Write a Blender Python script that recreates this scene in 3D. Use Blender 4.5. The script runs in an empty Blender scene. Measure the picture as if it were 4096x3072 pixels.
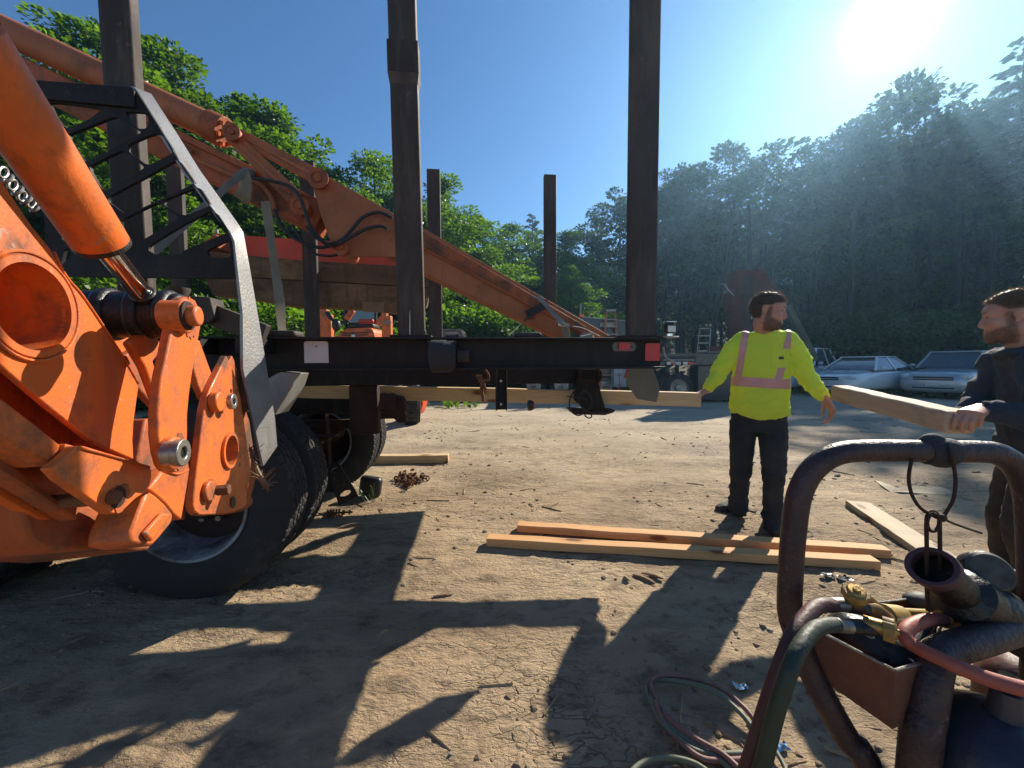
import bpy, bmesh, math, random
import numpy as np
from mathutils import Vector, Matrix, Quaternion
from mathutils.geometry import tessellate_polygon

random.seed(7)
RNG = np.random.default_rng(7)
SC = bpy.context.scene
COL = SC.collection
V = Vector
PI = math.pi

# ------------------------------------------------------------------ camera, sky, sun, exposure
CAM = V((0.0, 0.0, 1.25))
PITCH, ROLL = math.radians(3.01), math.radians(0.26)
FPX = 1540.0                                    # focal length in pixels of the 4096 px wide photo
FWD = V((0, math.cos(PITCH), -math.sin(PITCH)))
UP0 = V((0, math.sin(PITCH), math.cos(PITCH)))
RGT = V((math.cos(ROLL), 0, 0)) - UP0 * math.sin(ROLL)
UPV = V((math.sin(ROLL), 0, 0)) + UP0 * math.cos(ROLL)
cam_data = bpy.data.cameras.new("camera")
cam = bpy.data.objects.new("camera", cam_data)
COL.objects.link(cam)
cam.matrix_world = Matrix(((RGT.x, UPV.x, -FWD.x, CAM.x), (RGT.y, UPV.y, -FWD.y, CAM.y),
                           (RGT.z, UPV.z, -FWD.z, CAM.z), (0, 0, 0, 1)))
cam_data.sensor_width = 36.0
cam_data.lens = FPX / 4096 * 36.0
cam_data.clip_start = 0.02
cam_data.clip_end = 1500
SC.camera = cam

def ray(px, py):
    return FWD + RGT * ((px - 2048) / FPX) - UPV * ((py - 1536) / FPX)
def P(px, py, Y):                               # the point at depth Y seen there
    r = ray(px, py)
    return CAM + r * (Y / r.y)
def G(px, py, z=0.0):                           # the point at height z seen there
    r = ray(px, py)
    return CAM + r * ((z - CAM.z) / r.z)
def PL(px, py, n, d):                           # the point on the plane n.p = d seen there
    r = ray(px, py)
    return CAM + r * ((d - n.dot(CAM)) / n.dot(r))

SUN_DIR = ray(3560, 80).normalized()
SUN_EL = math.asin(SUN_DIR.z)
SUN_AZ = math.atan2(SUN_DIR.x, SUN_DIR.y)

world = bpy.data.worlds.new("World")
SC.world = world
world.use_nodes = True
wn, wl = world.node_tree.nodes, world.node_tree.links
wn.clear()
w_out = wn.new("ShaderNodeOutputWorld")
w_bg = wn.new("ShaderNodeBackground")
w_sky = wn.new("ShaderNodeTexSky")
w_sky.sky_type = 'NISHITA'
w_sky.sun_disc = False
w_sky.sun_elevation = SUN_EL
w_sky.sun_rotation = SUN_AZ
w_sky.air_density = 1.0
w_sky.dust_density = 0.1
w_sky.ozone_density = 3.5
w_sky.altitude = 400
w_bg.inputs['Strength'].default_value = 0.076
w_hs = wn.new('ShaderNodeHueSaturation'); w_hs.inputs['Saturation'].default_value = 1.15
wl.new(w_sky.outputs[0], w_hs.inputs['Color']); wl.new(w_hs.outputs[0], w_bg.inputs['Color'])
# the sun itself as the sky shows it: a small blown-out disc at the lamp's direction
w_tc = wn.new("ShaderNodeTexCoord")
w_dot = wn.new("ShaderNodeVectorMath"); w_dot.operation = 'DOT_PRODUCT'
w_dot.inputs[1].default_value = SUN_DIR
wl.new(w_tc.outputs['Generated'], w_dot.inputs[0])
def wmath(op, a, b=None):
    q = wn.new("ShaderNodeMath"); q.operation = op
    for k, v_ in enumerate((a, b)):
        if v_ is None: continue
        if isinstance(v_, (int, float)): q.inputs[k].default_value = v_
        else: wl.new(v_, q.inputs[k])
    return q.outputs[0]
w_t = wmath('SUBTRACT', 1.0, w_dot.outputs['Value'])
w_core = wmath('MULTIPLY', wmath('EXPONENT', wmath('MULTIPLY', w_t, -1 / 0.0004)), 5.0)
w_halo = wmath('MULTIPLY', wmath('EXPONENT', wmath('MULTIPLY', w_t, -1 / 0.0035)), 0.17)
w_sum = wmath('ADD', w_core, w_halo)
w_bg2 = wn.new("ShaderNodeBackground")
w_bg2.inputs['Color'].default_value = (1, 0.98, 0.94, 1)
wl.new(w_sum, w_bg2.inputs['Strength'])
w_add = wn.new("ShaderNodeAddShader")
wl.new(w_bg.outputs[0], w_add.inputs[0]); wl.new(w_bg2.outputs[0], w_add.inputs[1])
wl.new(w_add.outputs[0], w_out.inputs['Surface'])

sun_data = bpy.data.lights.new("sun", 'SUN')
sun_data.energy = 5.0
sun_data.angle = math.radians(0.53)
sun_data.color = (1.0, 0.92, 0.77)
sun = bpy.data.objects.new("sun", sun_data)
COL.objects.link(sun)
sun.location = SUN_DIR * 60
sun.rotation_euler = (-SUN_DIR).to_track_quat('-Z', 'Y').to_euler()

SC.view_settings.view_transform = 'Standard'
SC.view_settings.look = 'None'
SC.view_settings.gamma = 1.0
SC.view_settings.use_curve_mapping = False
SC.view_settings.exposure = 0.95
SC.render.engine = 'CYCLES'
SC.cycles.use_denoising = True
SC.cycles.max_bounces = 8
SC.cycles.diffuse_bounces = 3
SC.cycles.glossy_bounces = 3
SC.cycles.transmission_bounces = 4
SC.cycles.transparent_max_bounces = 8
SC.cycles.volume_bounces = 0
SC.cycles.sample_clamp_indirect = 4.0
SC.cycles.use_adaptive_sampling = True

# ------------------------------------------------------------------ numpy noise
def _hash(ix, iy, seed):
    h = (ix.astype(np.int64) * 374761393 + iy.astype(np.int64) * 668265263 + seed * 1274126177) & 0xffffffff
    h = ((h ^ (h >> 13)) * 1274126177) & 0xffffffff
    return ((h ^ (h >> 16)) & 0xffff) / 65535.0
def vnoise(x, y, seed=0):
    ix, iy = np.floor(x), np.floor(y)
    fx, fy = x - ix, y - iy
    fx, fy = fx * fx * (3 - 2 * fx), fy * fy * (3 - 2 * fy)
    a = _hash(ix, iy, seed); b = _hash(ix + 1, iy, seed); c = _hash(ix, iy + 1, seed); d = _hash(ix + 1, iy + 1, seed)
    return (a * (1 - fx) + b * fx) * (1 - fy) + (c * (1 - fx) + d * fx) * fy
def fbm(x, y, oct=4, seed=0, gain=0.5):
    s, a, t = 0, 1.0, 0
    for o in range(oct):
        s = s + a * vnoise(x * 2 ** o + 17.3 * o, y * 2 ** o - 9.1 * o, seed + o)
        t += a; a *= gain
    return s / t

# ------------------------------------------------------------------ materials
def _new(name):
    m = bpy.data.materials.new(name); m.use_nodes = True
    nt = m.node_tree; nt.nodes.clear()
    out = nt.nodes.new("ShaderNodeOutputMaterial")
    return m, nt.nodes, nt.links, out
def c4(c): return (c[0], c[1], c[2], 1.0)
def coords(n, l, scale=(1, 1, 1)):
    tc = n.new("ShaderNodeTexCoord")
    oi = n.new("ShaderNodeObjectInfo")
    mul = n.new("ShaderNodeVectorMath"); mul.operation = 'MULTIPLY_ADD'
    l.new(tc.outputs['Object'], mul.inputs[0])
    mul.inputs[1].default_value = scale
    sc = n.new("ShaderNodeMath"); sc.operation = 'MULTIPLY'; sc.inputs[1].default_value = 37.0
    l.new(oi.outputs['Random'], sc.inputs[0])
    l.new(sc.outputs[0], mul.inputs[2])
    return mul.outputs[0]
def noise(n, l, vec, scale, detail=5, rough=0.6, dist=0.0):
    t = n.new("ShaderNodeTexNoise")
    t.inputs['Scale'].default_value = scale
    t.inputs['Detail'].default_value = detail
    t.inputs['Roughness'].default_value = rough
    t.inputs['Distortion'].default_value = dist
    l.new(vec, t.inputs['Vector'])
    return t.outputs['Fac']
def ramp(n, l, fac, stops):
    r = n.new("ShaderNodeValToRGB")
    e = r.color_ramp.elements
    while len(e) < len(stops): e.new(0.5)
    for k, (p, c) in enumerate(stops):
        e[k].position = p; e[k].color = c4(c) if len(c) == 3 else c
    l.new(fac, r.inputs[0])
    return r.outputs[0]
def mixc(n, l, fac, a, b, mode='MIX'):
    m = n.new("ShaderNodeMix"); m.data_type = 'RGBA'; m.blend_type = mode
    if isinstance(fac, (int, float)): m.inputs[0].default_value = fac
    else: l.new(fac, m.inputs[0])
    for s, i in ((a, 6), (b, 7)):
        if isinstance(s, tuple): m.inputs[i].default_value = c4(s)
        else: l.new(s, m.inputs[i])
    return m.outputs[2]

def MAT(name, c1, c2=None, c3=None, scale=6.0, rough=0.6, metal=0.0, bump=0.15, bscale=60.0, mask=(0.58, 0.72),
        mscale=3.0, stretch=(1, 1, 1), spec=0.4, coat=0.0, rough2=None, translucent=None, chips=None, streak=None):
    """two-tone surface with patches of wear c3 (dirt, rust, scratches) and fine relief"""
    m, n, l, out = _new(name)
    b = n.new("ShaderNodeBsdfPrincipled")
    vec = coords(n, l, stretch)
    f1 = noise(n, l, vec, scale, 6, 0.65)
    col = ramp(n, l, f1, [(0.32, c1), (0.68, c2 or tuple(x * 0.8 for x in c1))])
    rv = ramp(n, l, f1, [(0.3, (rough * 0.85,) * 3), (0.7, (min(1, rough * 1.15),) * 3)])
    if c3:
        f2 = noise(n, l, vec, mscale, 8, 0.72, 0.3)
        k = ramp(n, l, f2, [(mask[0], (0, 0, 0)), (mask[1], (1, 1, 1))])
        col = mixc(n, l, k, col, c3)
        rv = mixc(n, l, k, rv, ((rough2 or min(1, rough + 0.25)),) * 3)
    if streak:                                   # run-down dust and soot
        vs_ = coords(n, l, (9, 9, 1.1))
        fs_ = noise(n, l, vs_, 2.2, 6, 0.7, 0.2)
        ks = ramp(n, l, fs_, [(0.50, (0, 0, 0)), (0.72, (0.75, 0.75, 0.75))])
        col = mixc(n, l, ks, col, streak)
    if chips:                                    # small scuffs and bare flecks
        fc_ = noise(n, l, vec, mscale * 4.5, 5, 0.8, 1.2)
        kc_ = ramp(n, l, fc_, [(0.635, (0, 0, 0)), (0.66, (1, 1, 1))])
        col = mixc(n, l, kc_, col, chips)
    l.new(col, b.inputs['Base Color'])
    l.new(rv, b.inputs['Roughness'])
    b.inputs['Metallic'].default_value = metal
    b.inputs['Specular IOR Level'].default_value = spec
    if coat:
        b.inputs['Coat Weight'].default_value = coat; b.inputs['Coat Roughness'].default_value = 0.12
    if bump:
        fb = noise(n, l, vec, bscale, 4, 0.6)
        bm_ = n.new("ShaderNodeBump"); bm_.inputs['Strength'].default_value = bump; bm_.inputs['Distance'].default_value = 0.01
        l.new(fb, bm_.inputs['Height']); l.new(bm_.outputs[0], b.inputs['Normal'])
    sh = b.outputs[0]
    if translucent:
        t = n.new("ShaderNodeBsdfTranslucent"); l.new(col, t.inputs[0])
        mx = n.new("ShaderNodeMixShader"); mx.inputs[0].default_value = translucent
        l.new(sh, mx.inputs[1]); l.new(t.outputs[0], mx.inputs[2]); sh = mx.outputs[0]
    l.new(sh, out.inputs['Surface'])
    return m

def wood_mat(name, a, b_, knot=(0.16, 0.07, 0.03), grime=(0.25, 0.2, 0.15), gm=(0.62, 0.8)):
    """sawn timber, grain along local X"""
    m, n, l, out = _new(name)
    b = n.new("ShaderNodeBsdfPrincipled")
    vec = coords(n, l, (0.35, 6.0, 6.0))
    g = noise(n, l, vec, 9.0, 5, 0.6, 1.2)
    col = ramp(n, l, g, [(0.3, a), (0.55, tuple(0.5 * (x + y) for x, y in zip(a, b_))), (0.72, b_)])
    vk = coords(n, l, (1.7, 5.0, 5.0))
    sp_ = n.new("ShaderNodeSeparateXYZ"); l.new(vk, sp_.inputs[0])
    ad_ = n.new("ShaderNodeMath"); ad_.operation = 'ADD'; l.new(sp_.outputs[1], ad_.inputs[0]); l.new(sp_.outputs[2], ad_.inputs[1])
    cb_ = n.new("ShaderNodeCombineXYZ"); l.new(sp_.outputs[0], cb_.inputs[0]); l.new(ad_.outputs[0], cb_.inputs[1])
    vo = n.new("ShaderNodeTexVoronoi"); vo.voronoi_dimensions = '2D'; vo.inputs['Scale'].default_value = 1.0; vo.inputs['Randomness'].default_value = 1.0
    l.new(cb_.outputs[0], vo.inputs['Vector'])
    kk = ramp(n, l, vo.outputs['Distance'], [(0.07, (1, 1, 1)), (0.12, (0.25, 0.25, 0.25)), (0.24, (0, 0, 0))])
    col = mixc(n, l, kk, col, knot)
    vec2 = coords(n, l, (1, 1, 1))
    gr = noise(n, l, vec2, 4.0, 8, 0.75)
    gk = ramp(n, l, gr, [(gm[0], (0, 0, 0)), (gm[1], (0.8, 0.8, 0.8))])
    col = mixc(n, l, gk, col, grime)
    l.new(col, b.inputs['Base Color'])
    b.inputs['Roughness'].default_value = 0.75
    b.inputs['Specular IOR Level'].default_value = 0.25
    bm_ = n.new("ShaderNodeBump"); bm_.inputs['Strength'].default_value = 0.25; bm_.inputs['Distance'].default_value = 0.004
    l.new(g, bm_.inputs['Height']); l.new(bm_.outputs[0], b.inputs['Normal'])
    l.new(b.outputs[0], out.inputs['Surface'])
    return m

def leaf_mat(name, a, b_, c, trans=0.45, rough=0.42, spec=0.5, vary=(0.8, 1.15)):
    """each leaf takes its own green; light shines through"""
    m, n, l, out = _new(name)
    geo = n.new("ShaderNodeNewGeometry")
    oi = n.new("ShaderNodeObjectInfo")
    col = ramp(n, l, geo.outputs['Random Per Island'], [(0.0, a), (0.5, b_), (1.0, c)])
    hsv = n.new("ShaderNodeHueSaturation")
    mr = n.new("ShaderNodeMapRange"); mr.inputs['To Min'].default_value = vary[0]; mr.inputs['To Max'].default_value = vary[1]
    l.new(oi.outputs['Random'], mr.inputs['Value']); l.new(mr.outputs[0], hsv.inputs['Value'])
    l.new(col, hsv.inputs['Color'])
    d = n.new("ShaderNodeBsdfPrincipled"); d.inputs['Roughness'].default_value = rough
    d.inputs['Specular IOR Level'].default_value = spec
    l.new(hsv.outputs[0], d.inputs['Base Color'])
    t = n.new("ShaderNodeBsdfTranslucent")
    tcol = mixc(n, l, 1.0, hsv.outputs[0], (1.5, 1.7, 0.45), 'MULTIPLY')
    l.new(tcol, t.inputs[0])
    mx = n.new("ShaderNodeMixShader"); mx.inputs[0].default_value = trans
    l.new(d.outputs[0], mx.inputs[1]); l.new(t.outputs[0], mx.inputs[2])
    l.new(mx.outputs[0], out.inputs['Surface'])
    return m

def glass_mat(name, tint=(0.02, 0.03, 0.035), rough=0.04):
    m, n, l, out = _new(name)
    b = n.new("ShaderNodeBsdfPrincipled")
    vec = coords(n, l)
    f = noise(n, l, vec, 2.0, 3)
    col = ramp(n, l, f, [(0.3, tint), (0.7, tuple(x * 1.6 for x in tint))])
    l.new(col, b.inputs['Base Color'])
    b.inputs['Roughness'].default_value = rough
    b.inputs['Specular IOR Level'].default_value = 0.9
    l.new(b.outputs[0], out.inputs['Surface'])
    return m

ORANGE = MAT("orange_paint", (0.68, 0.142, 0.020), (0.52, 0.098, 0.014), (0.15, 0.06, 0.03), scale=5.0, rough=0.5, bump=0.14,
             bscale=120, mask=(0.50, 0.66), mscale=6, spec=0.4, coat=0.06, chips=(0.34, 0.20, 0.15), streak=(0.28, 0.10, 0.045))
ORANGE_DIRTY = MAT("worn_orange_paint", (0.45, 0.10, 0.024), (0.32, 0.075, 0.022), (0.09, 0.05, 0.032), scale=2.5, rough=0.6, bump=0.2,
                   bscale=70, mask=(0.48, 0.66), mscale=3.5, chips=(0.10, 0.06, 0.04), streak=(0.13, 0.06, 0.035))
ORANGE_FADED = MAT("faded_orange_paint", (0.42, 0.125, 0.042), (0.31, 0.09, 0.034), (0.13, 0.06, 0.034), scale=2.0, rough=0.6, bump=0.15,
                   bscale=70, mask=(0.52, 0.72), mscale=3.0, chips=(0.12, 0.065, 0.04), streak=(0.20, 0.085, 0.04))
RED_ORANGE = MAT("red_orange_paint", (0.62, 0.06, 0.015), (0.5, 0.05, 0.015), (0.2, 0.06, 0.03), scale=2.0, rough=0.45, bump=0.05, mask=(0.66, 0.78))
BLACK_STEEL = MAT("black_steel", (0.019, 0.014, 0.014), (0.011, 0.009, 0.010), (0.055, 0.03, 0.02), scale=4, rough=0.62, bump=0.2, bscale=80, mask=(0.56, 0.8), mscale=4, spec=0.22, chips=(0.06, 0.032, 0.02), streak=(0.034, 0.026, 0.022))
POST_STEEL = MAT("weathered_post_steel", (0.062, 0.048, 0.041), (0.038, 0.030, 0.028), (0.12, 0.085, 0.065), scale=3, rough=0.7, bump=0.25, bscale=60, mask=(0.52, 0.76), mscale=2.6, stretch=(1, 1, 0.5), spec=0.22, chips=(0.15, 0.09, 0.06), streak=(0.105, 0.085, 0.07))
GREY_STEEL = MAT("scuffed_grey_steel", (0.27, 0.265, 0.26), (0.17, 0.17, 0.175), (0.33, 0.20, 0.12), scale=7, rough=0.42, bump=0.2, bscale=90, mask=(0.58, 0.70), mscale=9, metal=0.35, chips=(0.10, 0.075, 0.06), streak=(0.20, 0.17, 0.14))
RUST = MAT("rusty_steel", (0.17, 0.068, 0.028), (0.10, 0.042, 0.02), (0.055, 0.03, 0.02), scale=9, rough=0.85, bump=0.4, bscale=120)
DARK_RUST = MAT("dark_rusty_steel", (0.042, 0.020, 0.014), (0.025, 0.013, 0.011), (0.09, 0.04, 0.02), scale=6, rough=0.75, bump=0.25, bscale=90, mask=(0.56, 0.74), mscale=6, spec=0.25)
CHROME = MAT("chromed_rod", (0.72, 0.71, 0.69), (0.66, 0.65, 0.63), rough=0.10, metal=1.0, bump=0.0, scale=14)
BARE = MAT("bare_bolt_steel", (0.34, 0.32, 0.29), (0.22, 0.20, 0.18), (0.12, 0.07, 0.04), scale=18, rough=0.4, metal=0.8, bump=0.2, mask=(0.55, 0.7), mscale=14)
GREASE = MAT("black_grease", (0.012, 0.010, 0.010), (0.020, 0.017, 0.015), (0.10, 0.072, 0.055), scale=12, rough=0.42, bump=0.4, bscale=60, mask=(0.70, 0.80), mscale=10)
RUBBER = MAT("tyre_rubber", (0.024, 0.022, 0.022), (0.036, 0.033, 0.031), (0.095, 0.08, 0.065), scale=8, rough=0.85, bump=0.2, bscale=120, mask=(0.54, 0.8), mscale=4, spec=0.25)
BLACK_RUBBER = MAT("black_hose_rubber", (0.014, 0.014, 0.015), (0.025, 0.024, 0.024), (0.08, 0.065, 0.05), scale=14, rough=0.5, bump=0.15, mask=(0.62, 0.8), mscale=10)
RIM_WHITE = MAT("dusty_rim_with_shade", (0.27, 0.27, 0.28), (0.19, 0.185, 0.18), (0.06, 0.04, 0.03), scale=5, rough=0.6, bump=0.15, mask=(0.44, 0.64), mscale=5, chips=(0.10, 0.05, 0.035))  # rim white darkened and dirt mask widened for the shade inside the wheel
PLASTIC_BLACK = MAT("black_plastic", (0.018, 0.018, 0.019), (0.027, 0.026, 0.026), (0.07, 0.06, 0.05), scale=8, rough=0.4, bump=0.08, mask=(0.6, 0.8))
FLAP = MAT("grey_mud_flap_sheet", (0.20, 0.18, 0.14), (0.15, 0.135, 0.11), (0.27, 0.22, 0.13), scale=4, rough=0.55, bump=0.08, translucent=0.35)
LABEL_WHITE = MAT("white_plate", (0.62, 0.57, 0.56), (0.55, 0.5, 0.5), (0.3, 0.24, 0.2), scale=4, rough=0.5, bump=0.03, mask=(0.7, 0.8))
RED_LENS = MAT("red_reflector", (0.55, 0.02, 0.025), (0.45, 0.015, 0.02), rough=0.2, bump=0.25, bscale=220, spec=0.6)
AMBER = MAT("amber_lens", (0.9, 0.25, 0.01), (0.8, 0.2, 0.01), rough=0.2, bump=0.1, translucent=0.4)
STRAP_GREY = MAT("grey_webbing", (0.20, 0.205, 0.20), (0.15, 0.15, 0.15), (0.10, 0.085, 0.07), scale=10, rough=0.8, bump=0.3, bscale=240)
STRAP_TAN = MAT("tan_webbing", (0.27, 0.22, 0.15), (0.20, 0.165, 0.12), rough=0.85, bump=0.3, bscale=240)
STRAP_BLACK = MAT("black_webbing", (0.02, 0.02, 0.024), (0.032, 0.032, 0.036), rough=0.8, bump=0.4, bscale=240)
MUDDY = MAT("mud_caked_steel", (0.15, 0.085, 0.040), (0.085, 0.050, 0.027), (0.24, 0.155, 0.085), scale=3, rough=0.9, bump=0.7, bscale=25, mask=(0.5, 0.7), mscale=2.2, stretch=(0.5, 0.5, 1.5), streak=(0.06, 0.036, 0.02))
PINE = wood_mat("fresh_sawn_pine", (0.60, 0.44, 0.25), (0.47, 0.30, 0.145))
PINE_ORANGE = wood_mat("orange_sawn_wood", (0.62, 0.36, 0.17), (0.50, 0.24, 0.085))
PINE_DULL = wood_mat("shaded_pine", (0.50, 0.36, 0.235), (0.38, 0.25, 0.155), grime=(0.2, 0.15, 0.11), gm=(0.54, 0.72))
PINE_GREY = wood_mat("dusty_plank", (0.46, 0.35, 0.22), (0.36, 0.27, 0.17))
BARK_CHIP = MAT("splintered_wood", (0.16, 0.10, 0.055), (0.24, 0.16, 0.09), rough=0.9, bump=0.4, scale=12)
CARD = MAT("flattened_board", (0.36, 0.29, 0.19), (0.28, 0.225, 0.15), (0.12, 0.09, 0.06), rough=0.85, bump=0.2, scale=5, mask=(0.55, 0.7))
BRASS = MAT("brass", (0.38, 0.23, 0.075), (0.26, 0.15, 0.05), (0.10, 0.06, 0.03), scale=14, rough=0.42, metal=0.7, bump=0.2, mask=(0.5, 0.68), mscale=14)
BRASS_KNOB = MAT("painted_valve_knob", (0.34, 0.19, 0.045), (0.24, 0.13, 0.035), (0.08, 0.05, 0.028), scale=18, rough=0.55, bump=0.3, mask=(0.5, 0.66), mscale=16)
YELLOW_TUBE = MAT("yellow_torch_body", (0.42, 0.30, 0.08), (0.32, 0.22, 0.06), (0.14, 0.10, 0.05), scale=8, rough=0.5, bump=0.15, mask=(0.54, 0.7), mscale=10)
HOSE_RED = MAT("red_gas_hose", (0.085, 0.022, 0.024), (0.055, 0.015, 0.018), (0.075, 0.05, 0.04), scale=9, rough=0.55, bump=0.25, mask=(0.48, 0.7), mscale=9)
HOSE_PINK = MAT("sun_bleached_red_hose", (0.36, 0.085, 0.055), (0.27, 0.065, 0.045), (0.20, 0.10, 0.07), scale=9, rough=0.55, bump=0.15, mask=(0.54, 0.76), mscale=8)
HOSE_GREEN = MAT("green_gas_hose", (0.020, 0.036, 0.023), (0.015, 0.026, 0.018), (0.075, 0.065, 0.045), scale=9, rough=0.55, bump=0.25, mask=(0.48, 0.7), mscale=8)
PIPE = MAT("worn_cart_pipe", (0.055, 0.030, 0.030), (0.032, 0.020, 0.023), (0.16, 0.10, 0.075), scale=26, rough=0.45, bump=0.35, bscale=110, mask=(0.60, 0.68), mscale=30, metal=0.2)
TRAY = MAT("rusty_tray_sheet", (0.15, 0.052, 0.027), (0.10, 0.038, 0.022), (0.05, 0.025, 0.02), scale=6, rough=0.6, bump=0.2, bscale=80, mask=(0.5, 0.7), mscale=5)
BOTTLE_SKY_SHEEN = MAT("sky_sheen_gas_cylinder", (0.02, 0.035, 0.075), (0.03, 0.03, 0.04), (0.07, 0.04, 0.03), scale=7, rough=0.3, bump=0.2, mask=(0.54, 0.72), mscale=6)  # blue is the sky's reflection painted into a dark cylinder's colour
BOTTLE_BROWN = MAT("brown_gas_cylinder", (0.15, 0.05, 0.03), (0.11, 0.04, 0.027), (0.06, 0.035, 0.03), scale=5, rough=0.45, bump=0.15, mask=(0.56, 0.75), mscale=6)
CLEAR_GREY = MAT("grey_gauge_face", (0.10, 0.096, 0.085), (0.065, 0.062, 0.058), (0.03, 0.028, 0.026), rough=0.6, bump=0.15, spec=0.2, mask=(0.5, 0.7), mscale=12)
def skin_mat(name, hair):
    """skin tones, with the hair colour growing in where the mesh carries hair (attribute)"""
    m = MAT(name, (0.46, 0.245, 0.175), (0.38, 0.185, 0.13), (0.40, 0.16, 0.115), rough=0.5, bump=0.12, bscale=220, spec=0.35, scale=16, mask=(0.5, 0.7), mscale=9)
    n, l = m.node_tree.nodes, m.node_tree.links
    b = next(x for x in n if x.type == 'BSDF_PRINCIPLED')
    src = b.inputs['Base Color'].links[0].from_socket
    at = n.new("ShaderNodeAttribute"); at.attribute_name = "hairy"
    vec = coords(n, l); f = noise(n, l, vec, 240.0, 3, 0.7)
    k = n.new("ShaderNodeMath"); k.operation = 'MULTIPLY'
    rr = ramp(n, l, f, [(0.30, (0.35, 0.35, 0.35)), (0.55, (1, 1, 1))])
    l.new(at.outputs['Fac'], k.inputs[0]); l.new(rr, k.inputs[1])
    c = mixc(n, l, k.outputs[0], src, hair)
    l.new(c, b.inputs['Base Color'])
    b.inputs['Subsurface Weight'].default_value = 0.0
    return m
SKIN = skin_mat("skin", (0.045, 0.028, 0.018)); SKIN_FAIR = skin_mat("fair_skin", (0.10, 0.058, 0.032))
HAIR = MAT("brown_hair", (0.13, 0.08, 0.045), (0.08, 0.05, 0.03), rough=0.4, bump=0.9, bscale=260, scale=40, stretch=(1, 1, 0.4), translucent=0.45, spec=0.6)
HAIR_GINGER = MAT("light_brown_hair", (0.20, 0.12, 0.06), (0.13, 0.075, 0.04), rough=0.4, bump=0.9, bscale=260, scale=40, translucent=0.45, spec=0.6)
HIVIS = MAT("hi_vis_yellow_cloth", (0.78, 0.92, 0.075), (0.70, 0.86, 0.06), (0.36, 0.42, 0.09), scale=7, rough=0.85, bump=0.3, bscale=30, mask=(0.62, 0.82), mscale=4.5, translucent=0.3)
TAPE = MAT("pinkish_reflective_tape", (0.60, 0.30, 0.27), (0.52, 0.26, 0.24), (0.3, 0.16, 0.15), scale=12, rough=0.5, bump=0.12, mask=(0.66, 0.8), mscale=12)
TROUSER = MAT("black_work_trousers", (0.020, 0.021, 0.026), (0.013, 0.014, 0.018), (0.045, 0.04, 0.036), scale=5, rough=0.9, bump=0.35, bscale=26, mask=(0.6, 0.8))
TROUSER_BROWN = MAT("dark_brown_trousers", (0.045, 0.032, 0.026), (0.03, 0.022, 0.02), (0.08, 0.06, 0.045), scale=5, rough=0.9, bump=0.35, bscale=26)
HOODIE = MAT("dark_navy_hoodie", (0.028, 0.034, 0.052), (0.020, 0.024, 0.040), (0.05, 0.05, 0.06), scale=6, rough=0.95, bump=0.4, bscale=30, mask=(0.6, 0.85))
BOOT = MAT("dusty_black_boot", (0.022, 0.020, 0.019), (0.035, 0.03, 0.027), (0.10, 0.08, 0.06), scale=9, rough=0.7, bump=0.3, mask=(0.52, 0.75), mscale=7)
EYE_WHITE = MAT("eye_white", (0.26, 0.22, 0.20), rough=0.35, bump=0)
IRIS = MAT("brown_iris", (0.03, 0.018, 0.012), rough=0.1, bump=0)
CAR_WHITE = MAT("white_car_paint", (0.62, 0.64, 0.66), (0.58, 0.60, 0.62), rough=0.25, bump=0.0, coat=0.8)
CAR_SILVER = MAT("silver_car_paint", (0.36, 0.40, 0.42), (0.32, 0.36, 0.38), rough=0.3, metal=0.3, bump=0.0, coat=0.8)
CAR_DARK = MAT("dark_truck_paint", (0.018, 0.022, 0.032), (0.014, 0.018, 0.025), (0.05, 0.045, 0.04), rough=0.3, bump=0.03, coat=0.5, mask=(0.64, 0.8))
GLASS = glass_mat("car_glass", (0.03, 0.045, 0.055))
TRIM = MAT("black_trim", (0.015, 0.015, 0.016), (0.022, 0.022, 0.022), rough=0.5, bump=0.05)
LAMP_CLEAR = MAT("clear_lamp_lens", (0.6, 0.62, 0.62), (0.5, 0.52, 0.53), rough=0.12, bump=0.05, spec=0.7)
CRANE_RED = MAT("red_crane_paint", (0.125, 0.024, 0.015), (0.085, 0.017, 0.012), (0.04, 0.02, 0.014), scale=2, rough=0.75, bump=0.1, mask=(0.5, 0.7), spec=0.15, streak=(0.05, 0.022, 0.015))
SIGN_GREEN = MAT("faded_boom_lettering_plate", (0.085, 0.10, 0.065), (0.07, 0.085, 0.055), rough=0.7, bump=0.05, spec=0.2)
BARK = MAT("tree_bark", (0.085, 0.068, 0.052), (0.05, 0.04, 0.032), (0.13, 0.12, 0.10), scale=3, rough=0.95, bump=0.8, bscale=14, stretch=(2, 2, 0.4), mask=(0.6, 0.75))
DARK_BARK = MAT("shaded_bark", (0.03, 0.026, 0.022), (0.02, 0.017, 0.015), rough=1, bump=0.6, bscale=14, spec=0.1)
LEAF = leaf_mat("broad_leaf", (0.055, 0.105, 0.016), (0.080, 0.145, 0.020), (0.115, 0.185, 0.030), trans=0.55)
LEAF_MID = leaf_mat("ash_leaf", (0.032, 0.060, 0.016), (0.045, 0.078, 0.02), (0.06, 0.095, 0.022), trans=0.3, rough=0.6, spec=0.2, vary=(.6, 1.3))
LEAF_DARK = leaf_mat("shade_darkened_leaf", (0.022, 0.050, 0.018), (0.032, 0.066, 0.022), (0.045, 0.085, 0.025), trans=0.22, rough=0.6, spec=0.2, vary=(.55, 1.3))  # albedo lowered so backlit crowns and bushes look shaded
NEEDLE = leaf_mat("conifer_needle", (0.020, 0.046, 0.018), (0.028, 0.062, 0.022), (0.04, 0.08, 0.03), trans=0.2)
GRASSM = leaf_mat("weed_leaf", (0.05, 0.10, 0.02), (0.075, 0.13, 0.03), (0.11, 0.16, 0.045), trans=0.4)

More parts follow.
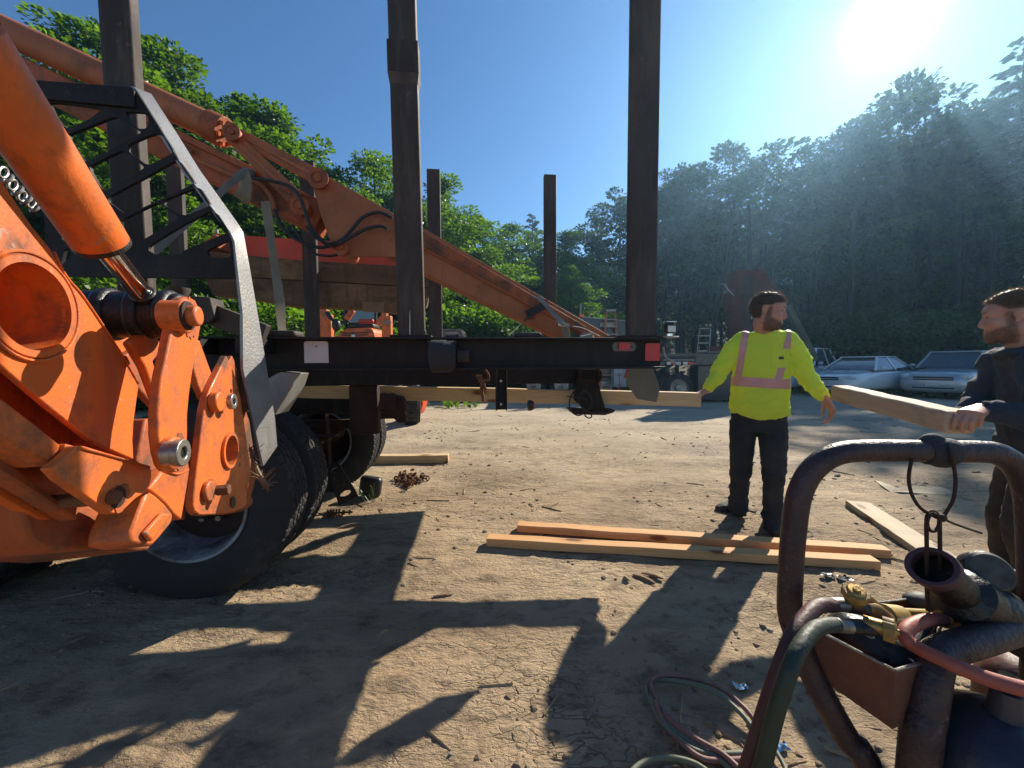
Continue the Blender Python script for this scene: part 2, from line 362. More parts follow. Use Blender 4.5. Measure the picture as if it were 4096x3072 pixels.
# ------------------------------------------------------------------ mesh builder
class MB:
    """collects shapes given in world metres and links them as one mesh object"""
    def __init__(s): s.v, s.f, s.n = [], [], 0
    def add(s, verts, faces):
        k = s.n
        s.v.extend([tuple(p) for p in verts]); s.n += len(verts)
        s.f.extend([tuple(i + k for i in f) for f in faces])
        return s
    def box(s, c, size, R=None):
        c = V(c); hx, hy, hz = (x / 2 for x in size)
        pts = [V((x, y, z)) for z in (-hz, hz) for y in (-hy, hy) for x in (-hx, hx)]
        if R is not None: pts = [R @ p for p in pts]
        return s.add([c + p for p in pts], [(0, 2, 3, 1), (4, 5, 7, 6), (0, 1, 5, 4), (2, 6, 7, 3), (0, 4, 6, 2), (1, 3, 7, 5)])
    def bar(s, a, b, w, h, up=V((0, 0, 1)), w2=None, h2=None):
        """rectangular bar a -> b; h along up, w across"""
        a, b = V(a), V(b); d = (b - a).normalized()
        side = d.cross(V(up)).normalized(); u = side.cross(d).normalized()
        w2 = w if w2 is None else w2; h2 = h if h2 is None else h2
        pts = []
        for p, ww, hh in ((a, w, h), (b, w2, h2)):
            for sx, sz in ((-1, -1), (1, -1), (1, 1), (-1, 1)):
                pts.append(p + side * (sx * ww / 2) + u * (sz * hh / 2))
        return s.add(pts, [(0, 1, 2, 3), (7, 6, 5, 4), (0, 4, 5, 1), (1, 5, 6, 2), (2, 6, 7, 3), (3, 7, 4, 0)])
    def tube(s, pts, r, seg=12, cap=True, squash=1.0, up=None):
        pts = [V(p) for p in pts]; n = len(pts)
        rr = r if isinstance(r, (list, tuple)) else [r] * n
        tang = []
        for i in range(n):
            t = pts[min(i + 1, n - 1)] - pts[max(i - 1, 0)]
            tang.append(t.normalized() if t.length > 1e-9 else V((0, 0, 1)))
        ref = V(up) if up is not None else (V((0, 0, 1)) if abs(tang[0].z) < 0.9 else V((1, 0, 0)))
        nrm = (ref - tang[0] * ref.dot(tang[0])).normalized()
        vs, fs = [], []
        for i in range(n):
            if i:
                q = tang[i - 1].rotation_difference(tang[i]); nrm = (q @ nrm)
                nrm = (nrm - tang[i] * nrm.dot(tang[i])).normalized()
            bi = tang[i].cross(nrm)
            for k in range(seg):
                a = 2 * PI * k / seg
                vs.append(pts[i] + nrm * (math.cos(a) * rr[i]) + bi * (math.sin(a) * rr[i] * squash))
        for i in range(n - 1):
            for k in range(seg):
                k2 = (k + 1) % seg
                fs.append((i * seg + k, i * seg + k2, (i + 1) * seg + k2, (i + 1) * seg + k))
        if cap:
            fs.append(tuple(range(seg - 1, -1, -1))); fs.append(tuple((n - 1) * seg + k for k in range(seg)))
        return s.add(vs, fs)
    def cyl(s, a, b, r, seg=24, r2=None):
        return s.tube([a, b], [r, r if r2 is None else r2], seg)
    def ring(s, a, b, ro, ri, seg=32):
        """a pipe with a bore, a -> b"""
        return s.lathe(a, V(b) - V(a), [(ri, 0), (ro, 0), (ro, 1), (ri, 1)], seg, closed=True)
    def lathe(s, o, axis, prof, seg=32, closed=False, cap=True):
        """prof: (radius, fraction along axis)"""
        o, ax = V(o), V(axis); d = ax.normalized()
        ref = V((0, 0, 1)) if abs(d.z) < 0.9 else V((1, 0, 0))
        x = (ref - d * ref.dot(d)).normalized(); y = d.cross(x)
        vs, fs = [], []
        for r, t in prof:
            for k in range(seg):
                a = 2 * PI * k / seg
                vs.append(o + ax * t + x * (math.cos(a) * r) + y * (math.sin(a) * r))
        m = len(prof)
        for i in range(m if closed else m - 1):
            j = (i + 1) % m
            for k in range(seg):
                k2 = (k + 1) % seg
                fs.append((i * seg + k, i * seg + k2, j * seg + k2, j * seg + k))
        if not closed and cap:
            if prof[0][0] > 1e-6: fs.append(tuple(range(seg - 1, -1, -1)))
            if prof[-1][0] > 1e-6: fs.append(tuple((m - 1) * seg + k for k in range(seg)))
        return s.add(vs, fs)
    def prism(s, loops, off):
        """flat outline (with holes) pushed along off"""
        off = V(off); loops = [[V(p) for p in lp] for lp in loops]
        tris = tessellate_polygon(loops)
        flat = [p for lp in loops for p in lp]; m = len(flat)
        vs = flat + [p + off for p in flat]
        nrm = V((0, 0, 0))
        for a, b, c in tris: nrm += (flat[b] - flat[a]).cross(flat[c] - flat[a])
        fs = []
        flip = nrm.dot(off) > 0
        for a, b, c in tris:
            f = (c, b, a) if flip else (a, b, c)
            fs.append(f); fs.append(tuple(i + m for i in reversed(f)))
        k = 0
        for lp in loops:
            q = len(lp)
            for i in range(q):
                a, b = k + i, k + (i + 1) % q
                fs.append((a, b, b + m, a + m))
            k += q
        return s.add(vs, fs)
    def ball(s, c, r, seg=16, rings=10, R=None):
        c = V(c); rx, ry, rz = (r, r, r) if isinstance(r, (int, float)) else r
        vs, fs = [], []
        for i in range(1, rings):
            th = PI * i / rings
            for k in range(seg):
                a = 2 * PI * k / seg
                p = V((rx * math.sin(th) * math.cos(a), ry * math.sin(th) * math.sin(a), rz * math.cos(th)))
                vs.append(c + (R @ p if R is not None else p))
        top, bot = V((0, 0, rz)), V((0, 0, -rz))
        if R is not None: top, bot = R @ top, R @ bot
        vs += [c + top, c + bot]; t, b = len(vs) - 2, len(vs) - 1
        for i in range(rings - 2):
            for k in range(seg):
                k2 = (k + 1) % seg
                fs.append((i * seg + k, (i + 1) * seg + k, (i + 1) * seg + k2, i * seg + k2))
        for k in range(seg):
            k2 = (k + 1) % seg
            fs.append((t, k, k2)); fs.append((b, (rings - 2) * seg + k2, (rings - 2) * seg + k))
        return s.add(vs, fs)
    def ribbon(s, pts, wide, width, thick=0.003):
        """strap through pts; wide = width direction (one or one per point)"""
        pts = [V(p) for p in pts]; n = len(pts)
        ws = wide if isinstance(wide, list) else [V(wide)] * n
        vs, fs = [], []
        for i in range(n):
            t = (pts[min(i + 1, n - 1)] - pts[max(i - 1, 0)]).normalized()
            w = V(ws[i]); w = (w - t * w.dot(t)).normalized(); nn = t.cross(w)
            for a, b in ((-1, -1), (1, -1), (1, 1), (-1, 1)):
                vs.append(pts[i] + w * (a * width / 2) + nn * (b * thick / 2))
        for i in range(n - 1):
            for k in range(4):
                fs.append((i * 4 + k, i * 4 + (k + 1) % 4, i * 4 + 4 + (k + 1) % 4, i * 4 + 4 + k))
        fs += [(3, 2, 1, 0), tuple(n * 4 - 4 + k for k in range(4))]
        return s.add(vs, fs)
    def mesh(s, name, origin=(0, 0, 0), smooth=True, fix=True):
        me = bpy.data.meshes.new(name)
        o = np.array(origin, dtype=float)
        vv = np.array(s.v, dtype=float).reshape(-1, 3) - o
        me.from_pydata(vv.tolist(), [], s.f)
        if fix:
            b = bmesh.new(); b.from_mesh(me); bmesh.ops.recalc_face_normals(b, faces=b.faces); b.to_mesh(me); b.free()
        if smooth:
            me.polygons.foreach_set('use_smooth', [True] * len(me.polygons))
            me.set_sharp_from_angle(angle=math.radians(38))
        me.update()
        return me
    def center(s):
        vv = np.array(s.v); return V(((vv.min(0) + vv.max(0)) / 2).tolist())

def smooth_path(pts, k=6):
    pts = [V(p) for p in pts]; out = []
    n = len(pts)
    for i in range(n - 1):
        p0, p1, p2, p3 = pts[max(i - 1, 0)], pts[i], pts[i + 1], pts[min(i + 2, n - 1)]
        for j in range(k):
            t = j / k
            out.append(0.5 * ((2 * p1) + (p2 - p0) * t + (2 * p0 - 5 * p1 + 4 * p2 - p3) * t * t + (-p0 + 3 * p1 - 3 * p2 + p3) * t ** 3))
    out.append(pts[-1])
    return out

WORLD_AT = {}
def thing(name, label, cat, loc=(0, 0, 0), group=None):
    o = bpy.data.objects.new(name, None); COL.objects.link(o)
    o.location = loc; o.empty_display_size = 0.1
    o['label'] = label; o['category'] = cat
    if group: o['group'] = group
    WORLD_AT[o.name] = V(loc)
    return o
def obj(name, mb, mat, parent=None, bevel=0.0, smooth=True, label=None, fix=True):
    c = mb.center()
    me = mb.mesh(name, c, smooth, fix)
    o = bpy.data.objects.new(name, me); COL.objects.link(o)
    me.materials.append(mat)
    if parent is not None:
        o.parent = parent; o.location = c - WORLD_AT[parent.name]
    else:
        o.location = c
    WORLD_AT[o.name] = c
    if bevel:
        bv = o.modifiers.new("bevel", 'BEVEL'); bv.width = bevel; bv.segments = 2; bv.limit_method = 'ANGLE'; bv.angle_limit = math.radians(40)
    if label: o['label'] = label
    return o
def tag(o, label, cat, group=None):
    o['label'] = label; o['category'] = cat
    if group: o['group'] = group
    return o
def kind(o, k): o['kind'] = k; return o
def placed(name, me, mat, parent, M):
    """a part with its own local axes (grain along X and so on)"""
    o = bpy.data.objects.new(name, me); COL.objects.link(o)
    if mat is not None and not me.materials: me.materials.append(mat)
    if parent is not None:
        o.parent = parent
        M = Matrix.Translation(-WORLD_AT[parent.name]) @ M
        o.matrix_local = M
        WORLD_AT[o.name] = WORLD_AT[parent.name] + M.to_translation()
    else:
        o.matrix_world = M
        WORLD_AT[o.name] = M.to_translation()
    return o
def axes(o, x, y, z):
    return Matrix(((x.x, y.x, z.x, o.x), (x.y, y.y, z.y, o.y), (x.z, y.z, z.z, o.z), (0, 0, 0, 1)))
# ------------------------------------------------------------------ the ground
def ground_h(x, y):
    x = np.asarray(x, float); y = np.asarray(y, float)
    h = 0.05 * (fbm(x * 0.25, y * 0.25, 3, 3) - 0.5)
    near = np.clip(1.2 - y / 30.0, 0.15, 1.0)
    rut = fbm(x * 0.7 + 2 * fbm(x * 0.3, y * 0.3, 2, 8), y * 2.6, 4, 11)          # drag marks lie along X
    h += 0.048 * (rut - 0.5) * near
    cl = fbm(x * 7.0, y * 11.0, 4, 21, 0.6)
    patch = np.clip(fbm(x * 0.9, y * 1.1, 3, 31) * 2.4 - 0.75, 0, 1)
    h += 0.048 * np.maximum(cl - 0.52, 0) * near * (0.3 + 1.2 * patch)
    fine = fbm(x * 22.0, y * 30.0, 3, 41, 0.6)
    h += 0.010 * (fine - 0.5) * near * (0.4 + 0.8 * patch)
    # tyre tracks pressed into the mud, running across the yard
    for y0, sl, wid in ((2.22, -0.04, 0.13), (2.62, -0.03, 0.12), (4.1, -0.05, 0.15), (5.2, -0.05, 0.16), (6.6, -0.04, 0.16), (8.6, 0.02, 0.2)):
        yc = y0 + sl * x + 0.08 * np.sin(x * 0.8)
        t = (y - yc) / wid
        m = np.clip(1.3 - np.abs(t) ** 2, 0, 1)
        blk = np.sin(x * 2 * PI / 0.085 + np.sign(np.sin(t * 7)) * 1.5 + 0.8 * t) * np.cos(t * 7)
        fade = np.clip(fbm(x * 0.8 + y0, y * 0.5, 2, 51) * 3 - 1.0, 0, 1)
        h -= m * fade * (0.011 + 0.009 * np.clip(blk * 2.5, -1, 1))
    return h
def build_ground():
    ys = np.concatenate([np.linspace(-9, 0.25, 24), 0.3 * (1.0135 ** np.arange(1, 432))])
    ts = np.linspace(-1, 1, 461); ts = 1.55 * ts + 0.45 * ts ** 3
    Y, T = np.meshgrid(ys, ts, indexing='ij')
    X = T * (np.maximum(Y, 0) + 2.2) * (1 + np.maximum(0, -Y) * 0.15)
    Z = ground_h(X, Y)
    Z = np.where(Y < 0.2, Z * 0.6, Z)
    n, m = Y.shape
    co = np.stack([X, Y, Z], -1).reshape(-1, 3)
    idx = np.arange(n * m).reshape(n, m)
    q = np.stack([idx[:-1, :-1], idx[:-1, 1:], idx[1:, 1:], idx[1:, :-1]], -1).reshape(-1, 4)
    me = bpy.data.meshes.new("ground")
    me.vertices.add(len(co)); me.vertices.foreach_set('co', co.ravel())
    me.loops.add(q.size); me.loops.foreach_set('vertex_index', q.ravel().astype(np.int32))
    me.polygons.add(len(q)); me.polygons.foreach_set('loop_start', np.arange(0, q.size, 4, dtype=np.int32))
    me.polygons.foreach_set('loop_total', np.full(len(q), 4, np.int32))
    me.polygons.foreach_set('use_smooth', np.ones(len(q), bool))
    me.update(calc_edges=True)
    o = bpy.data.objects.new("ground", me); COL.objects.link(o)
    return o
def ground_mat():
    m, n, l, out = _new("packed_dirt")
    b = n.new("ShaderNodeBsdfPrincipled")
    tc = n.new("ShaderNodeTexCoord")
    def vm(s):
        q = n.new("ShaderNodeVectorMath"); q.operation = 'MULTIPLY'; q.inputs[1].default_value = s
        l.new(tc.outputs['Object'], q.inputs[0]); return q.outputs[0]
    big = noise(n, l, vm((0.5, 0.7, 1)), 0.9, 5, 0.6)
    col = ramp(n, l, big, [(0.30, (0.265, 0.18, 0.107)), (0.50, (0.38, 0.272, 0.166)), (0.70, (0.47, 0.355, 0.23))])
    mid = noise(n, l, vm((1.0, 1.8, 1)), 5.0, 7, 0.7, 0.4)
    col = mixc(n, l, ramp(n, l, mid, [(0.34, (0.75, 0.75, 0.75)), (0.5, (0, 0, 0))]), col, (0.13, 0.088, 0.055))
    gr = noise(n, l, vm((1, 1, 1)), 85.0, 4, 0.75)
    col = mixc(n, l, ramp(n, l, gr, [(0.5, (0, 0, 0)), (0.75, (0.55, 0.55, 0.55))]), col, (0.42, 0.34, 0.25))
    var = noise(n, l, vm((0.35, 0.8, 1)), 1.7, 5, 0.65, 0.6)
    col = mixc(n, l, 1.0, col, ramp(n, l, var, [(0.32, (0.62, 0.60, 0.58)), (0.5, (1.0, 1.0, 1.0)), (0.68, (1.18, 1.15, 1.08))]), 'MULTIPLY')
    saw = noise(n, l, vm((1, 1.3, 1)), 0.55, 3, 0.5)
    spk = noise(n, l, vm((1, 1, 1)), 60.0, 3, 0.7)
    sk = n.new("ShaderNodeMath"); sk.operation = 'MULTIPLY'
    l.new(ramp(n, l, saw, [(0.60, (0, 0, 0)), (0.70, (1, 1, 1))]), sk.inputs[0]); l.new(ramp(n, l, spk, [(0.48, (0, 0, 0)), (0.58, (0.7, 0.7, 0.7))]), sk.inputs[1])
    col = mixc(n, l, sk.outputs[0], col, (0.50, 0.38, 0.20))
    # paler with distance: far sand colour raised to look sunlit
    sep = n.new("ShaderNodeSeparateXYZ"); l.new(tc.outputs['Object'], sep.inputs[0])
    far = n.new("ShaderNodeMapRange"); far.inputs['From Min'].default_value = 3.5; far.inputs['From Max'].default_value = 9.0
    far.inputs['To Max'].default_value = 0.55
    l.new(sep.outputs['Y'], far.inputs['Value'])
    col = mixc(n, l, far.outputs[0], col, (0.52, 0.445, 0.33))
    # cracks in the dried mud
    vo = n.new("ShaderNodeTexVoronoi"); vo.feature = 'DISTANCE_TO_EDGE'; vo.inputs['Scale'].default_value = 9.0
    wv = n.new("ShaderNodeVectorMath"); wv.operation = 'ADD'
    wn_ = n.new("ShaderNodeTexNoise"); wn_.inputs['Scale'].default_value = 6.0; wn_.inputs['Detail'].default_value = 4
    l.new(vm((0.8, 2.0, 1)), wn_.inputs['Vector']); l.new(vm((0.8, 2.0, 1)), wv.inputs[0])
    ws = n.new("ShaderNodeVectorMath"); ws.operation = 'SCALE'; ws.inputs['Scale'].default_value = 0.35
    l.new(wn_.outputs['Color'], ws.inputs[0]); l.new(ws.outputs[0], wv.inputs[1])
    l.new(wv.outputs[0], vo.inputs['Vector'])
    crack = ramp(n, l, vo.outputs['Distance'], [(0.0, (0, 0, 0)), (0.055, (1, 1, 1))])
    pm = noise(n, l, vm((0.6, 0.9, 1)), 1.3, 3, 0.5)
    pk = ramp(n, l, pm, [(0.45, (0, 0, 0)), (0.6, (1, 1, 1))])
    ck = mixc(n, l, pk, (1, 1, 1), crack)
    col = mixc(n, l, ck, mixc(n, l, 1.0, col, (0.55, 0.52, 0.5), 'MULTIPLY'), col)
    l.new(col, b.inputs['Base Color'])
    b.inputs['Roughness'].default_value = 0.88
    b.inputs['Specular IOR Level'].default_value = 0.25
    h1 = noise(n, l, vm((1, 1.6, 1)), 38.0, 6, 0.7)
    h2 = noise(n, l, vm((1, 2.2, 1)), 9.0, 5, 0.65, 0.5)
    ad = n.new("ShaderNodeMath"); ad.operation = 'MULTIPLY_ADD'; ad.inputs[1].default_value = 1.6
    l.new(h2, ad.inputs[0]); l.new(h1, ad.inputs[2])
    ad2 = n.new("ShaderNodeMath"); ad2.operation = 'MULTIPLY_ADD'; ad2.inputs[1].default_value = 0.5
    sepc = n.new("ShaderNodeSeparateColor"); l.new(ck, sepc.inputs[0])
    l.new(sepc.outputs[0], ad2.inputs[0]); l.new(ad.outputs[0], ad2.inputs[2])
    bm_ = n.new("ShaderNodeBump"); bm_.inputs['Strength'].default_value = 0.85; bm_.inputs['Distance'].default_value = 0.022
    l.new(ad2.outputs[0], bm_.inputs['Height']); l.new(bm_.outputs[0], b.inputs['Normal'])
    l.new(b.outputs[0], out.inputs['Surface'])
    return m
DIRT = ground_mat()
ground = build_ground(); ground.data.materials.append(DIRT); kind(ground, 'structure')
def gz(x, y): return float(ground_h(np.array([x]), np.array([y]))[0])
def Gh(px, py):                                  # point on the uneven ground seen there
    p = G(px, py)
    for _ in range(3): p = G(px, py, gz(p.x, p.y))
    return p

def scatter(name, mat, count, shape, size, ylim, xk=1.5, squash=0.6):
    vs, fs = [], []
    base_v, base_f = shape
    base_v = np.array(base_v, float)
    k = 0
    u = RNG.random(count); y = ylim[0] * (ylim[1] / ylim[0]) ** u
    x = (RNG.random(count) * 2 - 1) * xk * (y + 0.6)
    keep = vnoise(x * 1.4, y * 1.8, 77) > 0.42
    x, y = x[keep], y[keep]
    z = ground_h(x, y)
    for i in range(len(x)):
        a = RNG.random() * 2 * PI
        s = size * (0.35 + RNG.random() ** 3 * 2.2) * (1 + 0.12 * y[i])
        v = base_v * (1 + 0.35 * (RNG.random(base_v.shape) - 0.5)) * s
        v[:, 2] *= squash
        ca, sa = math.cos(a), math.sin(a)
        w = np.stack([v[:, 0] * ca - v[:, 1] * sa + x[i], v[:, 0] * sa + v[:, 1] * ca + y[i], v[:, 2] + z[i]], -1)
        vs.append(w); fs.extend([tuple(j + k for j in f) for f in base_f]); k += len(w)
    mb = MB(); mb.v = np.concatenate(vs).tolist(); mb.f = fs; mb.n = k
    o = obj(name, mb, mat, smooth=False, fix=False)
    kind(o, 'stuff'); return o
_t = (1 + 5 ** .5) / 2
ICO = ([(-1, _t, 0), (1, _t, 0), (-1, -_t, 0), (1, -_t, 0), (0, -1, _t), (0, 1, _t), (0, -1, -_t), (0, 1, -_t), (_t, 0, -1), (_t, 0, 1), (-_t, 0, -1), (-_t, 0, 1)],
       [(0, 11, 5), (0, 5, 1), (0, 1, 7), (0, 7, 10), (0, 10, 11), (1, 5, 9), (5, 11, 4), (11, 10, 2), (10, 7, 6), (7, 1, 8), (3, 9, 4), (3, 4, 2), (3, 2, 6), (3, 6, 8), (3, 8, 9), (4, 9, 5), (2, 4, 11), (6, 2, 10), (8, 6, 7), (9, 8, 1)])
STICK = ([(-6, -.4, 0), (6, -.3, 0), (6, .3, 0), (-6, .4, 0), (-6, 0, .8), (6, 0, .7)], [(0, 1, 5, 4), (1, 2, 5), (2, 3, 4, 5), (3, 0, 4), (0, 3, 2, 1)])
CLOD = MAT("dirt_clod", (0.24, 0.17, 0.105), (0.17, 0.12, 0.075), rough=0.95, bump=0.5, scale=20)
STONE = MAT("small_stone", (0.30, 0.24, 0.175), (0.20, 0.155, 0.115), rough=0.85, bump=0.3, scale=20)
CHIP = MAT("wood_chip", (0.40, 0.28, 0.15), (0.18, 0.12, 0.07), rough=0.9, bump=0.3, scale=3)
scatter("dirt_clods", CLOD, 7000, ICO, 0.0034, (0.7, 12))
scatter("small_stones", STONE, 900, ICO, 0.0028, (0.7, 12))
scatter("wood_chips", CHIP, 1300, STICK, 0.0048, (0.7, 11), squash=0.8)

# ------------------------------------------------------------------ hills, forest, trees
def build_hill():
    xs = np.linspace(-150, 190, 86); ys = np.linspace(24, 170, 50)
    X, Y = np.meshgrid(xs, ys)
    az = X / np.maximum(Y, 1)
    rise = np.clip((Y - 34 - 14 * np.exp(-((az - 0.1) / 0.22) ** 2)) / 70, 0, 1)
    Z = rise ** 1.1 * (13 + 7 * np.clip(np.abs(az - 0.12) * 2.0, 0, 1.6)) + 1.5 * (fbm(X * .05, Y * .05, 3, 5) - .5) * np.clip(rise * 4, 0, 1) - 0.25 * (rise <= 0)
    mb = MB()
    mb.v = np.stack([X, Y, Z], -1).reshape(-1, 3).tolist(); mb.n = X.size
    m, n = X.shape
    mb.f = [(i * n + j, i * n + j + 1, (i + 1) * n + j + 1, (i + 1) * n + j) for i in range(m - 1) for j in range(n - 1)]
    o = obj("hill", mb, MAT("forest_floor", (0.05, 0.05, 0.025), (0.075, 0.06, 0.035), rough=1, bump=0.5, scale=1.2), fix=False)
    kind(o, 'structure')
    return X, Y, Z
HX, HY, HZ = build_hill()
def hill_z(x, y):
    if y < 26: return 0.0
    i = np.clip((y - 24) / (146 / 49), 0, 48.99); j = np.clip((x + 150) / 4.0, 0, 84.99)
    i0, j0 = int(i), int(j); a, b = i - i0, j - j0
    z = HZ[i0, j0] * (1 - a) * (1 - b) + HZ[i0 + 1, j0] * a * (1 - b) + HZ[i0, j0 + 1] * (1 - a) * b + HZ[i0 + 1, j0 + 1] * a * b
    return max(0.0, float(z))

def leaf_quads(cen, dirs, size, rng):
    """one bent leaf (two triangles) at each point"""
    n = len(cen)
    up = np.array([0, 0, 1.0])
    t = dirs + 0.9 * (rng.random((n, 3)) - 0.5); t /= np.linalg.norm(t, axis=1)[:, None] + 1e-9
    nn = up[None] + 1.5 * (rng.random((n, 3)) - 0.5)
    s = np.cross(t, nn); s /= np.linalg.norm(s, axis=1)[:, None] + 1e-9
    L = (size * (0.6 + 0.8 * rng.random(n)))[:, None]
    w = L * 0.36
    nrm = np.cross(s, t)
    a = cen; b = cen + t * L * 0.5 + s * w + nrm * L * 0.10; c = cen + t * L - nrm * L * 0.06; d = cen + t * L * 0.5 - s * w + nrm * L * 0.10
    return np.stack([a, b, c, d], 1).reshape(-1, 3)
def mesh_quads(name, co, mat):
    n = len(co) // 4
    me = bpy.data.meshes.new(name)
    me.vertices.add(len(co)); me.vertices.foreach_set('co', np.ascontiguousarray(co, dtype=np.float32).ravel())
    me.loops.add(len(co)); me.loops.foreach_set('vertex_index', np.arange(len(co), dtype=np.int32))
    me.polygons.add(n); me.polygons.foreach_set('loop_start', np.arange(0, len(co), 4, dtype=np.int32))
    me.polygons.foreach_set('loop_total', np.full(n, 4, np.int32))
    me.update(calc_edges=True)
    me.materials.append(mat)
    return me
def broad_tree(seed, H, R, base, nb=30, leaf=0.17, per=95, mat=None, peak=0.38, big=1.0):
    """returns crown mesh, trunk mesh; trunk foot at the origin. Leaf clumps sit along the outer part of every branch"""
    rng = np.random.default_rng(seed)
    mb = MB()
    r0 = 0.014 * H + 0.04
    ph = rng.random() * 6
    def leader(t): return V((0.16 * math.sin(3 * t + ph) * t * 2, 0.16 * math.cos(2 * t + ph) * t * 2, H * 0.97 * t - 0.15))
    tt = [0, .04, .12, .25, .4, .55, .7, .85, 1]
    mb.tube([leader(t) for t in tt], [r0 * q for q in (1.6, 1.2, 1.0, .85, .68, .5, .34, .18, .05)], 9)
    cs, ds = [], []
    def clump(c, r, k, d):
        q = rng.normal(size=(k, 3)); q /= np.linalg.norm(q, axis=1)[:, None]
        rad = (0.35 + 0.75 * rng.random(k) ** 0.6)[:, None] * r
        off = q * rad * np.array([1, 1, 0.55])
        cs.append(np.array(c) + off); ds.append(q * 0.8 + np.array(d) * 0.5 + np.array([0, 0, -0.35]))
    for i in range(nb):
        f = (i + 0.5) / nb
        z = base + (H - base) * f
        prof = (f / peak) ** 0.6 if f < peak else max(0.06, 1 - ((f - peak) / (1 - peak)) ** 1.35)
        L = R * prof * (0.72 + 0.5 * rng.random())
        a = i * 2.399 + rng.random() * 0.9
        t0 = max(0.06, min(0.95, (z - 0.30 * L) / H)); st = leader(t0)
        e = st + V((L * math.cos(a), L * math.sin(a), L * (0.45 + 0.35 * rng.random()) + 0.2))
        md = st.lerp(e, .5) + V((0, 0, -.10 * L))
        br = r0 * (0.40 - 0.26 * f)
        mb.tube([st, md, e], [br, br * .6, br * .15], 6)
        n = 2 + int(L * 1.7)
        for k in range(n):
            u = 0.42 + 0.62 * (k + rng.random()) / n
            c = st.lerp(e, u) + V((0, 0, -.10 * L * (1 - abs(2 * u - 1))))
            sd = 0.26 * L + 0.12
            c = c + V((rng.normal() * sd, rng.normal() * sd, rng.normal() * sd * .6 + .05))
            rr = (0.42 + 0.34 * rng.random()) * (0.55 + 0.5 * min(1, prof * 1.4)) * big
            clump(c, rr, int(per * rr * rr * 4.2) + 16, ((c - st).normalized()))
            if k % 2 == 0: mb.tube([st.lerp(e, max(0.2, u - .25)), c], [br * .3, br * .06], 5)
    clump(leader(1.0), 0.35, 50, (0, 0, 1))
    co = leaf_quads(np.concatenate(cs), np.concatenate(ds), leaf, rng)
    return mesh_quads("crown", co, mat or LEAF), mb.mesh("trunk")
def conifer(seed, H, R):
    rng = np.random.default_rng(seed)
    cs, ds = [], []
    mb = MB(); mb.tube([(0, 0, -.1), (0, 0, H * .5), (0, 0, H)], [H * .016 + .04, H * .010 + .02, .02], 8)
    n = int(H * 7)
    for i in range(n):
        f = i / n; z = H * (0.10 + 0.9 * f); a = i * 2.399 + rng.random() * .5
        L = R * (1 - f) ** 0.8 * (0.65 + 0.5 * rng.random()) + 0.12
        k = max(10, int(L * 60))
        u = rng.random(k) ** 0.7
        d = np.array([math.cos(a), math.sin(a), -0.18 + 0.5 * f])
        c = np.array([0, 0, z]) + d * (u * L)[:, None]
        s = np.array([-math.sin(a), math.cos(a), 0]) * ((rng.random(k) - .5) * 0.7 * L * (1.05 - u))[:, None]
        c = c + s + rng.normal(size=c.shape) * .05
        cs.append(c); ds.append(np.tile(d, (k, 1)) + s * 2 + np.array([0, 0, -.2]))
    return mesh_quads("crown", leaf_quads(np.concatenate(cs), np.concatenate(ds), 0.26, rng), NEEDLE), mb.mesh("trunk")

PROTO = {}
def proto(key, fn, *a, **k):
    if key not in PROTO: PROTO[key] = fn(*a, **k)
    return PROTO[key]
def put_tree(name, key, x, y, scale, rot, label, group='trees round the yard', z=None, sx=1.0):
    cm, tm = PROTO[key]
    z = hill_z(x, y) - 0.05 if z is None else z
    r = thing(name, label, 'tree', (x, y, z), group)
    r.rotation_euler = (0, 0, rot); r.scale = (scale * sx, scale * sx, scale)
    for nm, me, mt in (("trunk", tm, BARK), ("crown", cm, None)):
        o = bpy.data.objects.new(nm, me); COL.objects.link(o); o.parent = r
        if mt is not None and not me.materials: me.materials.append(mt)
    return r
proto('a', broad_tree, 1, 13.0, 3.3, 0.8, 52, 0.135, 150)
proto('b', broad_tree, 2, 11.5, 2.7, 0.6, 46, 0.135, 150)
proto('c', broad_tree, 3, 12.0, 2.4, 0.5, 44, 0.135, 150)
proto('d', broad_tree, 4, 14.0, 3.7, 2.4, 26, 0.20, 84, mat=LEAF_DARK, peak=0.6, big=1.2)
proto('e', broad_tree, 5, 12.5, 3.2, 1.8, 23, 0.20, 84, mat=LEAF_MID, peak=0.55, big=1.2)
proto('p', conifer, 6, 13.0, 2.3)
proto('s', broad_tree, 8, 3.0, 1.5, 0.1, 16, 0.14, 110, peak=0.4)
proto('t', broad_tree, 9, 2.4, 1.9, 0.05, 16, 0.15, 90, mat=LEAF_DARK, peak=0.4)

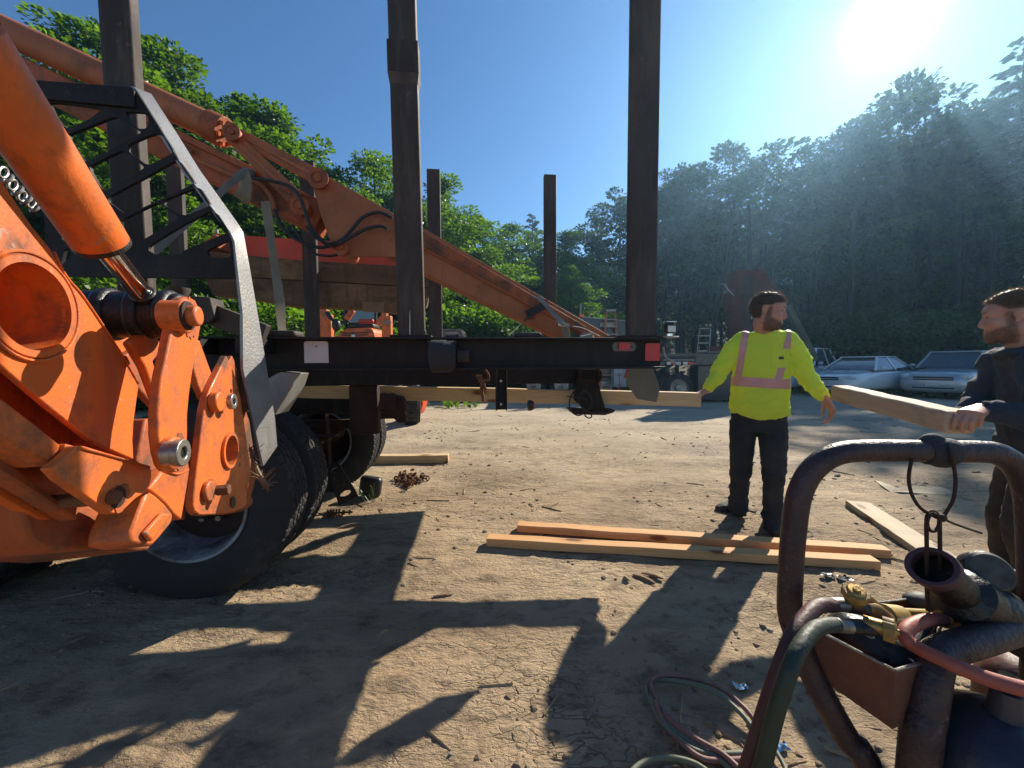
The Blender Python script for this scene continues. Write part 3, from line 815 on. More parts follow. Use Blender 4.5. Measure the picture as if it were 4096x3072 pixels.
def tree_at(name, key, px, py_top, Y, rot, label, Hp, sx=1.0):
    """a tree at depth Y whose top reaches that pixel"""
    p = P(px, py_top, Y); zb = hill_z(p.x, Y) - 0.05
    return put_tree(name, key, p.x, Y, (p.z - zb) / Hp, rot, label, 'trees round the yard', zb, sx)
H_ = {'a': 13.3, 'b': 11.7, 'c': 12.1, 'd': 14.2, 'e': 12.6, 'p': 13.0}
TREES = [
 ('leafy_tree', 'a', 390, 10, 15.0, 0.3, 'tallest bright green tree behind the left truck stake', 1.15),
 ('leafy_tree', 'b', 690, 150, 16.5, 1.2, 'bright green tree whose crown stands right of the left truck stake', 1.1),
 ('leafy_tree', 'c', 120, 300, 13.0, 2.2, 'green tree behind the orange cylinder at the left edge', 1.1),
 ('leafy_tree', 'b', 905, 318, 18.0, 2.9, 'green tree with twin tips behind the orange boom cylinder', 1.15),
 ('leafy_tree', 'c', 1110, 405, 18.5, 0.8, 'green tree above the knuckle of the orange boom', 1.3),
 ('leafy_tree', 'a', 1480, 555, 22.0, 4.0, 'green tree left of the middle truck stake', 1.15),
 ('leafy_tree', 'b', 1330, 625, 21.0, 5.2, 'smaller green tree in front of the tree left of the middle stake', 1.2),
 ('leafy_tree', 'c', 1750, 675, 24.0, 1.9, 'slender green tree right of the middle truck stake', 1.3),
 ('leafy_tree', 'b', 1890, 825, 25.0, 3.6, 'low green tree on the slope of the dip in the skyline', 1.3),
 ('leafy_tree', 'a', 2060, 855, 30.0, 0.1, 'pale green tree left of the far thin stake in the dip', 1.2),
 ('leafy_tree', 'c', 2260, 895, 30.0, 2.6, 'green tree just right of the far thin stake in the dip', 1.5),
 ('leafy_tree', 'b', 1700, 1000, 19.0, 0.6, 'small leafy tree behind the far middle stake', 1.4),
 ('leafy_tree', 'c', 2290, 1040, 20.0, 4.4, 'light green small tree above the lowered boom end', 1.4),
 ('leafy_tree', 'a', 560, 560, 13.0, 5.0, 'leafy tree low behind the cut-out guard plate', 1.2),
 ('leafy_tree', 'b', 1000, 700, 16.0, 2.0, 'leafy tree low behind the hanging tan strap', 1.4),
 ('leafy_tree', 'a', 1560, 820, 19.5, 3.0, 'leafy tree close behind the middle truck stake', 1.2),
 ('conifer_tree', 'p', 2390, 850, 60.0, 0.0, 'far pine tree left of the right-hand truck stake', 1.2),
 ('conifer_tree', 'p', 2130, 860, 64.0, 1.0, 'distant pine tree standing in the dip of the skyline', 1.2),
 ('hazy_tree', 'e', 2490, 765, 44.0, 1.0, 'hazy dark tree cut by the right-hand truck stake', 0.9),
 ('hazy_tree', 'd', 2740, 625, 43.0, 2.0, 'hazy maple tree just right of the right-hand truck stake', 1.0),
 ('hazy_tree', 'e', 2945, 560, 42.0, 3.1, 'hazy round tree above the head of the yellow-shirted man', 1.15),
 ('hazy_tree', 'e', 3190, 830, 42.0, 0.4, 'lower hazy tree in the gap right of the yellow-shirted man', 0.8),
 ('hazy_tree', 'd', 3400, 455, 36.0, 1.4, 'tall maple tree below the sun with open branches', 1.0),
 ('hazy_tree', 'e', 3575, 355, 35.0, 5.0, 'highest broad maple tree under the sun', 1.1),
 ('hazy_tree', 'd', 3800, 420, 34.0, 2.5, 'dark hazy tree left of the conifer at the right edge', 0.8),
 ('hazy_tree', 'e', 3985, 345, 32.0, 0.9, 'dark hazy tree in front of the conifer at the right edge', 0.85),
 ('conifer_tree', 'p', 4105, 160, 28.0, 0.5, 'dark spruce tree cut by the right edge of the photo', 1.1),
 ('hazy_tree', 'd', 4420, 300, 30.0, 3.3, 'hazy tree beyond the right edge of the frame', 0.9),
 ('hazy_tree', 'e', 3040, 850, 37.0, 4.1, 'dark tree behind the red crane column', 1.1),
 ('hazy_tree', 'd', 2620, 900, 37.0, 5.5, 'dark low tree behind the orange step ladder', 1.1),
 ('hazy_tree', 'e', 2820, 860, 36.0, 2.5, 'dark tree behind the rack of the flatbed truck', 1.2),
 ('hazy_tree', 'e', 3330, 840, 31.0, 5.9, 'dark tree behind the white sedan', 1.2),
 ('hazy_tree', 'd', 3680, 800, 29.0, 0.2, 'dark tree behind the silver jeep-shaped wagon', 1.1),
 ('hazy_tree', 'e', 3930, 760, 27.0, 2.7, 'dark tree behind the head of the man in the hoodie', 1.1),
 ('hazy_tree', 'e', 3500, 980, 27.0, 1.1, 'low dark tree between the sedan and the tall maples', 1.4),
]
for nm, key, px, py, Y, rot, lab, sx in TREES: tree_at(nm, key, px, py, Y, rot, lab, H_[key], sx)

SHRUBS = [(900, 11.5), (1050, 13.0), (1180, 12.5), (640, 11.0), (300, 10.0), (1450, 17.0), (1700, 16.0), (1860, 17.5), (2020, 16.5), (2160, 18.0), (2300, 17.0), (2440, 19.0)]
SHRUB_LABELS = ['leafy bush seen under the muddy blade beside the grey guard', 'sunlit bush behind the hanging tan strap', 'dark bush left of the orange tractor',
                'bush behind the two-ear orange linkage', 'bush behind the orange cylinder rod', 'bush behind the cab of the orange tractor', 'bush between the tractor and the far middle stake',
                'bright bush right of the far middle stake', 'bush below the strapped boom end', 'bush behind the far thin stake', 'bush left of the amber beacon', 'bush behind the orange step ladder']
for i, (px, Y) in enumerate(SHRUBS):
    p = P(px, 1400, Y)
    put_tree("bush", 's', p.x, Y, 0.95 + 0.35 * ((i * 37) % 10) / 10, i * 1.3, SHRUB_LABELS[i], 'bushes at the edge of the trees')
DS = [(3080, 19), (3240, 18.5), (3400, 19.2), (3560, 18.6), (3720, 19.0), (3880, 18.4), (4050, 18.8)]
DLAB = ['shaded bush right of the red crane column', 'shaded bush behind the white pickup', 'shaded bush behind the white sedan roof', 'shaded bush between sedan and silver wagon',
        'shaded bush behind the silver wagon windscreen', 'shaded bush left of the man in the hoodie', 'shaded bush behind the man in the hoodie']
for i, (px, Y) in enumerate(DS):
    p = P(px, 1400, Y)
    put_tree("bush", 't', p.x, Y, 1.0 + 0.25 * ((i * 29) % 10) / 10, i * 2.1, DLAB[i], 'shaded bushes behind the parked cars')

def far_forest():
    """the wooded slope behind the single trees, one mass of leaves"""
    rng = np.random.default_rng(99)
    cs, ds = [], []
    for (x0, x1, y0, y1, k, hh) in ((-34, -2, 22, 34, 420, 9.0), (-6, 24, 46, 70, 420, 10.0), (20, 80, 44, 66, 460, 9.0)):
        for _ in range(k):
            x = x0 + (x1 - x0) * rng.random(); y = y0 + (y1 - y0) * rng.random()
            top = hh * (0.55 + 0.4 * rng.random())
            z = hill_z(x, y) + top * rng.random() ** 0.8
            n = 60
            r = 1.0 + 0.5 * rng.random()
            d = rng.normal(size=(n, 3)); d /= np.linalg.norm(d, axis=1)[:, None]
            d[:, 2] = np.abs(d[:, 2]) - 0.2
            cs.append(np.array([x, y, z]) + d * r * (0.7 + 0.5 * rng.random((n, 1)))); ds.append(d + np.array([0, 0, -.3]))
    co = leaf_quads(np.concatenate(cs), np.concatenate(ds), 0.36, rng)
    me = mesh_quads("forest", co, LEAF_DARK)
    o = bpy.data.objects.new("forest", me); COL.objects.link(o); kind(o, 'stuff')
far_forest()
def pole_trunks():
    rng = np.random.default_rng(41)
    tm = MB(); tm.tube([(0, 0, -.2), (.05, 0, 3), (0, .06, 6), (.04, 0, 9)], [.17, .14, .11, .07], 8)
    for k in range(5): a = k * 1.9; tm.tube([(0, 0, 4 + k * .8), (math.cos(a) * .7, math.sin(a) * .7, 4.8 + k * .8), (math.cos(a) * 1.3, math.sin(a) * 1.3, 5.2 + k * .8)], [.05, .03, .01], 5)
    base_v, base_f = np.array(tm.v), tm.f
    mb = MB()
    for i in range(46):
        px = 2480 + 1650 * rng.random(); Y = 22.5 + 13 * rng.random(); p = P(px, 1400, Y)
        R_ = np.array(Matrix.Rotation(rng.random() * 6, 3, 'Z') @ Matrix.Rotation(rng.normal() * .04, 3, 'X')); s_ = .8 + .5 * rng.random()
        mb.add((base_v * s_ @ R_.T + np.array([p.x, Y, hill_z(p.x, Y) - .05])).tolist(), base_f)
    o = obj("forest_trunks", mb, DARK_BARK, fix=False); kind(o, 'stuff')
pole_trunks()
def far_grass():
    rng = np.random.default_rng(98)
    n = 26000
    y = 10.5 + 16 * rng.random(n) ** 0.8
    x = -22 + 52 * rng.random(n)
    keep = (y > 13.5 + 1.2 * np.sin(x * 0.7) - 2.0 * (x < -1)) & (vnoise(x * .5, y * .5, 5) > 0.25)
    x, y = x[keep], y[keep]
    c = np.stack([x, y, ground_h(x, y)], -1)
    d = np.stack([rng.normal(size=len(x)) * .3, rng.normal(size=len(x)) * .3, np.ones(len(x))], -1)
    me = mesh_quads("weeds", leaf_quads(c, d, 0.22, rng), GRASSM)
    o = bpy.data.objects.new("weeds", me); COL.objects.link(o); kind(o, 'stuff')
far_grass()

def glare_haze():  # scattering box added for the veiling glare and glow round the sun
    m, n, l, out = _new("glare_veil_air")
    v = n.new("ShaderNodeVolumePrincipled")
    v.inputs['Color'].default_value = (0.36, 0.66, 1.0, 1)
    v.inputs['Density'].default_value = 0.0013
    v.inputs['Anisotropy'].default_value = 0.68
    l.new(v.outputs[0], out.inputs['Volume'])
    mb = MB(); mb.box((25, 83, 22), (360, 190, 46)); o = obj("glare_haze", mb, m, smooth=False); kind(o, 'stuff')
glare_haze()
# ------------------------------------------------------------------ the log truck
TH = math.atan(0.1)
TU = V((math.cos(TH), math.sin(TH), 0))          # along the rail, to the rear of the truck (right)
TN = V((-math.sin(TH), math.cos(TH), 0))         # across the truck, away from the camera
TO = V((0, 2.065, 0))
UPZ = V((0, 0, 1))
TR = Matrix((TU, TN, UPZ)).transposed()
def T(s, w, z): return TO + TU * s + TN * w + UPZ * z
def TP(px, py, w):                               # the point of the truck's plane w seen there
    return PL(px, py, TN, TN.dot(TO) + w)
def tloc(p):
    q = V(p) - TO
    return q.dot(TU), q.dot(TN), q.z
def tbox(mb, s0, s1, w0, w1, z0, z1):
    return mb.box(T((s0 + s1) / 2, (w0 + w1) / 2, (z0 + z1) / 2), (abs(s1 - s0), abs(w1 - w0), abs(z1 - z0)), TR)
ZT = tloc(TP(1500, 1349, 0))[2]; ZB = tloc(TP(1500, 1481, 0))[2]
S_END = tloc(TP(2655, 1400, 0))[0]
WID = 2.40
truck = thing("log_truck", "dark steel log truck bed with tall stakes and double rear tyres", "log truck", T(-1.0, 1.2, 0))

def channel(name, w, face, s0, s1, z0, z1, mat):
    """steel channel: web plus top and bottom flange; face -1 shows its open side to the camera"""
    mb = MB(); t = 0.012; fl = 0.065
    tbox(mb, s0, s1, w, w + t, z0, z1)
    a, b = (w - fl, w) if face < 0 else (w + t, w + fl + t)
    tbox(mb, s0, s1, a, b, z1 - t, z1); tbox(mb, s0, s1, a, b, z0, z0 + t)
    return obj(name, mb, mat, truck, bevel=0.003)
rail = channel("side_rail", 0.035, -1, -4.6, S_END, ZB, ZT, BLACK_STEEL)
channel("side_rail", WID - 0.02, 1, -4.6, S_END, ZB, ZT, BLACK_STEEL)
# chassis rails and what hangs below them
for w in (0.78, 1.58):
    mb = MB(); tbox(mb, -4.6, 0.62, w, w + 0.07, 1.10, 1.36); obj("chassis_rail", mb, BLACK_STEEL, truck, bevel=0.006)
for s in (-2.9, -1.55, -0.30, 0.66):
    mb = MB(); tbox(mb, s - 0.06, s + 0.06, 0.052, WID - 0.025, ZT - 0.12, ZT - 0.014); obj("cross_bunk", mb, BLACK_STEEL, truck, bevel=0.004)
mb = MB(); tbox(mb, S_END - 0.012, S_END, 0.05, WID - 0.02, ZB, ZT + 0.0); obj("rear_crossmember", mb, BLACK_STEEL, truck, bevel=0.003)

def stake(px_l, px_r, py_ref, w, z0, z1, depth, lean_px=0, mat=POST_STEEL, sleeve=None, cap=False):
    """upright log stake whose front face spans those pixels at py_ref"""
    a = tloc(TP(px_l, py_ref, w)); b = tloc(TP(px_r, py_ref, w))
    s0, s1 = a[0], b[0]; wd = s1 - s0; t = 0.008
    mb = MB()
    k = lean_px * (TP(px_l + 1, py_ref, w) - TP(px_l, py_ref, w)).length
    base = T((s0 + s1) / 2 + k * (z0 - a[2]), w + depth / 2, z0); top = T((s0 + s1) / 2 + k * (z1 - a[2]), w + depth / 2, z1)
    mb.bar(base, top, wd, depth, up=TN)
    o = obj("stake", mb, mat, truck, bevel=0.010)
    if sleeve:
        zs0, zs1, g = sleeve
        f0 = base.lerp(top, (zs0 - z0) / (z1 - z0)); f1 = base.lerp(top, (zs1 - z0) / (z1 - z0))
        mb = MB(); mb.bar(f0, f1, wd + 2 * g, depth + 2 * g, up=TN)
        d = f1 - f0
        obj("sleeve", mb, mat, o, bevel=0.006)
        mb = MB(); mb.bar(f0 - d.normalized() * 0.05, f0 - d.normalized() * 0.001, wd + 0.1 * g, depth + 0.1 * g, up=TN, w2=wd + 2 * g, h2=depth + 2 * g)
        obj("sleeve_taper", mb, mat, o)
    # foot plate and pocket on the deck
    mb = MB(); mb.box(base + UPZ * 0.006, (wd + 0.07, depth + 0.05, 0.012), TR); obj("foot_plate", mb, BLACK_STEEL, truck)
    return o
zt = lambda py, w, px=2048: tloc(TP(px, py, w))[2]
stake(403, 531, 250, 0.0, ZT, 3.55, 0.062, lean_px=-9)
mid = stake(1576, 1686, 900, 0.0, ZT, 3.55, 0.060, lean_px=-9, sleeve=(zt(290, 0, 1610), zt(160, 0, 1610), 0.008))
stake(2518, 2633, 900, 0.0, ZT, 3.55, 0.050, lean_px=1, sleeve=None)
for (l, r, top) in ((676, 737, 638), (1207, 1264, 642), (1711, 1764, 674), (2177, 2226, 696)):
    stake(l, r, 1000, WID - 0.06, ZT, zt(top, WID - 0.06, (l + r) / 2), 0.060)
# weld bead / grease fitting on the middle stake foot, thin pipe beside it
mb = MB(); mb.tube([TP(1640, 1340, -0.01), TP(1640, 1240, -0.01)], 0.004, 8); obj("brake_line", mb, BARE, truck)
mb = MB(); mb.cyl(TP(1693, 1348, 0.0), TP(1693, 1322, 0.0), 0.016, 16); obj("pivot_pin", mb, POST_STEEL, truck, bevel=0.003)
for (x0, x1, y0, y1) in ((1045, 1200, 1321, 1347), (2063, 2190, 1329, 1350)):
    a = tloc(TP(x0, y1, 0.01)); b = tloc(TP(x1 - 22, y0, 0.01))
    mb = MB(); tbox(mb, a[0], b[0], 0.01, 0.13, ZT + 0.002, b[2]); obj("deck_block", mb, POST_STEEL, truck, bevel=0.012)
# white plate, marker lamp, reflector, work lamp
def rail_plate(x0, y0, x1, y1, w, th, mat, name, r=0.012, corners=(1, 1, 1, 1), parent=truck):
    a = tloc(TP(x0, y1, w)); b = tloc(TP(x1, y0, w))
    pts = []
    cs = [(a[0], a[2], 1, 1, 0), (b[0], a[2], -1, 1, 1), (b[0], b[2], -1, -1, 2), (a[0], b[2], 1, -1, 3)]
    for (s, z, dx, dz, k) in cs:
        rr = r if corners[k] else 0.0008
        st = {0: PI, 1: 1.5 * PI, 2: 0, 3: 0.5 * PI}[k]
        for q in range(6):
            an = st + q / 5 * PI / 2
            pts.append(T(s + dx * rr + rr * math.cos(an), w, z + dz * rr + rr * math.sin(an)))
    mb = MB(); mb.prism([pts], TN * th)
    return obj(name, mb, mat, parent)
wp = rail_plate(1218, 1365, 1312, 1452, 0.028, 0.004, LABEL_WHITE, "white_plate", 0.014, (0, 0, 1, 1))
mb = MB(); mb.cyl(TP(1265, 1386, 0.028), TP(1265, 1386, 0.024), 0.007, 14); obj("rivet", mb, BARE, wp)
ml = rail_plate(2450, 1368, 2544, 1405, 0.026, 0.006, LABEL_WHITE, "marker_lamp", 0.023)
ml.data.materials[0] = MAT("dull_lamp_base", (0.17, 0.15, 0.14), (0.13, 0.12, 0.115), rough=0.5)
rail_plate(2477, 1371, 2519, 1401, 0.014, 0.012, RED_LENS, "red_lens", 0.006, parent=ml)
for x in (2470, 2528):
    mb = MB(); mb.cyl(TP(x, 1387, 0.027), TP(x, 1387, 0.022), 0.005, 12); obj("screw", mb, TRIM, ml)
rail_plate(2581, 1373, 2641, 1443, 0.024, 0.006, RED_LENS, "red_reflector", 0.010, (0, 0, 1, 1))
# tail of the rail: bent lip, work lamp on its bracket
a = T(S_END - 0.02, 0.0, ZT + 0.004)
mb = MB(); mb.bar(a, a + TU * 0.09, 0.07, 0.008); obj("lamp_bracket", mb, GREY_STEEL, truck, bevel=0.002)
c = T(S_END + 0.03, 0.0, ZT + 0.008)
lamp = MB(); lamp.box(c + UPZ * 0.045, (0.05, 0.05, 0.062), TR); wl_ = obj("work_lamp", lamp, TRIM, truck, bevel=0.012)
mb = MB(); mb.box(c + UPZ * 0.040 - TN * 0.027 , (0.044, 0.006, 0.034), TR); obj("lamp_lens", mb, LAMP_CLEAR, wl_, bevel=0.002)
mb = MB(); mb.box(c + UPZ * 0.079, (0.056, 0.056, 0.006), TR); obj("lamp_hood", mb, CHROME, wl_, bevel=0.002)
mb = MB(); mb.cyl(c + UPZ * 0.0, c + UPZ * 0.016, 0.018, 14); obj("lamp_foot", mb, CHROME, wl_)
mb = MB(); mb.tube(smooth_path([T(S_END + .002, 0.01, ZT - .05), T(S_END + .012, 0.01, ZT - .10), T(S_END + .03, 0, ZB + .05), T(S_END + .065, 0, ZB + .03), T(S_END + .07, 0, ZB + .02)]), 0.007, 8)
obj("bent_lip", mb, GREY_STEEL, truck)
# mud flap below the rear stake
flap = MB(); flap.prism([[TP(2516, 1474, 0.42), TP(2612, 1474, 0.42), TP(2640, 1554, 0.42), TP(2626, 1609, 0.42), TP(2550, 1596, 0.42), TP(2504, 1533, 0.42)]], TN * 0.004)
obj("mud_flap", flap, FLAP, truck, label="pale grey plastic mud flap")
# hanging bracket, spring hook, red lamp, connector tangle
mb = MB()
a = tloc(TP(1983, 1640, 0.08)); b = tloc(TP(2026, 1478, 0.08))
tbox(mb, a[0], b[0], 0.092, 0.104, a[2], ZB); tbox(mb, a[0], a[0] + 0.007, 0.05, 0.092, a[2], ZB); tbox(mb, b[0] - 0.007, b[0], 0.05, 0.092, a[2], ZB)
hb = obj("hanging_bracket", mb, BLACK_STEEL, truck, bevel=0.002)
for py in (1617, 1524):
    mb = MB(); mb.cyl(TP(2004, py, 0.0915), TP(2004, py, 0.083), 0.008, 6); obj("bolt", mb, BARE, hb)
mb = MB()
mb.tube(smooth_path([TP(1940, 1480, 0.1), TP(1953, 1500, 0.1), TP(1952, 1520, 0.1), TP(1936, 1526, 0.1), TP(1938, 1552, 0.1), TP(1946, 1553, 0.1)]), 0.008, 8)
for i in range(4): mb.box(TP(1916 + 4 * i, 1504 + 11 * i, 0.1), (0.036 - 0.004 * i, 0.02, 0.012), TR)
mb.tube([TP(1924, 1540, 0.1), TP(1935, 1606, 0.1)], 0.009, 8)
obj("spring_hook", mb, RUST, truck)
c = TP(2120, 1622, 0.5)
mb = MB(); mb.lathe(c - TU * 0.018, TU * 0.036, [(0.02, 0), (0.036, 0.1), (0.036, 0.8), (0.03, 1)], 20); sl = obj("side_lamp", mb, PLASTIC_BLACK, truck)
mb = MB(); mb.lathe(c + TU * 0.0185, TU * 0.012, [(0.031, 0), (0.026, 0.7), (0.0, 1)], 20); obj("lamp_lens", mb, RED_LENS, sl)
mb = MB(); mb.bar(c + UPZ * 0.03, c + UPZ * (ZB - c.z), 0.02, 0.006); obj("lamp_bracket", mb, BLACK_STEEL, truck)
# trailer plug, cable loops and the guard plate around it
mb = MB(); mb.prism([[TP(2318, 1478, 0.72), TP(2392, 1478, 0.72), TP(2402, 1560, 0.72), TP(2422, 1634, 0.72), TP(2340, 1636, 0.72), TP(2298, 1600, 0.72), TP(2300, 1548, 0.72)]], TN * 0.03)
gp = obj("hitch_plate", mb, BLACK_STEEL, truck, bevel=0.004)
mb = MB(); mb.prism([[TP(2285, 1638, 0.68), TP(2400, 1645, 0.68), TP(2462, 1640, 0.68), TP(2455, 1650, 0.68), TP(2420, 1661, 0.68), TP(2300, 1658, 0.68)]], TN * 0.16)
obj("step_shelf", mb, DARK_RUST, truck, bevel=0.003)
for lp in ([(2300, 1560), (2282, 1590), (2278, 1625), (2290, 1650), (2312, 1662), (2330, 1656)], [(2330, 1560), (2360, 1580), (2366, 1620), (2345, 1640), (2318, 1615), (2322, 1575), (2345, 1558)],
           [(2338, 1660), (2352, 1672), (2366, 1668), (2364, 1656)], [(2310, 1556), (2290, 1552), (2276, 1560)], [(2350, 1600), (2322, 1590), (2300, 1590), (2268, 1585)]):
    mb = MB(); mb.tube(smooth_path([TP(x, y, 0.66) for x, y in lp]), 0.005, 7); obj("cable", mb, BLACK_RUBBER, truck)
for lp in ([(2320, 1476), (2322, 1500), (2326, 1516), (2352, 1521), (2380, 1518)], [(2384, 1478), (2402, 1492), (2400, 1516), (2390, 1530), (2394, 1548)]):
    mb = MB(); mb.tube(smooth_path([TP(x, y, 0.68) for x, y in lp]), 0.012, 8); obj("safety_chain_hook", mb, DARK_RUST, truck)
for x in (2335, 2385):
    mb = MB(); A = TP(x, 1490, 0.74); mb.bar(A - UPZ * .02, V((A.x, A.y, ZT - .02)), 0.02, 0.05); obj("hitch_hanger", mb, BLACK_STEEL, truck)
# strap winch on the rail
c = TP(1772, 1424, -0.03)
mb = MB(); mb.cyl(c - TU * 0.07, c + TU * 0.135, 0.016, 18); wn1 = obj("winch_spindle", mb, BLACK_STEEL, truck)
for ds in (-0.071, 0.065):
    mb = MB(); mb.box(c + TU * ds + TN * 0.02, (0.006, 0.11, 0.15), TR); obj("winch_cheek", mb, BLACK_STEEL, truck, bevel=0.002)
mb = MB(); mb.ring(c + TU * 0.075, c + TU * 0.135, 0.034, 0.020, 24); hd = obj("winch_head", mb, POST_STEEL, truck)
for k in range(4):
    a = k * PI / 2 + 0.5; d = TN * math.cos(a) + UPZ * math.sin(a)
    mb = MB(); mb.cyl(c + TU * 0.108 + d * 0.031, c + TU * 0.108 + d * 0.0352, 0.009, 12); obj("bar_hole", mb, TRIM, hd)
mb = MB()
for i, (r, dx, tl) in enumerate(((0.072, 0.0, 0), (0.075, -0.012, 0.05), (0.069, 0.02, -0.04))):
    ps = [c + TU * (dx + tl * math.cos(a) * 0.4) + (TN * math.cos(a) + UPZ * math.sin(a) * 1.08) * (r + 0.004 * math.sin(3 * a + i)) for a in np.linspace(0, 2 * PI, 30)]
    mb.ribbon(ps, TU, 0.085 - 0.012 * i, 0.004)
obj("wound_strap", mb, STRAP_BLACK, truck)
mb = MB(); mb.ribbon(smooth_path([c + TN * 0.05 + UPZ * 0.05 + TU * 0.05, TP(1805, 1372, -0.01), TP(1803, 1340, 0.02), TP(1806, 1331, 0.06), TP(1812, 1338, 0.12), TP(1815, 1349, 0.2)]), TU, 0.06, 0.004)
obj("strap_tail", mb, STRAP_BLACK, truck)

# wheels -------------------------------------------------------------
def tyre_mesh():
    R, Wd, seg = 0.52, 0.27, 360
    prof = []
    for (r, y) in ((0.292, -0.10), (0.30, -0.118), (0.33, -0.131), (0.38, -0.138), (0.43, -0.135), (0.475, -0.122), (0.497, -0.112)): prof.append((r, y, 0))
    prof.append((0.508, -0.108, 2))
    ys = np.linspace(-0.102, 0.102, 41)
    for y in ys: prof.append((0.52 - 0.007 * (y / 0.1) ** 2, y, 1))
    prof.append((0.508, 0.108, 2))
    for (r, y) in ((0.497, 0.112), (0.475, 0.122), (0.43, 0.135), (0.38, 0.138), (0.33, 0.131), (0.30, 0.118), (0.292, 0.10)): prof.append((r, y, 0))
    vs, fs = [], []
    for (r, y, k) in prof:
        for i in range(seg):
            a = 2 * PI * i / seg; rr = r
            if k == 1:
                zz = 0.008 * (1 - abs((i % 12) - 6) / 3)
                for g in (-0.056, -0.019, 0.019, 0.056):
                    if abs(y - g - zz) < 0.0045: rr -= 0.012
                if abs(y) > 0.062 and (i % 6) == 0: rr -= 0.007
                if abs(y) <= 0.062 and (i + 3 * int(abs(y) > .019)) % 6 == 0: rr -= 0.005
            if k == 2 and (i % 6) == 0: rr -= 0.006
            vs.append((rr * math.cos(a), y, rr * math.sin(a)))
    n = len(prof)
    for j in range(n - 1):
        for i in range(seg):
            i2 = (i + 1) % seg
            fs.append((j * seg + i, j * seg + i2, (j + 1) * seg + i2, (j + 1) * seg + i))
    mb = MB(); mb.add(vs, fs); me = mb.mesh("tyre", (0, 0, 0), smooth=False)
    me.polygons.foreach_set('use_smooth', [True] * len(me.polygons)); me.set_sharp_from_angle(angle=math.radians(24))
    return me
def rim_mesh(flip):
    s = -1 if flip else 1
    prof = [(0.296, -0.118), (0.304, -0.125), (0.300, -0.130), (0.288, -0.126), (0.278, -0.10), (0.268, -0.03), (0.262, 0.03), (0.255, 0.075)]
    mb = MB(); mb.lathe((0, 0, 0), (0, s, 0), prof, 64, cap=False)
    return mb.mesh("rim")
TYRE, RIMO = tyre_mesh(), rim_mesh(False)
AX_S = tloc(V((-1.70, 1.95, 0)))[0]
NUT = [None]
HUB = MB(); HUB.lathe((0, 0, 0), (0, 1, 0), [(0.257, 0.07), (0.235, 0.085), (0.150, 0.092), (0.118, 0.07), (0.112, -0.01), (0.100, -0.035), (0.0, -0.04)], 48, cap=False)
HUBM = HUB.mesh("hub"); HUBM.materials.append(DARK_RUST)  # dark rust stands in for deep shade and dirt in the dish
def wheel(s, w, flip, z=0.515):
    M = axes(T(s, w, z), TU, TN, UPZ)
    t = placed("tyre", TYRE, RUBBER, truck, M)
    if flip: M = axes(T(s, w, z), -TU, -TN, UPZ)
    r = bpy.data.objects.new("rim", RIMO); COL.objects.link(r)
    if not RIMO.materials: RIMO.materials.append(RIM_WHITE)
    r.parent = t
    hb_ = bpy.data.objects.new("hub", HUBM); COL.objects.link(hb_); hb_.parent = t
    if not flip and w < 0.3:
        if NUT[0] is None:
            nm = MB(); nm.cyl(V((0, 0.083, 0)), V((0, 0.045, 0)), 0.016, 6); NUT[0] = nm.mesh("wheel_nut"); NUT[0].materials.append(BARE)
        for k in range(10):
            a = k * 2 * PI / 10
            n = bpy.data.objects.new("wheel_nut", NUT[0]); COL.objects.link(n); n.parent = t
            n.location = (math.cos(a) * 0.143, 0, math.sin(a) * 0.143)
    return t
W0 = 0.06
wheel(AX_S, W0 + 0.14, False); wheel(AX_S, W0 + 0.14 + 0.32, True)
wheel(AX_S + 0.02, 1.88, False); wheel(AX_S + 0.02, 1.88 + 0.32, True)
wheel(AX_S - 1.32, W0 + 0.14, False); wheel(AX_S - 1.32, W0 + 0.46, True)
for s in (AX_S, AX_S - 1.32):
    mb = MB(); mb.tube([T(s, 0.3, 0.52), T(s, 0.9, 0.52), T(s, 1.05, 0.54), T(s, 1.2, 0.55), T(s, 1.35, 0.54), T(s, 1.5, 0.52), T(s, 2.1, 0.52)], [0.075, 0.08, 0.15, 0.21, 0.15, 0.08, 0.075], 20)
    obj("axle", mb, DARK_RUST, truck)
    for w in (0.80, 1.60):
        mb = MB()
        for k in range(6): mb.bar(T(s - 0.52 + 0.05 * k, w, 0.74 - 0.022 * k), T(s + 0.52 - 0.05 * k, w, 0.74 - 0.022 * k), 0.075, 0.016)
        obj("leaf_spring", mb, DARK_RUST, truck)
    for w in (0.72, 1.68):
        mb = MB(); mb.cyl(T(s + 0.18, w - 0.05, 0.62), T(s + 0.18, w + 0.12, 0.62), 0.085, 24); mb.cyl(T(s + 0.18, w + 0.12, 0.62), T(s + 0.05, w + 0.12, 0.58), 0.02, 10)
        obj("brake_chamber", mb, DARK_RUST, truck, bevel=0.006)
for w in (0.82, 1.62):
    mb = MB(); tbox(mb, AX_S + 0.60, AX_S + 0.80, w, w + 0.10, 0.74, 1.10); obj("spring_hanger", mb, DARK_RUST, truck, bevel=0.01)
mb = MB(); mb.prism([[TP(1535, 1575, 0.75), TP(1605, 1590, 0.75), TP(1622, 1620, 0.75), TP(1624, 1690, 0.75), TP(1592, 1692, 0.75), TP(1540, 1640, 0.75)]], TN * 0.12)
obj("rear_hanger", mb, DARK_RUST, truck, bevel=0.006)
mb = MB(); mb.box(TP(1551, 1605, 0.72), (0.10, 0.05, 0.11), TR); obj("limit_block", mb, DARK_RUST, truck, bevel=0.006)
mb = MB(); tbox(mb, -2.6, AX_S + 0.9, 1.10, 1.36, 0.86, 1.08); obj("air_tank_crossmember", mb, BLACK_STEEL, truck, bevel=0.02)
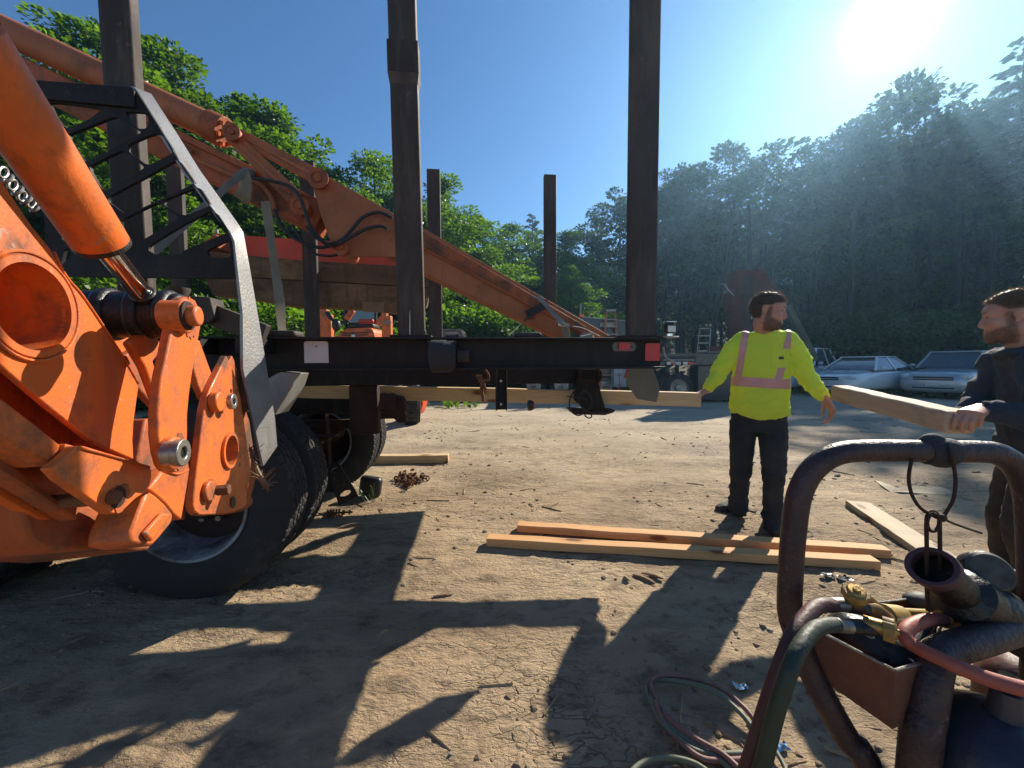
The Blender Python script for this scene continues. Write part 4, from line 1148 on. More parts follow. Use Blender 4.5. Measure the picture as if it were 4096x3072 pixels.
# fender bracket beside the tyre
mb = MB(); mb.prism([[TP(1070, 1515, -0.02), TP(1119, 1487, -0.02), TP(1186, 1494, -0.02), TP(1168, 1548, -0.02), TP(1098, 1661, -0.02), TP(1070, 1640, -0.02)]], TN * 0.15)
obj("fender_bracket", mb, GREY_STEEL, truck, bevel=0.003)
# black flap with slots and an unidentified black thing built as a moulded block, behind the tyre
fl_ = MB()
YF = 3.25
cor = [P(1306, 1862, YF), P(1350, 1845, YF), P(1434, 1985, YF), P(1355, 2022, YF)]
def bil(u, v):
    return (cor[0] * (1 - u) * (1 - v) + cor[1] * u * (1 - v) + cor[2] * u * v + cor[3] * (1 - u) * v)
holes = []
for v in (0.18, 0.39, 0.60, 0.80):
    holes.append([bil(0.5 + 0.30 * math.cos(a), v + 0.062 * math.sin(a)) for a in np.linspace(0, 2 * PI, 15)[:-1]])
fl_.prism([[bil(0, 0), bil(1, 0), bil(1, 1), bil(0, 1)]] + holes, V((0, 0.012, 0)))
obj("slotted_flap", fl_, PLASTIC_BLACK, truck)
mb = MB(); mb.bar(bil(0.3, 0.0) + V((0, .01, 0)), V((bil(0.3, 0).x - .05, 3.3, 1.12)), 0.03, 0.012); obj("flap_hanger", mb, DARK_RUST, truck)
mb = MB(); mb.box(P(1482, 1918, 3.55), (0.20, 0.10, 0.19), Matrix.Rotation(0.15, 3, 'Y'))
tag(obj("moulded_block", mb, PLASTIC_BLACK, None, bevel=0.035), "black moulded plastic block lying behind the rear tyres", "plastic block").location.z = gz(P(1482, 1918, 3.55).x, 3.55) + 0.097

# the flame-cut guard of black plate with its bent grey edge bar --------
WG = -0.24
def q(x, y): return (x * 0.66305, y * 0.66305)   # pixels of the enlarged crop
gb = [(537, 345), (590, 378)]
def gq(x, y, w=WG): return TP(x, y, w)
outline = [(113, 318), (537, 350), (637, 510), (730, 670), (918, 935), (930, 968), (945, 1115), (180, 1105), (180, 900), (140, 700), (113, 400)]
CR = 0.66305
holes = [[(757, 672), (885, 678), (898, 740), (880, 775), (840, 778), (800, 748), (765, 712)],
         [(775, 868), (890, 820), (940, 802), (1000, 832), (1045, 905), (1040, 925), (900, 995), (870, 985), (770, 912)],
         [(400, 812), (560, 752), (690, 700), (735, 730), (845, 792), (850, 802), (520, 985), (480, 935)],
         [(530, 1005), (660, 938), (740, 905), (862, 1000), (870, 1015), (640, 1152), (602, 1130)],
         [(655, 1185), (900, 1055), (1060, 965), (1085, 972), (1172, 1095), (1168, 1110), (780, 1290), (740, 1280), (650, 1215)],
         [(990, 1205), (1185, 1130), (1210, 1138), (1266, 1225), (1258, 1245), (1120, 1300), (1080, 1290), (985, 1235)],
         [(722, 1330), (900, 1245), (950, 1222), (1070, 1305), (1072, 1320), (860, 1450), (785, 1462), (750, 1425)],
         [(895, 1490), (920, 1468), (1110, 1352), (1290, 1262), (1380, 1388), (1368, 1405), (1110, 1510), (1088, 1538), (930, 1535), (897, 1512)],
         [(1245, 1510), (1382, 1448), (1396, 1555), (1262, 1555)],
         [(292, 612), (540, 642), (615, 660), (540, 718), (402, 780), (332, 702)]]
def roundp(pts, k=3, f=.22):
    out = []; n = len(pts)
    for i in range(n):
        p0, p1, p2 = pts[i - 1], pts[i], pts[(i + 1) % n]
        a = tuple(p1[j] + (p0[j] - p1[j]) * f for j in (0, 1)); c = tuple(p1[j] + (p2[j] - p1[j]) * f for j in (0, 1))
        for q_ in range(k): 
            t = q_ / (k - 1); out.append(tuple((1 - t) ** 2 * a[j] + 2 * t * (1 - t) * p1[j] + t * t * c[j] for j in (0, 1)))
    return out
lp = [[gq(*p) for p in outline]] + [[gq(x * CR, y * CR) for x, y in roundp(h)] for h in holes]
lp += [[gq(*p) for p in roundp(h)] for h in ([(234, 904), (278, 958), (250, 962)], [(259, 994), (278, 994), (286, 1015), (272, 1038), (243, 1062)])]
mb = MB(); mb.prism(lp, TN * 0.014)
lat = obj("cut_out_guard", mb, BLACK_STEEL, truck, label="black guard plate with flame-cut triangular holes")
mb = MB(); A, B = gq(90, 358), gq(545, 402); mb.bar(A - TN * .006, B - TN * .006, .012, (gq(300, 400) - gq(300, 330)).length, up=UPZ); obj("guard_top_bar", mb, BLACK_STEEL, lat, bevel=.003)
# edge bar: flat bar standing across the truck, lit along its face
outer = [(545, 352), (606, 375), (700, 520), (800, 680), (952, 893), (974, 928), (1005, 1100), (1046, 1337), (1076, 1522), (1101, 1675), (1110, 1785), (1056, 1862)]
inner = [(534, 345), (566, 400), (652, 545), (742, 690), (922, 930), (938, 965), (953, 1100), (970, 1253), (971, 1472), (1013, 1675), (1030, 1760), (1054, 1862)]
vs, fs = [], []
for (a, b) in zip(inner, outer):
    A = TP(a[0], a[1], WG); B = TP(b[0], b[1], WG + 0.115)
    vs += [A, B, B - TU * 0.012 , A - TU * 0.012]
n = len(inner)
for i in range(n - 1):
    for k in range(4): fs.append((i * 4 + k, i * 4 + (k + 1) % 4, i * 4 + 4 + (k + 1) % 4, i * 4 + 4 + k))
fs += [(3, 2, 1, 0), tuple(4 * n - 4 + k for k in range(4))]
mb = MB(); mb.add(vs, fs); obj("edge_bar", mb, GREY_STEEL, lat, bevel=0.002, label="scuffed grey edge bar with two bends")
# arms that carry the guard from the side rail
for (x, y) in ((965, 1385), (700, 1400)):
    A = TP(x, y, WG + 0.02); s, w, z = tloc(A); mb = MB(); mb.bar(T(s, w, ZT - 0.05), T(s, 0.03, ZT - 0.05), 0.05, 0.07); obj("guard_arm", mb, BLACK_STEEL, truck)
mb = MB(); mb.bar(TP(830, 1250, -0.06), TP(1062, 1340, -0.06), 0.05, 0.10); obj("cap_rail", mb, POST_STEEL, truck, bevel=0.005)
mb = MB(); mb.lathe(TP(715, 1196, -0.1), UPZ * 0.05, [(0.03, 0), (0.034, 0.3), (0.046, 0.8), (0.046, 1)], 20); obj("rubber_bumper", mb, POST_STEEL, truck)
mb = MB(); mb.prism([[TP(742, 1183, -0.12), TP(838, 1188, -0.12), TP(858, 1272, -0.12), TP(835, 1290, -0.12), TP(790, 1290, -0.12)]], TN * 0.10); obj("corner_block", mb, POST_STEEL, truck, bevel=0.006)

# ------------------------------------------------------------------ knuckle boom loader lying on the bed
WB = 1.15
boom = thing("loader_boom", "orange knuckle boom with hydraulic cylinder folded down along the truck bed", "loader boom", T(-1.4, WB, ZT))
def bpx(x, y, w=WB): return TP(x, y, w)
def pxw(x, y, n, w=WB): return (bpx(x + n, y, w) - bpx(x, y, w)).length
def beam_px(a, b, ha, hb, depth, w=WB):
    A, B = bpx(*a, w), bpx(*b, w)
    m = MB(); m.bar(A, B, depth, pxw(*a, ha, w), up=UPZ, h2=pxw(*b, hb, w)); return m
# lift cylinder
A, B = bpx(-160, 40), bpx(846, 507)
mb = MB(); mb.cyl(A, B, pxw(500, 350, 56), 28); cyl_ = obj("lift_cylinder", mb, ORANGE_FADED, boom)
d = (B - A).normalized(); r = pxw(850, 505, 62)
mb = MB(); mb.cyl(B - d * 0.02, B + d * 0.10, r, 28); obj("end_gland", mb, ORANGE_DIRTY, cyl_, bevel=0.006)
for k in range(6):
    a = k * PI / 3; x = d.cross(TN).normalized(); off = x * math.cos(a) * r * .75 + TN * math.sin(a) * r * .75
    mb = MB(); mb.cyl(B + d * 0.10 + off, B + d * 0.125 + off, 0.016, 6); obj("gland_bolt", mb, ORANGE, cyl_)
mb = MB(); mb.cyl(B + d * 0.1, bpx(925, 530), 0.03, 18); obj("piston_rod", mb, BARE, cyl_)
def pin(x, y, w0, w1, r1, mat=ORANGE_DIRTY, parent=boom, nut=True):
    A, B = bpx(x, y, w0), bpx(x, y, w1)
    A = A; B = A + TN * (w1 - w0)
    m = MB(); m.cyl(A, B, r1, 22); o = obj("pivot_pin", m, mat, parent, bevel=0.004)
    if nut:
        m = MB(); m.cyl(A - TN * 0.012, A, r1 * 0.5, 6); m.ring(A - TN * 0.006, A + TN * 0.001, r1 * 1.25, r1 * 0.8, 22); obj("pin_nut", m, ORANGE_DIRTY, o)
    return o
pin(925, 527, WB - 0.14, WB + 0.14, 0.050)
# main boom behind, with its slide rail
obj("main_boom", beam_px((20, 262), (1300, 888), 118, 128, 0.20, WB + 0.08), ORANGE_DIRTY, boom, bevel=0.012)
obj("boom_top_rail", beam_px((560, 478), (1180, 776), 26, 26, 0.26, WB + 0.08), ORANGE_DIRTY, boom, bevel=0.004)
mb = MB(); mb.tube(smooth_path([bpx(800, 645, WB - .06), bpx(930, 700, WB - .06), bpx(1000, 718, WB - .06), bpx(1050, 745, WB - .06), bpx(1085, 790, WB - .06), bpx(1098, 840, WB - .06)]), 0.017, 10); obj("hydraulic_pipe", mb, ORANGE_FADED, boom)
mb = MB(); mb.tube([bpx(200, 340, WB - .05), bpx(560, 505, WB - .05), bpx(770, 610, WB - .05)], 0.014, 8); obj("hydraulic_pipe", mb, ORANGE_FADED, boom)
# the two linkage arms
for (a, b, h1, h2, w) in (((928, 525), (1292, 722), 46, 64, WB - 0.05), ((925, 545), (1190, 800), 56, 68, WB - 0.08)):
    m = beam_px(a, b, h1, h2, 0.035, w); lk = obj("linkage_arm", m, ORANGE_FADED, boom, bevel=0.004)
    A, B = bpx(*a, w - 0.02), bpx(*b, w - 0.02); m = MB(); m.bar(A.lerp(B, .1), A.lerp(B, .9), 0.014, 0.022); obj("stiffener", m, ORANGE_FADED, lk)
# knuckle plates
kp = [(1248, 712), (1262, 697), (1282, 693), (1300, 700), (1435, 775), (1578, 856), (1584, 1027), (1375, 1027), (1345, 1010), (1318, 957), (1285, 870), (1258, 775)]
for w in (WB - 0.12, WB + 0.12):
    mb = MB(); mb.prism([[bpx(x, y, w) for x, y in kp]], TN * 0.018); obj("knuckle_plate", mb, ORANGE_FADED, boom, bevel=0.004)
mb = MB(); mb.prism([[bpx(x, y, WB - 0.08) for x, y in ((1262, 715), (1300, 708), (1570, 866), (1560, 900), (1300, 760))]], TN * 0.18); obj("knuckle_web", mb, ORANGE_DIRTY, boom)
pin(1272, 713, WB - 0.16, WB + 0.16, 0.060); pin(1198, 822, WB - 0.12, WB + 0.16, 0.055); pin(1360, 988, WB - 0.16, WB + 0.16, 0.05)
# dipper boom, telescoping down to the right
obj("dipper_boom", beam_px((1540, 945), (2262, 1336), 150, 66, 0.17, WB + 0.02), ORANGE_FADED, boom, bevel=0.010)
obj("dipper_rail", beam_px((1640, 905), (2455, 1374), 26, 24, 0.12, WB + 0.02), ORANGE_FADED, boom, bevel=0.004)
obj("dipper_slide", beam_px((1600, 908), (2330, 1324), 56, 34, 0.10, WB - 0.03), ORANGE_DIRTY, boom, bevel=0.006)
mb = MB(); mb.tube([bpx(1690, 990, WB - .09), bpx(2060, 1188, WB - .09), bpx(2150, 1240, WB - .09)], 0.008, 8); obj("hydraulic_pipe", mb, ORANGE_DIRTY, boom)
# hoses
for lp, w, r in (([(1010, 712), (1075, 722), (1150, 742), (1190, 775), (1215, 830), (1240, 900), (1280, 955), (1318, 982), (1365, 968), (1410, 945), (1460, 918), (1520, 905), (1550, 917)], WB - 0.2, 0.0125),
                 ([(1098, 838), (1120, 890), (1155, 935), (1220, 975), (1290, 990), (1360, 965), (1410, 915), (1445, 875), (1490, 853), (1530, 852), (1570, 872)], WB - 0.17, 0.0125),
                 ([(1170, 900), (1205, 960), (1255, 1012), (1310, 1024), (1350, 1020)], WB - 0.17, 0.010),
                 ([(1225, 905), (1262, 950), (1310, 972), (1340, 970)], WB - 0.22, 0.010)):
    mb = MB(); mb.tube(smooth_path([bpx(x, y, w) for x, y in lp], 8), r, 10); obj("hydraulic_hose", mb, BLACK_RUBBER, boom)
mb = MB(); mb.bar(bpx(2440, 1345), T(tloc(bpx(2440, 1345))[0], WB, ZT - 0.02), 0.1, 0.1, up=TU); obj("boom_rest", mb, POST_STEEL, boom)

# straps over the boom
mb = MB(); mb.ribbon(smooth_path([TP(560, 1050, .5), TP(610, 1012, .52), TP(760, 880, .7), TP(850, 800, .8), TP(930, 726, .92), TP(972, 692, .98), TP(998, 690, 1.02), TP(1020, 700, 1.1), TP(1025, 706, 1.2)]), V((0.3, 0, 1)), 0.055, 0.003)
tag(obj("tie_down_strap", mb, STRAP_GREY), "long grey tie-down strap running up over the orange boom behind the guard", "tie-down strap")
mb = MB()
pts = [(980, 700), (985, 760), (1000, 790)]
mb.ribbon(smooth_path([TP(968, 690, 1.0), TP(980, 735, .98), TP(975, 775, .98), TP(960, 800, 1.0)]), V((1, 0, 0.3)), 0.10, 0.003)
tag(obj("tie_down_strap", mb, STRAP_TAN), "short tan strap wrapped round the orange boom under the grey strap", "tie-down strap")
pw = [TP(1062, 805, .9), TP(1072, 880, .9), TP(1084, 960, .88), TP(1098, 1060, .86), TP(1112, 1150, .85), TP(1122, 1240, .82), TP(1130, 1345, .8)]
wd_ = [V((1, 0, 0)), V((1, .3, 0)), V((.35, 1, 0)), V((.5, 1, 0)), V((1, .2, 0)), V((.8, .8, 0)), V((.3, 1, 0))]
mb = MB(); mb.ribbon(pw, wd_, 0.062, 0.003)
tag(obj("tie_down_strap", mb, STRAP_TAN), "twisted tan strap hanging from the boom to the side rail", "tie-down strap")
A, B = bpx(2128, 1268, WB - .11), bpx(2170, 1198, WB - .11)
mb = MB()
for w in (-0.115, 0.12):
    mb.ribbon([bpx(2106, 1258, WB + w), bpx(2188, 1216, WB + w)], V((0.75, 0, 1.2)), 0.001 + 0.06, 0.003)
mb.ribbon([bpx(2180, 1198, WB - .115), bpx(2180, 1198, WB + .12)], TU, 0.07, 0.003)
mb.ribbon([bpx(2120, 1272, WB - .115), bpx(2130, 1276, WB + .12)], TU, 0.07, 0.003)
mb.ribbon([bpx(2122, 1265, WB - .115), bpx(2095, 1282, WB - .2), TP(2050, 1330, 0.6), TP(2025, 1352, .4)], V((1, 0, 1)), 0.05, 0.003)
tag(obj("tie_down_strap", mb, STRAP_BLACK), "black strap band round the lowered end of the boom", "tie-down strap")
mb = MB(); mb.ribbon(smooth_path([TP(2150, 1185, 1.0), TP(2180, 1215, .98), TP(2215, 1255, .96), TP(2252, 1292, .94)]), V((1, 0, .5)), 0.035, 0.003)
mb.ribbon(smooth_path([TP(2290, 1305, .9), TP(2330, 1312, .88), TP(2370, 1330, .85), TP(2400, 1345, .83)]), V((0, 1, .3)), 0.02, 0.003)
mb.ribbon(smooth_path([TP(2320, 1345, .8), TP(2350, 1338, .82), TP(2368, 1334, .85), TP(2372, 1350, .84)]), V((0.3, 1, .3)), 0.04, 0.003)
tag(obj("tie_down_strap", mb, STRAP_GREY), "thin pale strap pulled from the boom end to a ratchet on the deck", "tie-down strap")
rb = thing("ratchet_buckle", "shiny ratchet buckle with crumpled strap above the rear side rail", "ratchet buckle", TP(2255, 1350, .9))
mb = MB(); mb.box(TP(2252, 1302, .92), (0.09, 0.06, 0.035), TR @ Matrix.Rotation(0.3, 3, 'Y')); obj("ratchet_body", mb, CHROME, rb, bevel=0.006)
mb = MB(); mb.box(TP(2246, 1294, .90), (0.11, 0.07, 0.006), TR @ Matrix.Rotation(0.35, 3, 'Y')); obj("ratchet_handle", mb, BARE, rb)
mb = MB(); mb.cyl(TP(2268, 1302, .86), TP(2268, 1302, .86) + TN * 0.1, 0.018, 14); obj("ratchet_drum", mb, BARE, rb)
mb = MB(); mb.ribbon(smooth_path([TP(2255, 1310, .9), TP(2262, 1325, .9), TP(2268, 1340, .9), TP(2272, 1352, .9)]), TU, 0.05, 0.003); mb.tube([TP(2275, 1315, .88), TP(2278, 1335, .88), TP(2270, 1350, .88)], 0.005, 7); obj("strap_end", mb, STRAP_TAN, rb)

# ------------------------------------------------------------------ the muddy blade held beyond the far stakes
WPL = WID + 0.16
plow = thing("plow_blade", "long orange steel blade with muddy brown underside behind the truck stakes", "plow blade", T(-1.6, WPL, ZT))
def plp(x, y, w=WPL): return TP(x, y, w)
mb = MB(); mb.prism([[plp(858, 935, WPL + .3), plp(1500, 975, WPL + .3), plp(1722, 1000, WPL + .3), plp(1722, 1100, WPL + .3), plp(830, 1050, WPL + .3)]], TN * 0.03); obj("blade_face", mb, RED_ORANGE, plow, bevel=0.004)
mb = MB(); mb.prism([[plp(780, 1008), plp(835, 1006), plp(1200, 1040), plp(1755, 1072), plp(1795, 1090), plp(1790, 1128), plp(1750, 1140), plp(1716, 1150), plp(1150, 1118), plp(800, 1098)]], TN * 0.28); obj("blade_lip", mb, MUDDY, plow, bevel=0.01)
mb = MB(); mb.prism([[plp(812, 1100), plp(1150, 1120), plp(1716, 1152), plp(1700, 1225), plp(1612, 1235), plp(1590, 1252), plp(1460, 1235), plp(1150, 1222), plp(1000, 1195), plp(850, 1180)]], TN * 0.22); obj("mud_cake", mb, MUDDY, plow, bevel=0.012)
mb = MB(); mb.prism([[plp(1448, 1206, WPL - .02), plp(1538, 1210, WPL - .02), plp(1536, 1248, WPL - .02), plp(1450, 1246, WPL - .02)]], TN * 0.05); obj("wear_pad", mb, BARK_CHIP, plow, bevel=0.006)
mb = MB(); mb.prism([[plp(775, 1000), plp(858, 935), plp(872, 945), plp(862, 985), plp(815, 1012)]], TN * 0.25); obj("end_wing", mb, ORANGE_FADED, plow, bevel=0.004)
mb = MB(); mb.cyl(plp(866, 934, WPL + .05), plp(866, 918, WPL + .05), 0.02, 12); obj("lifting_eye", mb, BARE, plow)
for x in (1236, 1738):
    A = plp(x, 1180); s = tloc(A)[0]
    mb = MB(); mb.bar(T(s, WPL + 0.12, ZT - 0.0), T(s, WPL + 0.12, A.z), 0.09, 0.09, up=TU); mb.bar(T(s, WID - 0.02, ZT - 0.05), T(s, WPL + 0.25, ZT - 0.05), 0.09, 0.09)
    obj("support_leg", mb, MUDDY, plow)
# ------------------------------------------------------------------ orange hydraulic arm in the near left foreground
AN = V((math.cos(math.radians(16)), math.sin(math.radians(16)), 0))     # its plates face right and slightly away
arm = thing("hydraulic_arm", "bright orange hydraulic arm with round eye and pinned link plates at the left edge", "hydraulic arm", V((-1.35, 0.45, 0)))
def ap(x, y, d): return PL(x, y, AN, d)
def k2(x, y): return (x * 0.8439, 1000 + y * 0.8439)                    # pixels of the enlarged crop
def aplate(name, loops, d, thick, mat=ORANGE, bev=0.006, crop=True, parent=arm, label=None):
    m = MB(); m.prism([[ap(*(k2(*p) if crop else p), d) for p in lp] for lp in loops], -AN * thick)
    return obj(name, m, mat, parent, bevel=bev, label=label)
def apin(x, y, d0, d1, r, mat, name="pin", parent=arm, seg=24, bev=0.003, crop=True):
    """cylinder along the plate normal: seen end at d0, running back to d1"""
    A = ap(*(k2(x, y) if crop else (x, y)), d0)
    m = MB(); m.cyl(A, A - AN * (d0 - d1), r, seg); return obj(name, m, mat, parent, bevel=bev)
dA = -0.62
ell = lambda cx, cy, rx, ry, n=40: [(cx + rx * math.cos(a), cy + ry * math.sin(a)) for a in np.linspace(0, 2 * PI, n + 1)[:-1]]
C0 = ap(126, 1228, dA); HR = (ap(126, 1055, dA) - ap(126, 1401, dA)).length / 2
AY = AN.cross(UPZ).normalized()
circ = [C0 + (AY * math.cos(a) + UPZ * math.sin(a)) * HR for a in np.linspace(0, 2 * PI, 49)[:-1]]
outl = [(-120, 560), (0, 709), (130, 905), (207, 1000), (259, 1100), (337, 1194), (473, 1397), (557, 1540), (548, 1600), (536, 1690), (532, 1760), (536, 1838), (371, 1768), (200, 1632), (0, 1460), (-200, 1300)]
m = MB(); m.prism([[ap(x, y, dA) for x, y in outl], circ], -AN * 0.012)
obj("side_plate", m, ORANGE, arm, bevel=0.003)
m = MB(); m.prism([[ap(x, y, dA) - AN * 0.115 for x, y in outl]], -AN * 0.012); obj("side_plate", m, ORANGE, arm, bevel=0.003)
m = MB()
pts = [ap(x, y, dA) - AN * 0.0635 for x, y in outl]
for a, b in list(zip(pts, pts[1:] + pts[:1]))[:-5]: m.bar(a, b, 0.101, 0.010, up=AN.cross((b - a).normalized()))
obj("edge_web", m, ORANGE, arm)
m = MB(); m.lathe(C0 + AN * 0.006, -AN, [(HR, 0), (HR * 1.16, 0), (HR * 1.20, 0.006), (HR * 1.20, 0.014), (HR * 1.24, 0.02)], 56, cap=False)
m.lathe(C0 + AN * 0.006, -AN, [(HR, 0), (HR, 0.125)], 56, cap=False)
obj("eye_ring", m, ORANGE, arm)
m = MB(); m.cyl(C0 - AN * 0.105, C0 - AN * 0.112, HR * 1.02, 56); obj("eye_back", m, ORANGE, arm)
# lower arm, a box beam that ends in a clevis plate
m = MB(); la = [(-160, 1470), (0, 1585), (138, 1690), (274, 1803), (212, 1868), (100, 1805), (0, 1742), (-160, 1640)]
m.prism([[ap(x, y, -0.575) for x, y in la]], -AN * 0.10); obj("lower_arm", m, ORANGE, arm, bevel=0.006, label="lower orange box arm with chipped paint")
cl = [(211, 1873), (262, 1832), (312, 1783), (340, 1784), (440, 1815), (603, 1866), (608, 1903), (600, 1940), (582, 1968), (548, 1990), (498, 2038), (484, 2050), (464, 2055), (439, 2051), (330, 1975), (253, 1920)]
m = MB(); m.prism([[ap(x, y, -0.55) for x, y in cl]], -AN * 0.018); obj("clevis_plate", m, ORANGE, arm, bevel=0.003)
m = MB(); m.prism([[ap(x, y, -0.55) - AN * 0.105 for x, y in cl]], -AN * 0.018); obj("clevis_plate", m, ORANGE, arm, bevel=0.003)
m = MB(); A = ap(312, 1785, -0.55) - AN * 0.0615; B = ap(603, 1868, -0.55) - AN * 0.0615; m.bar(A, B, 0.087, 0.012, up=AN.cross((B - A).normalized())); obj("clevis_top", m, ORANGE, arm, bevel=0.002)
apin(565, 1170, -0.535, -0.69, 0.0145, RUST, "clevis_bolt", seg=6)
apin(565, 1170, -0.547, -0.552, 0.022, DARK_RUST, "washer")
# dark base frame below
m = MB(); m.prism([[ap(x, y, -0.66) for x, y in ((60, 1880), (220, 1920), (340, 2010), (520, 2080), (610, 2140), (602, 2200), (545, 2204), (470, 2196), (340, 2202), (180, 2202), (112, 2150), (85, 2050), (66, 1960), (-20, 1890), (-160, 1830), (-160, 1700))]], -AN * 0.22)
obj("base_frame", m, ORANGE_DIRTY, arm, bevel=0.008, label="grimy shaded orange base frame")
aplate("gusset", [[(0, 960), (110, 1060), (380, 1270), (360, 1280), (120, 1130), (-60, 1000)]], -0.62, 0.03, ORANGE_DIRTY)
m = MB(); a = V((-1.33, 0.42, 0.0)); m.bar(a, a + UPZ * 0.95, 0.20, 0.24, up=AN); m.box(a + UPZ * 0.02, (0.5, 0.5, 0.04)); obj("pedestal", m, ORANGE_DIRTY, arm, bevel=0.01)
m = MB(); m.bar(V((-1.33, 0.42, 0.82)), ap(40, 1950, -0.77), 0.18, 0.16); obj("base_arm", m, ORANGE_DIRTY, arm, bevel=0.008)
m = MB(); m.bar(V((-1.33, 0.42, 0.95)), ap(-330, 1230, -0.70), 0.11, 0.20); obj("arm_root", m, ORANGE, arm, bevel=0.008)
# foot block and centre web
aplate("foot_block", [[(700, 1138), (742, 1165), (785, 1205), (822, 1252), (816, 1292), (768, 1352), (722, 1402), (680, 1402), (622, 1388), (626, 1330), (660, 1240)]], -0.55, 0.075)
aplate("foot_lip", [[(690, 1340), (775, 1245), (818, 1250), (720, 1385)]], -0.538, 0.011)
aplate("centre_web", [[(775, 1040), (895, 1000), (902, 1040), (885, 1150), (862, 1282), (822, 1252), (785, 1205), (740, 1165), (705, 1135)]], -0.60, 0.03)
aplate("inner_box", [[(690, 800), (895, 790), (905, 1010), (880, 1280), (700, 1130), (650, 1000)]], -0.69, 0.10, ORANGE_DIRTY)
# link plates
lk = [(895, 222), (868, 228), (850, 246), (834, 300), (820, 350), (806, 420), (792, 490), (770, 590), (757, 680), (750, 780), (752, 880), (762, 960), (778, 1018), (800, 1046), (828, 1055), (855, 1048), (874, 1026), (882, 990), (888, 930), (890, 860), (890, 780), (898, 690), (912, 590), (928, 500), (942, 420), (951, 370), (950, 318), (942, 270), (928, 240)]
aplate("link_plate", [lk], -0.50, 0.020, bev=0.004, label="long curved orange link plate")
lk2 = [(545, 208), (515, 222), (496, 250), (470, 300), (452, 340), (440, 400), (520, 560), (600, 640), (660, 700), (640, 520), (610, 380), (608, 300), (600, 245), (578, 216)]
aplate("link_plate", [lk2], -0.71, 0.018, bev=0.004)
aplate("cross_brace", [[(690, 386), (738, 384), (782, 484), (752, 500), (728, 530), (762, 640), (748, 720), (690, 560), (620, 440)]], -0.60, 0.02)
aplate("cross_brace", [[(930, 430), (948, 425), (1012, 602), (1000, 650), (968, 712), (938, 640), (916, 560)]], -0.62, 0.02)
aplate("cross_brace", [[(590, 500), (640, 470), (760, 655), (750, 760), (640, 640)]], -0.66, 0.02, ORANGE_DIRTY)
# greasy cross boss that carries the rod eye
A = ap(*k2(905, 315), -0.515); m = MB(); m.cyl(A - AN * 0.012, A - AN * 0.215, 0.056, 32); obj("cross_boss", m, GREASE, arm, bevel=0.008)
for dd, rr in ((0.03, 0.064), (0.085, 0.066), (0.15, 0.064)):
    m = MB(); m.cyl(A - AN * dd, A - AN * (dd + 0.028), rr, 28); obj("boss_collar", m, GREASE, arm, bevel=0.008)
apin(890, 312, -0.482, -0.505, 0.042, ORANGE, "pin_boss", bev=0.006); apin(890, 312, -0.440, -0.485, 0.032, ORANGE, "pin_boss", bev=0.004)
B = ap(*k2(890, 312), -0.44)
m = MB(); m.ring(B + AN * 0.004, B - AN * 0.012, 0.031, 0.018, 28); obj("pin_nut", m, DARK_RUST, arm, bevel=0.002)
m = MB(); m.cyl(B + AN * 0.022, B - AN * 0.004, 0.022, 24); obj("pin_head", m, ORANGE, arm, bevel=0.005)
apin(838, 962, -0.482, -0.505, 0.037, ORANGE, "pin_boss", bev=0.006)
B = ap(*k2(842, 962), -0.462)
m = MB(); m.cyl(B, B - AN * 0.024, 0.026, 26); obj("pin_sleeve", m, BARE, arm, bevel=0.003)
m = MB(); m.ring(B + AN * 0.012, B - AN * 0.004, 0.029, 0.013, 28); hh = obj("pin_head", m, BARE, arm, bevel=0.002)
m = MB(); m.cyl(B + AN * 0.006, B, 0.0135, 6); obj("hex_socket", m, GREASE, hh)
# ear plate with its hole, bushes and bolts
dE = -0.60
E0 = ap(*k2(1085, 950), dE); hr = (ap(*k2(1085, 880), dE) - ap(*k2(1085, 1022), dE)).length / 2
def ecirc(x, y, r, n=24):
    c = ap(*k2(x, y), dE); return [c + (AY * math.cos(a) + UPZ * math.sin(a)) * r for a in np.linspace(0, 2 * PI, n + 1)[:-1]]
ear = [(1075, 500), (1110, 580), (1140, 700), (1156, 800), (1170, 900), (1184, 1000), (1190, 1060), (1178, 1120), (1165, 1168), (1174, 1182), (1172, 1200), (1150, 1225), (1120, 1240), (1040, 1254), (962, 1257), (940, 1254), (924, 1238), (917, 1212), (920, 1170), (930, 1080), (942, 985), (956, 860), (970, 760), (985, 690), (1003, 645), (1040, 570)]
m = MB(); m.prism([[ap(*k2(*p), dE) for p in ear], ecirc(1085, 950, hr)], -AN * 0.022); er = obj("ear_plate", m, ORANGE, arm, bevel=0.004, label="orange ear plate with a round hole and three pins")
for (x, y) in ((1095, 668), (1136, 1018)):  # dark discs laid on for the shade of two small holes
    m = MB(); c = ap(*k2(x, y), dE); m.cyl(c + AN * .0006, c - AN * .004, .008, 14); obj("hole_shade_disc", m, GREASE, er)
m = MB(); m.lathe(E0 + AN * 0.010, -AN * 0.03, [(hr * 0.99, 0), (hr * 1.2, 0), (hr * 1.2, 0.4)], 36, cap=False); m.lathe(E0 + AN * 0.010, -AN * 0.09, [(hr * 0.99, 0), (hr * 0.99, 1)], 36, cap=False); obj("hole_rim", m, ORANGE, er)
m = MB(); m.prism([[ap(*k2(x + 26, y), -0.70) for x, y in ear]], -AN * 0.018); obj("ear_plate", m, ORANGE_DIRTY, arm, bevel=0.004)
for (x, y, r, l, mt) in ((1048, 720, 0.034, 0.026, ORANGE), (1002, 1142, 0.032, 0.016, ORANGE)):
    apin(x, y, dE + l, dE, r, mt, "pin_boss", bev=0.005)
B = ap(*k2(1048, 720), dE) + AN * 0.026
m = MB(); m.ring(B + AN * 0.014, B - AN * 0.002, 0.027, 0.012, 26); h2 = obj("pin_head", m, BARE, arm, bevel=0.002)
m = MB(); m.cyl(B + AN * 0.007, B, 0.0125, 6); obj("hex_socket", m, GREASE, h2)
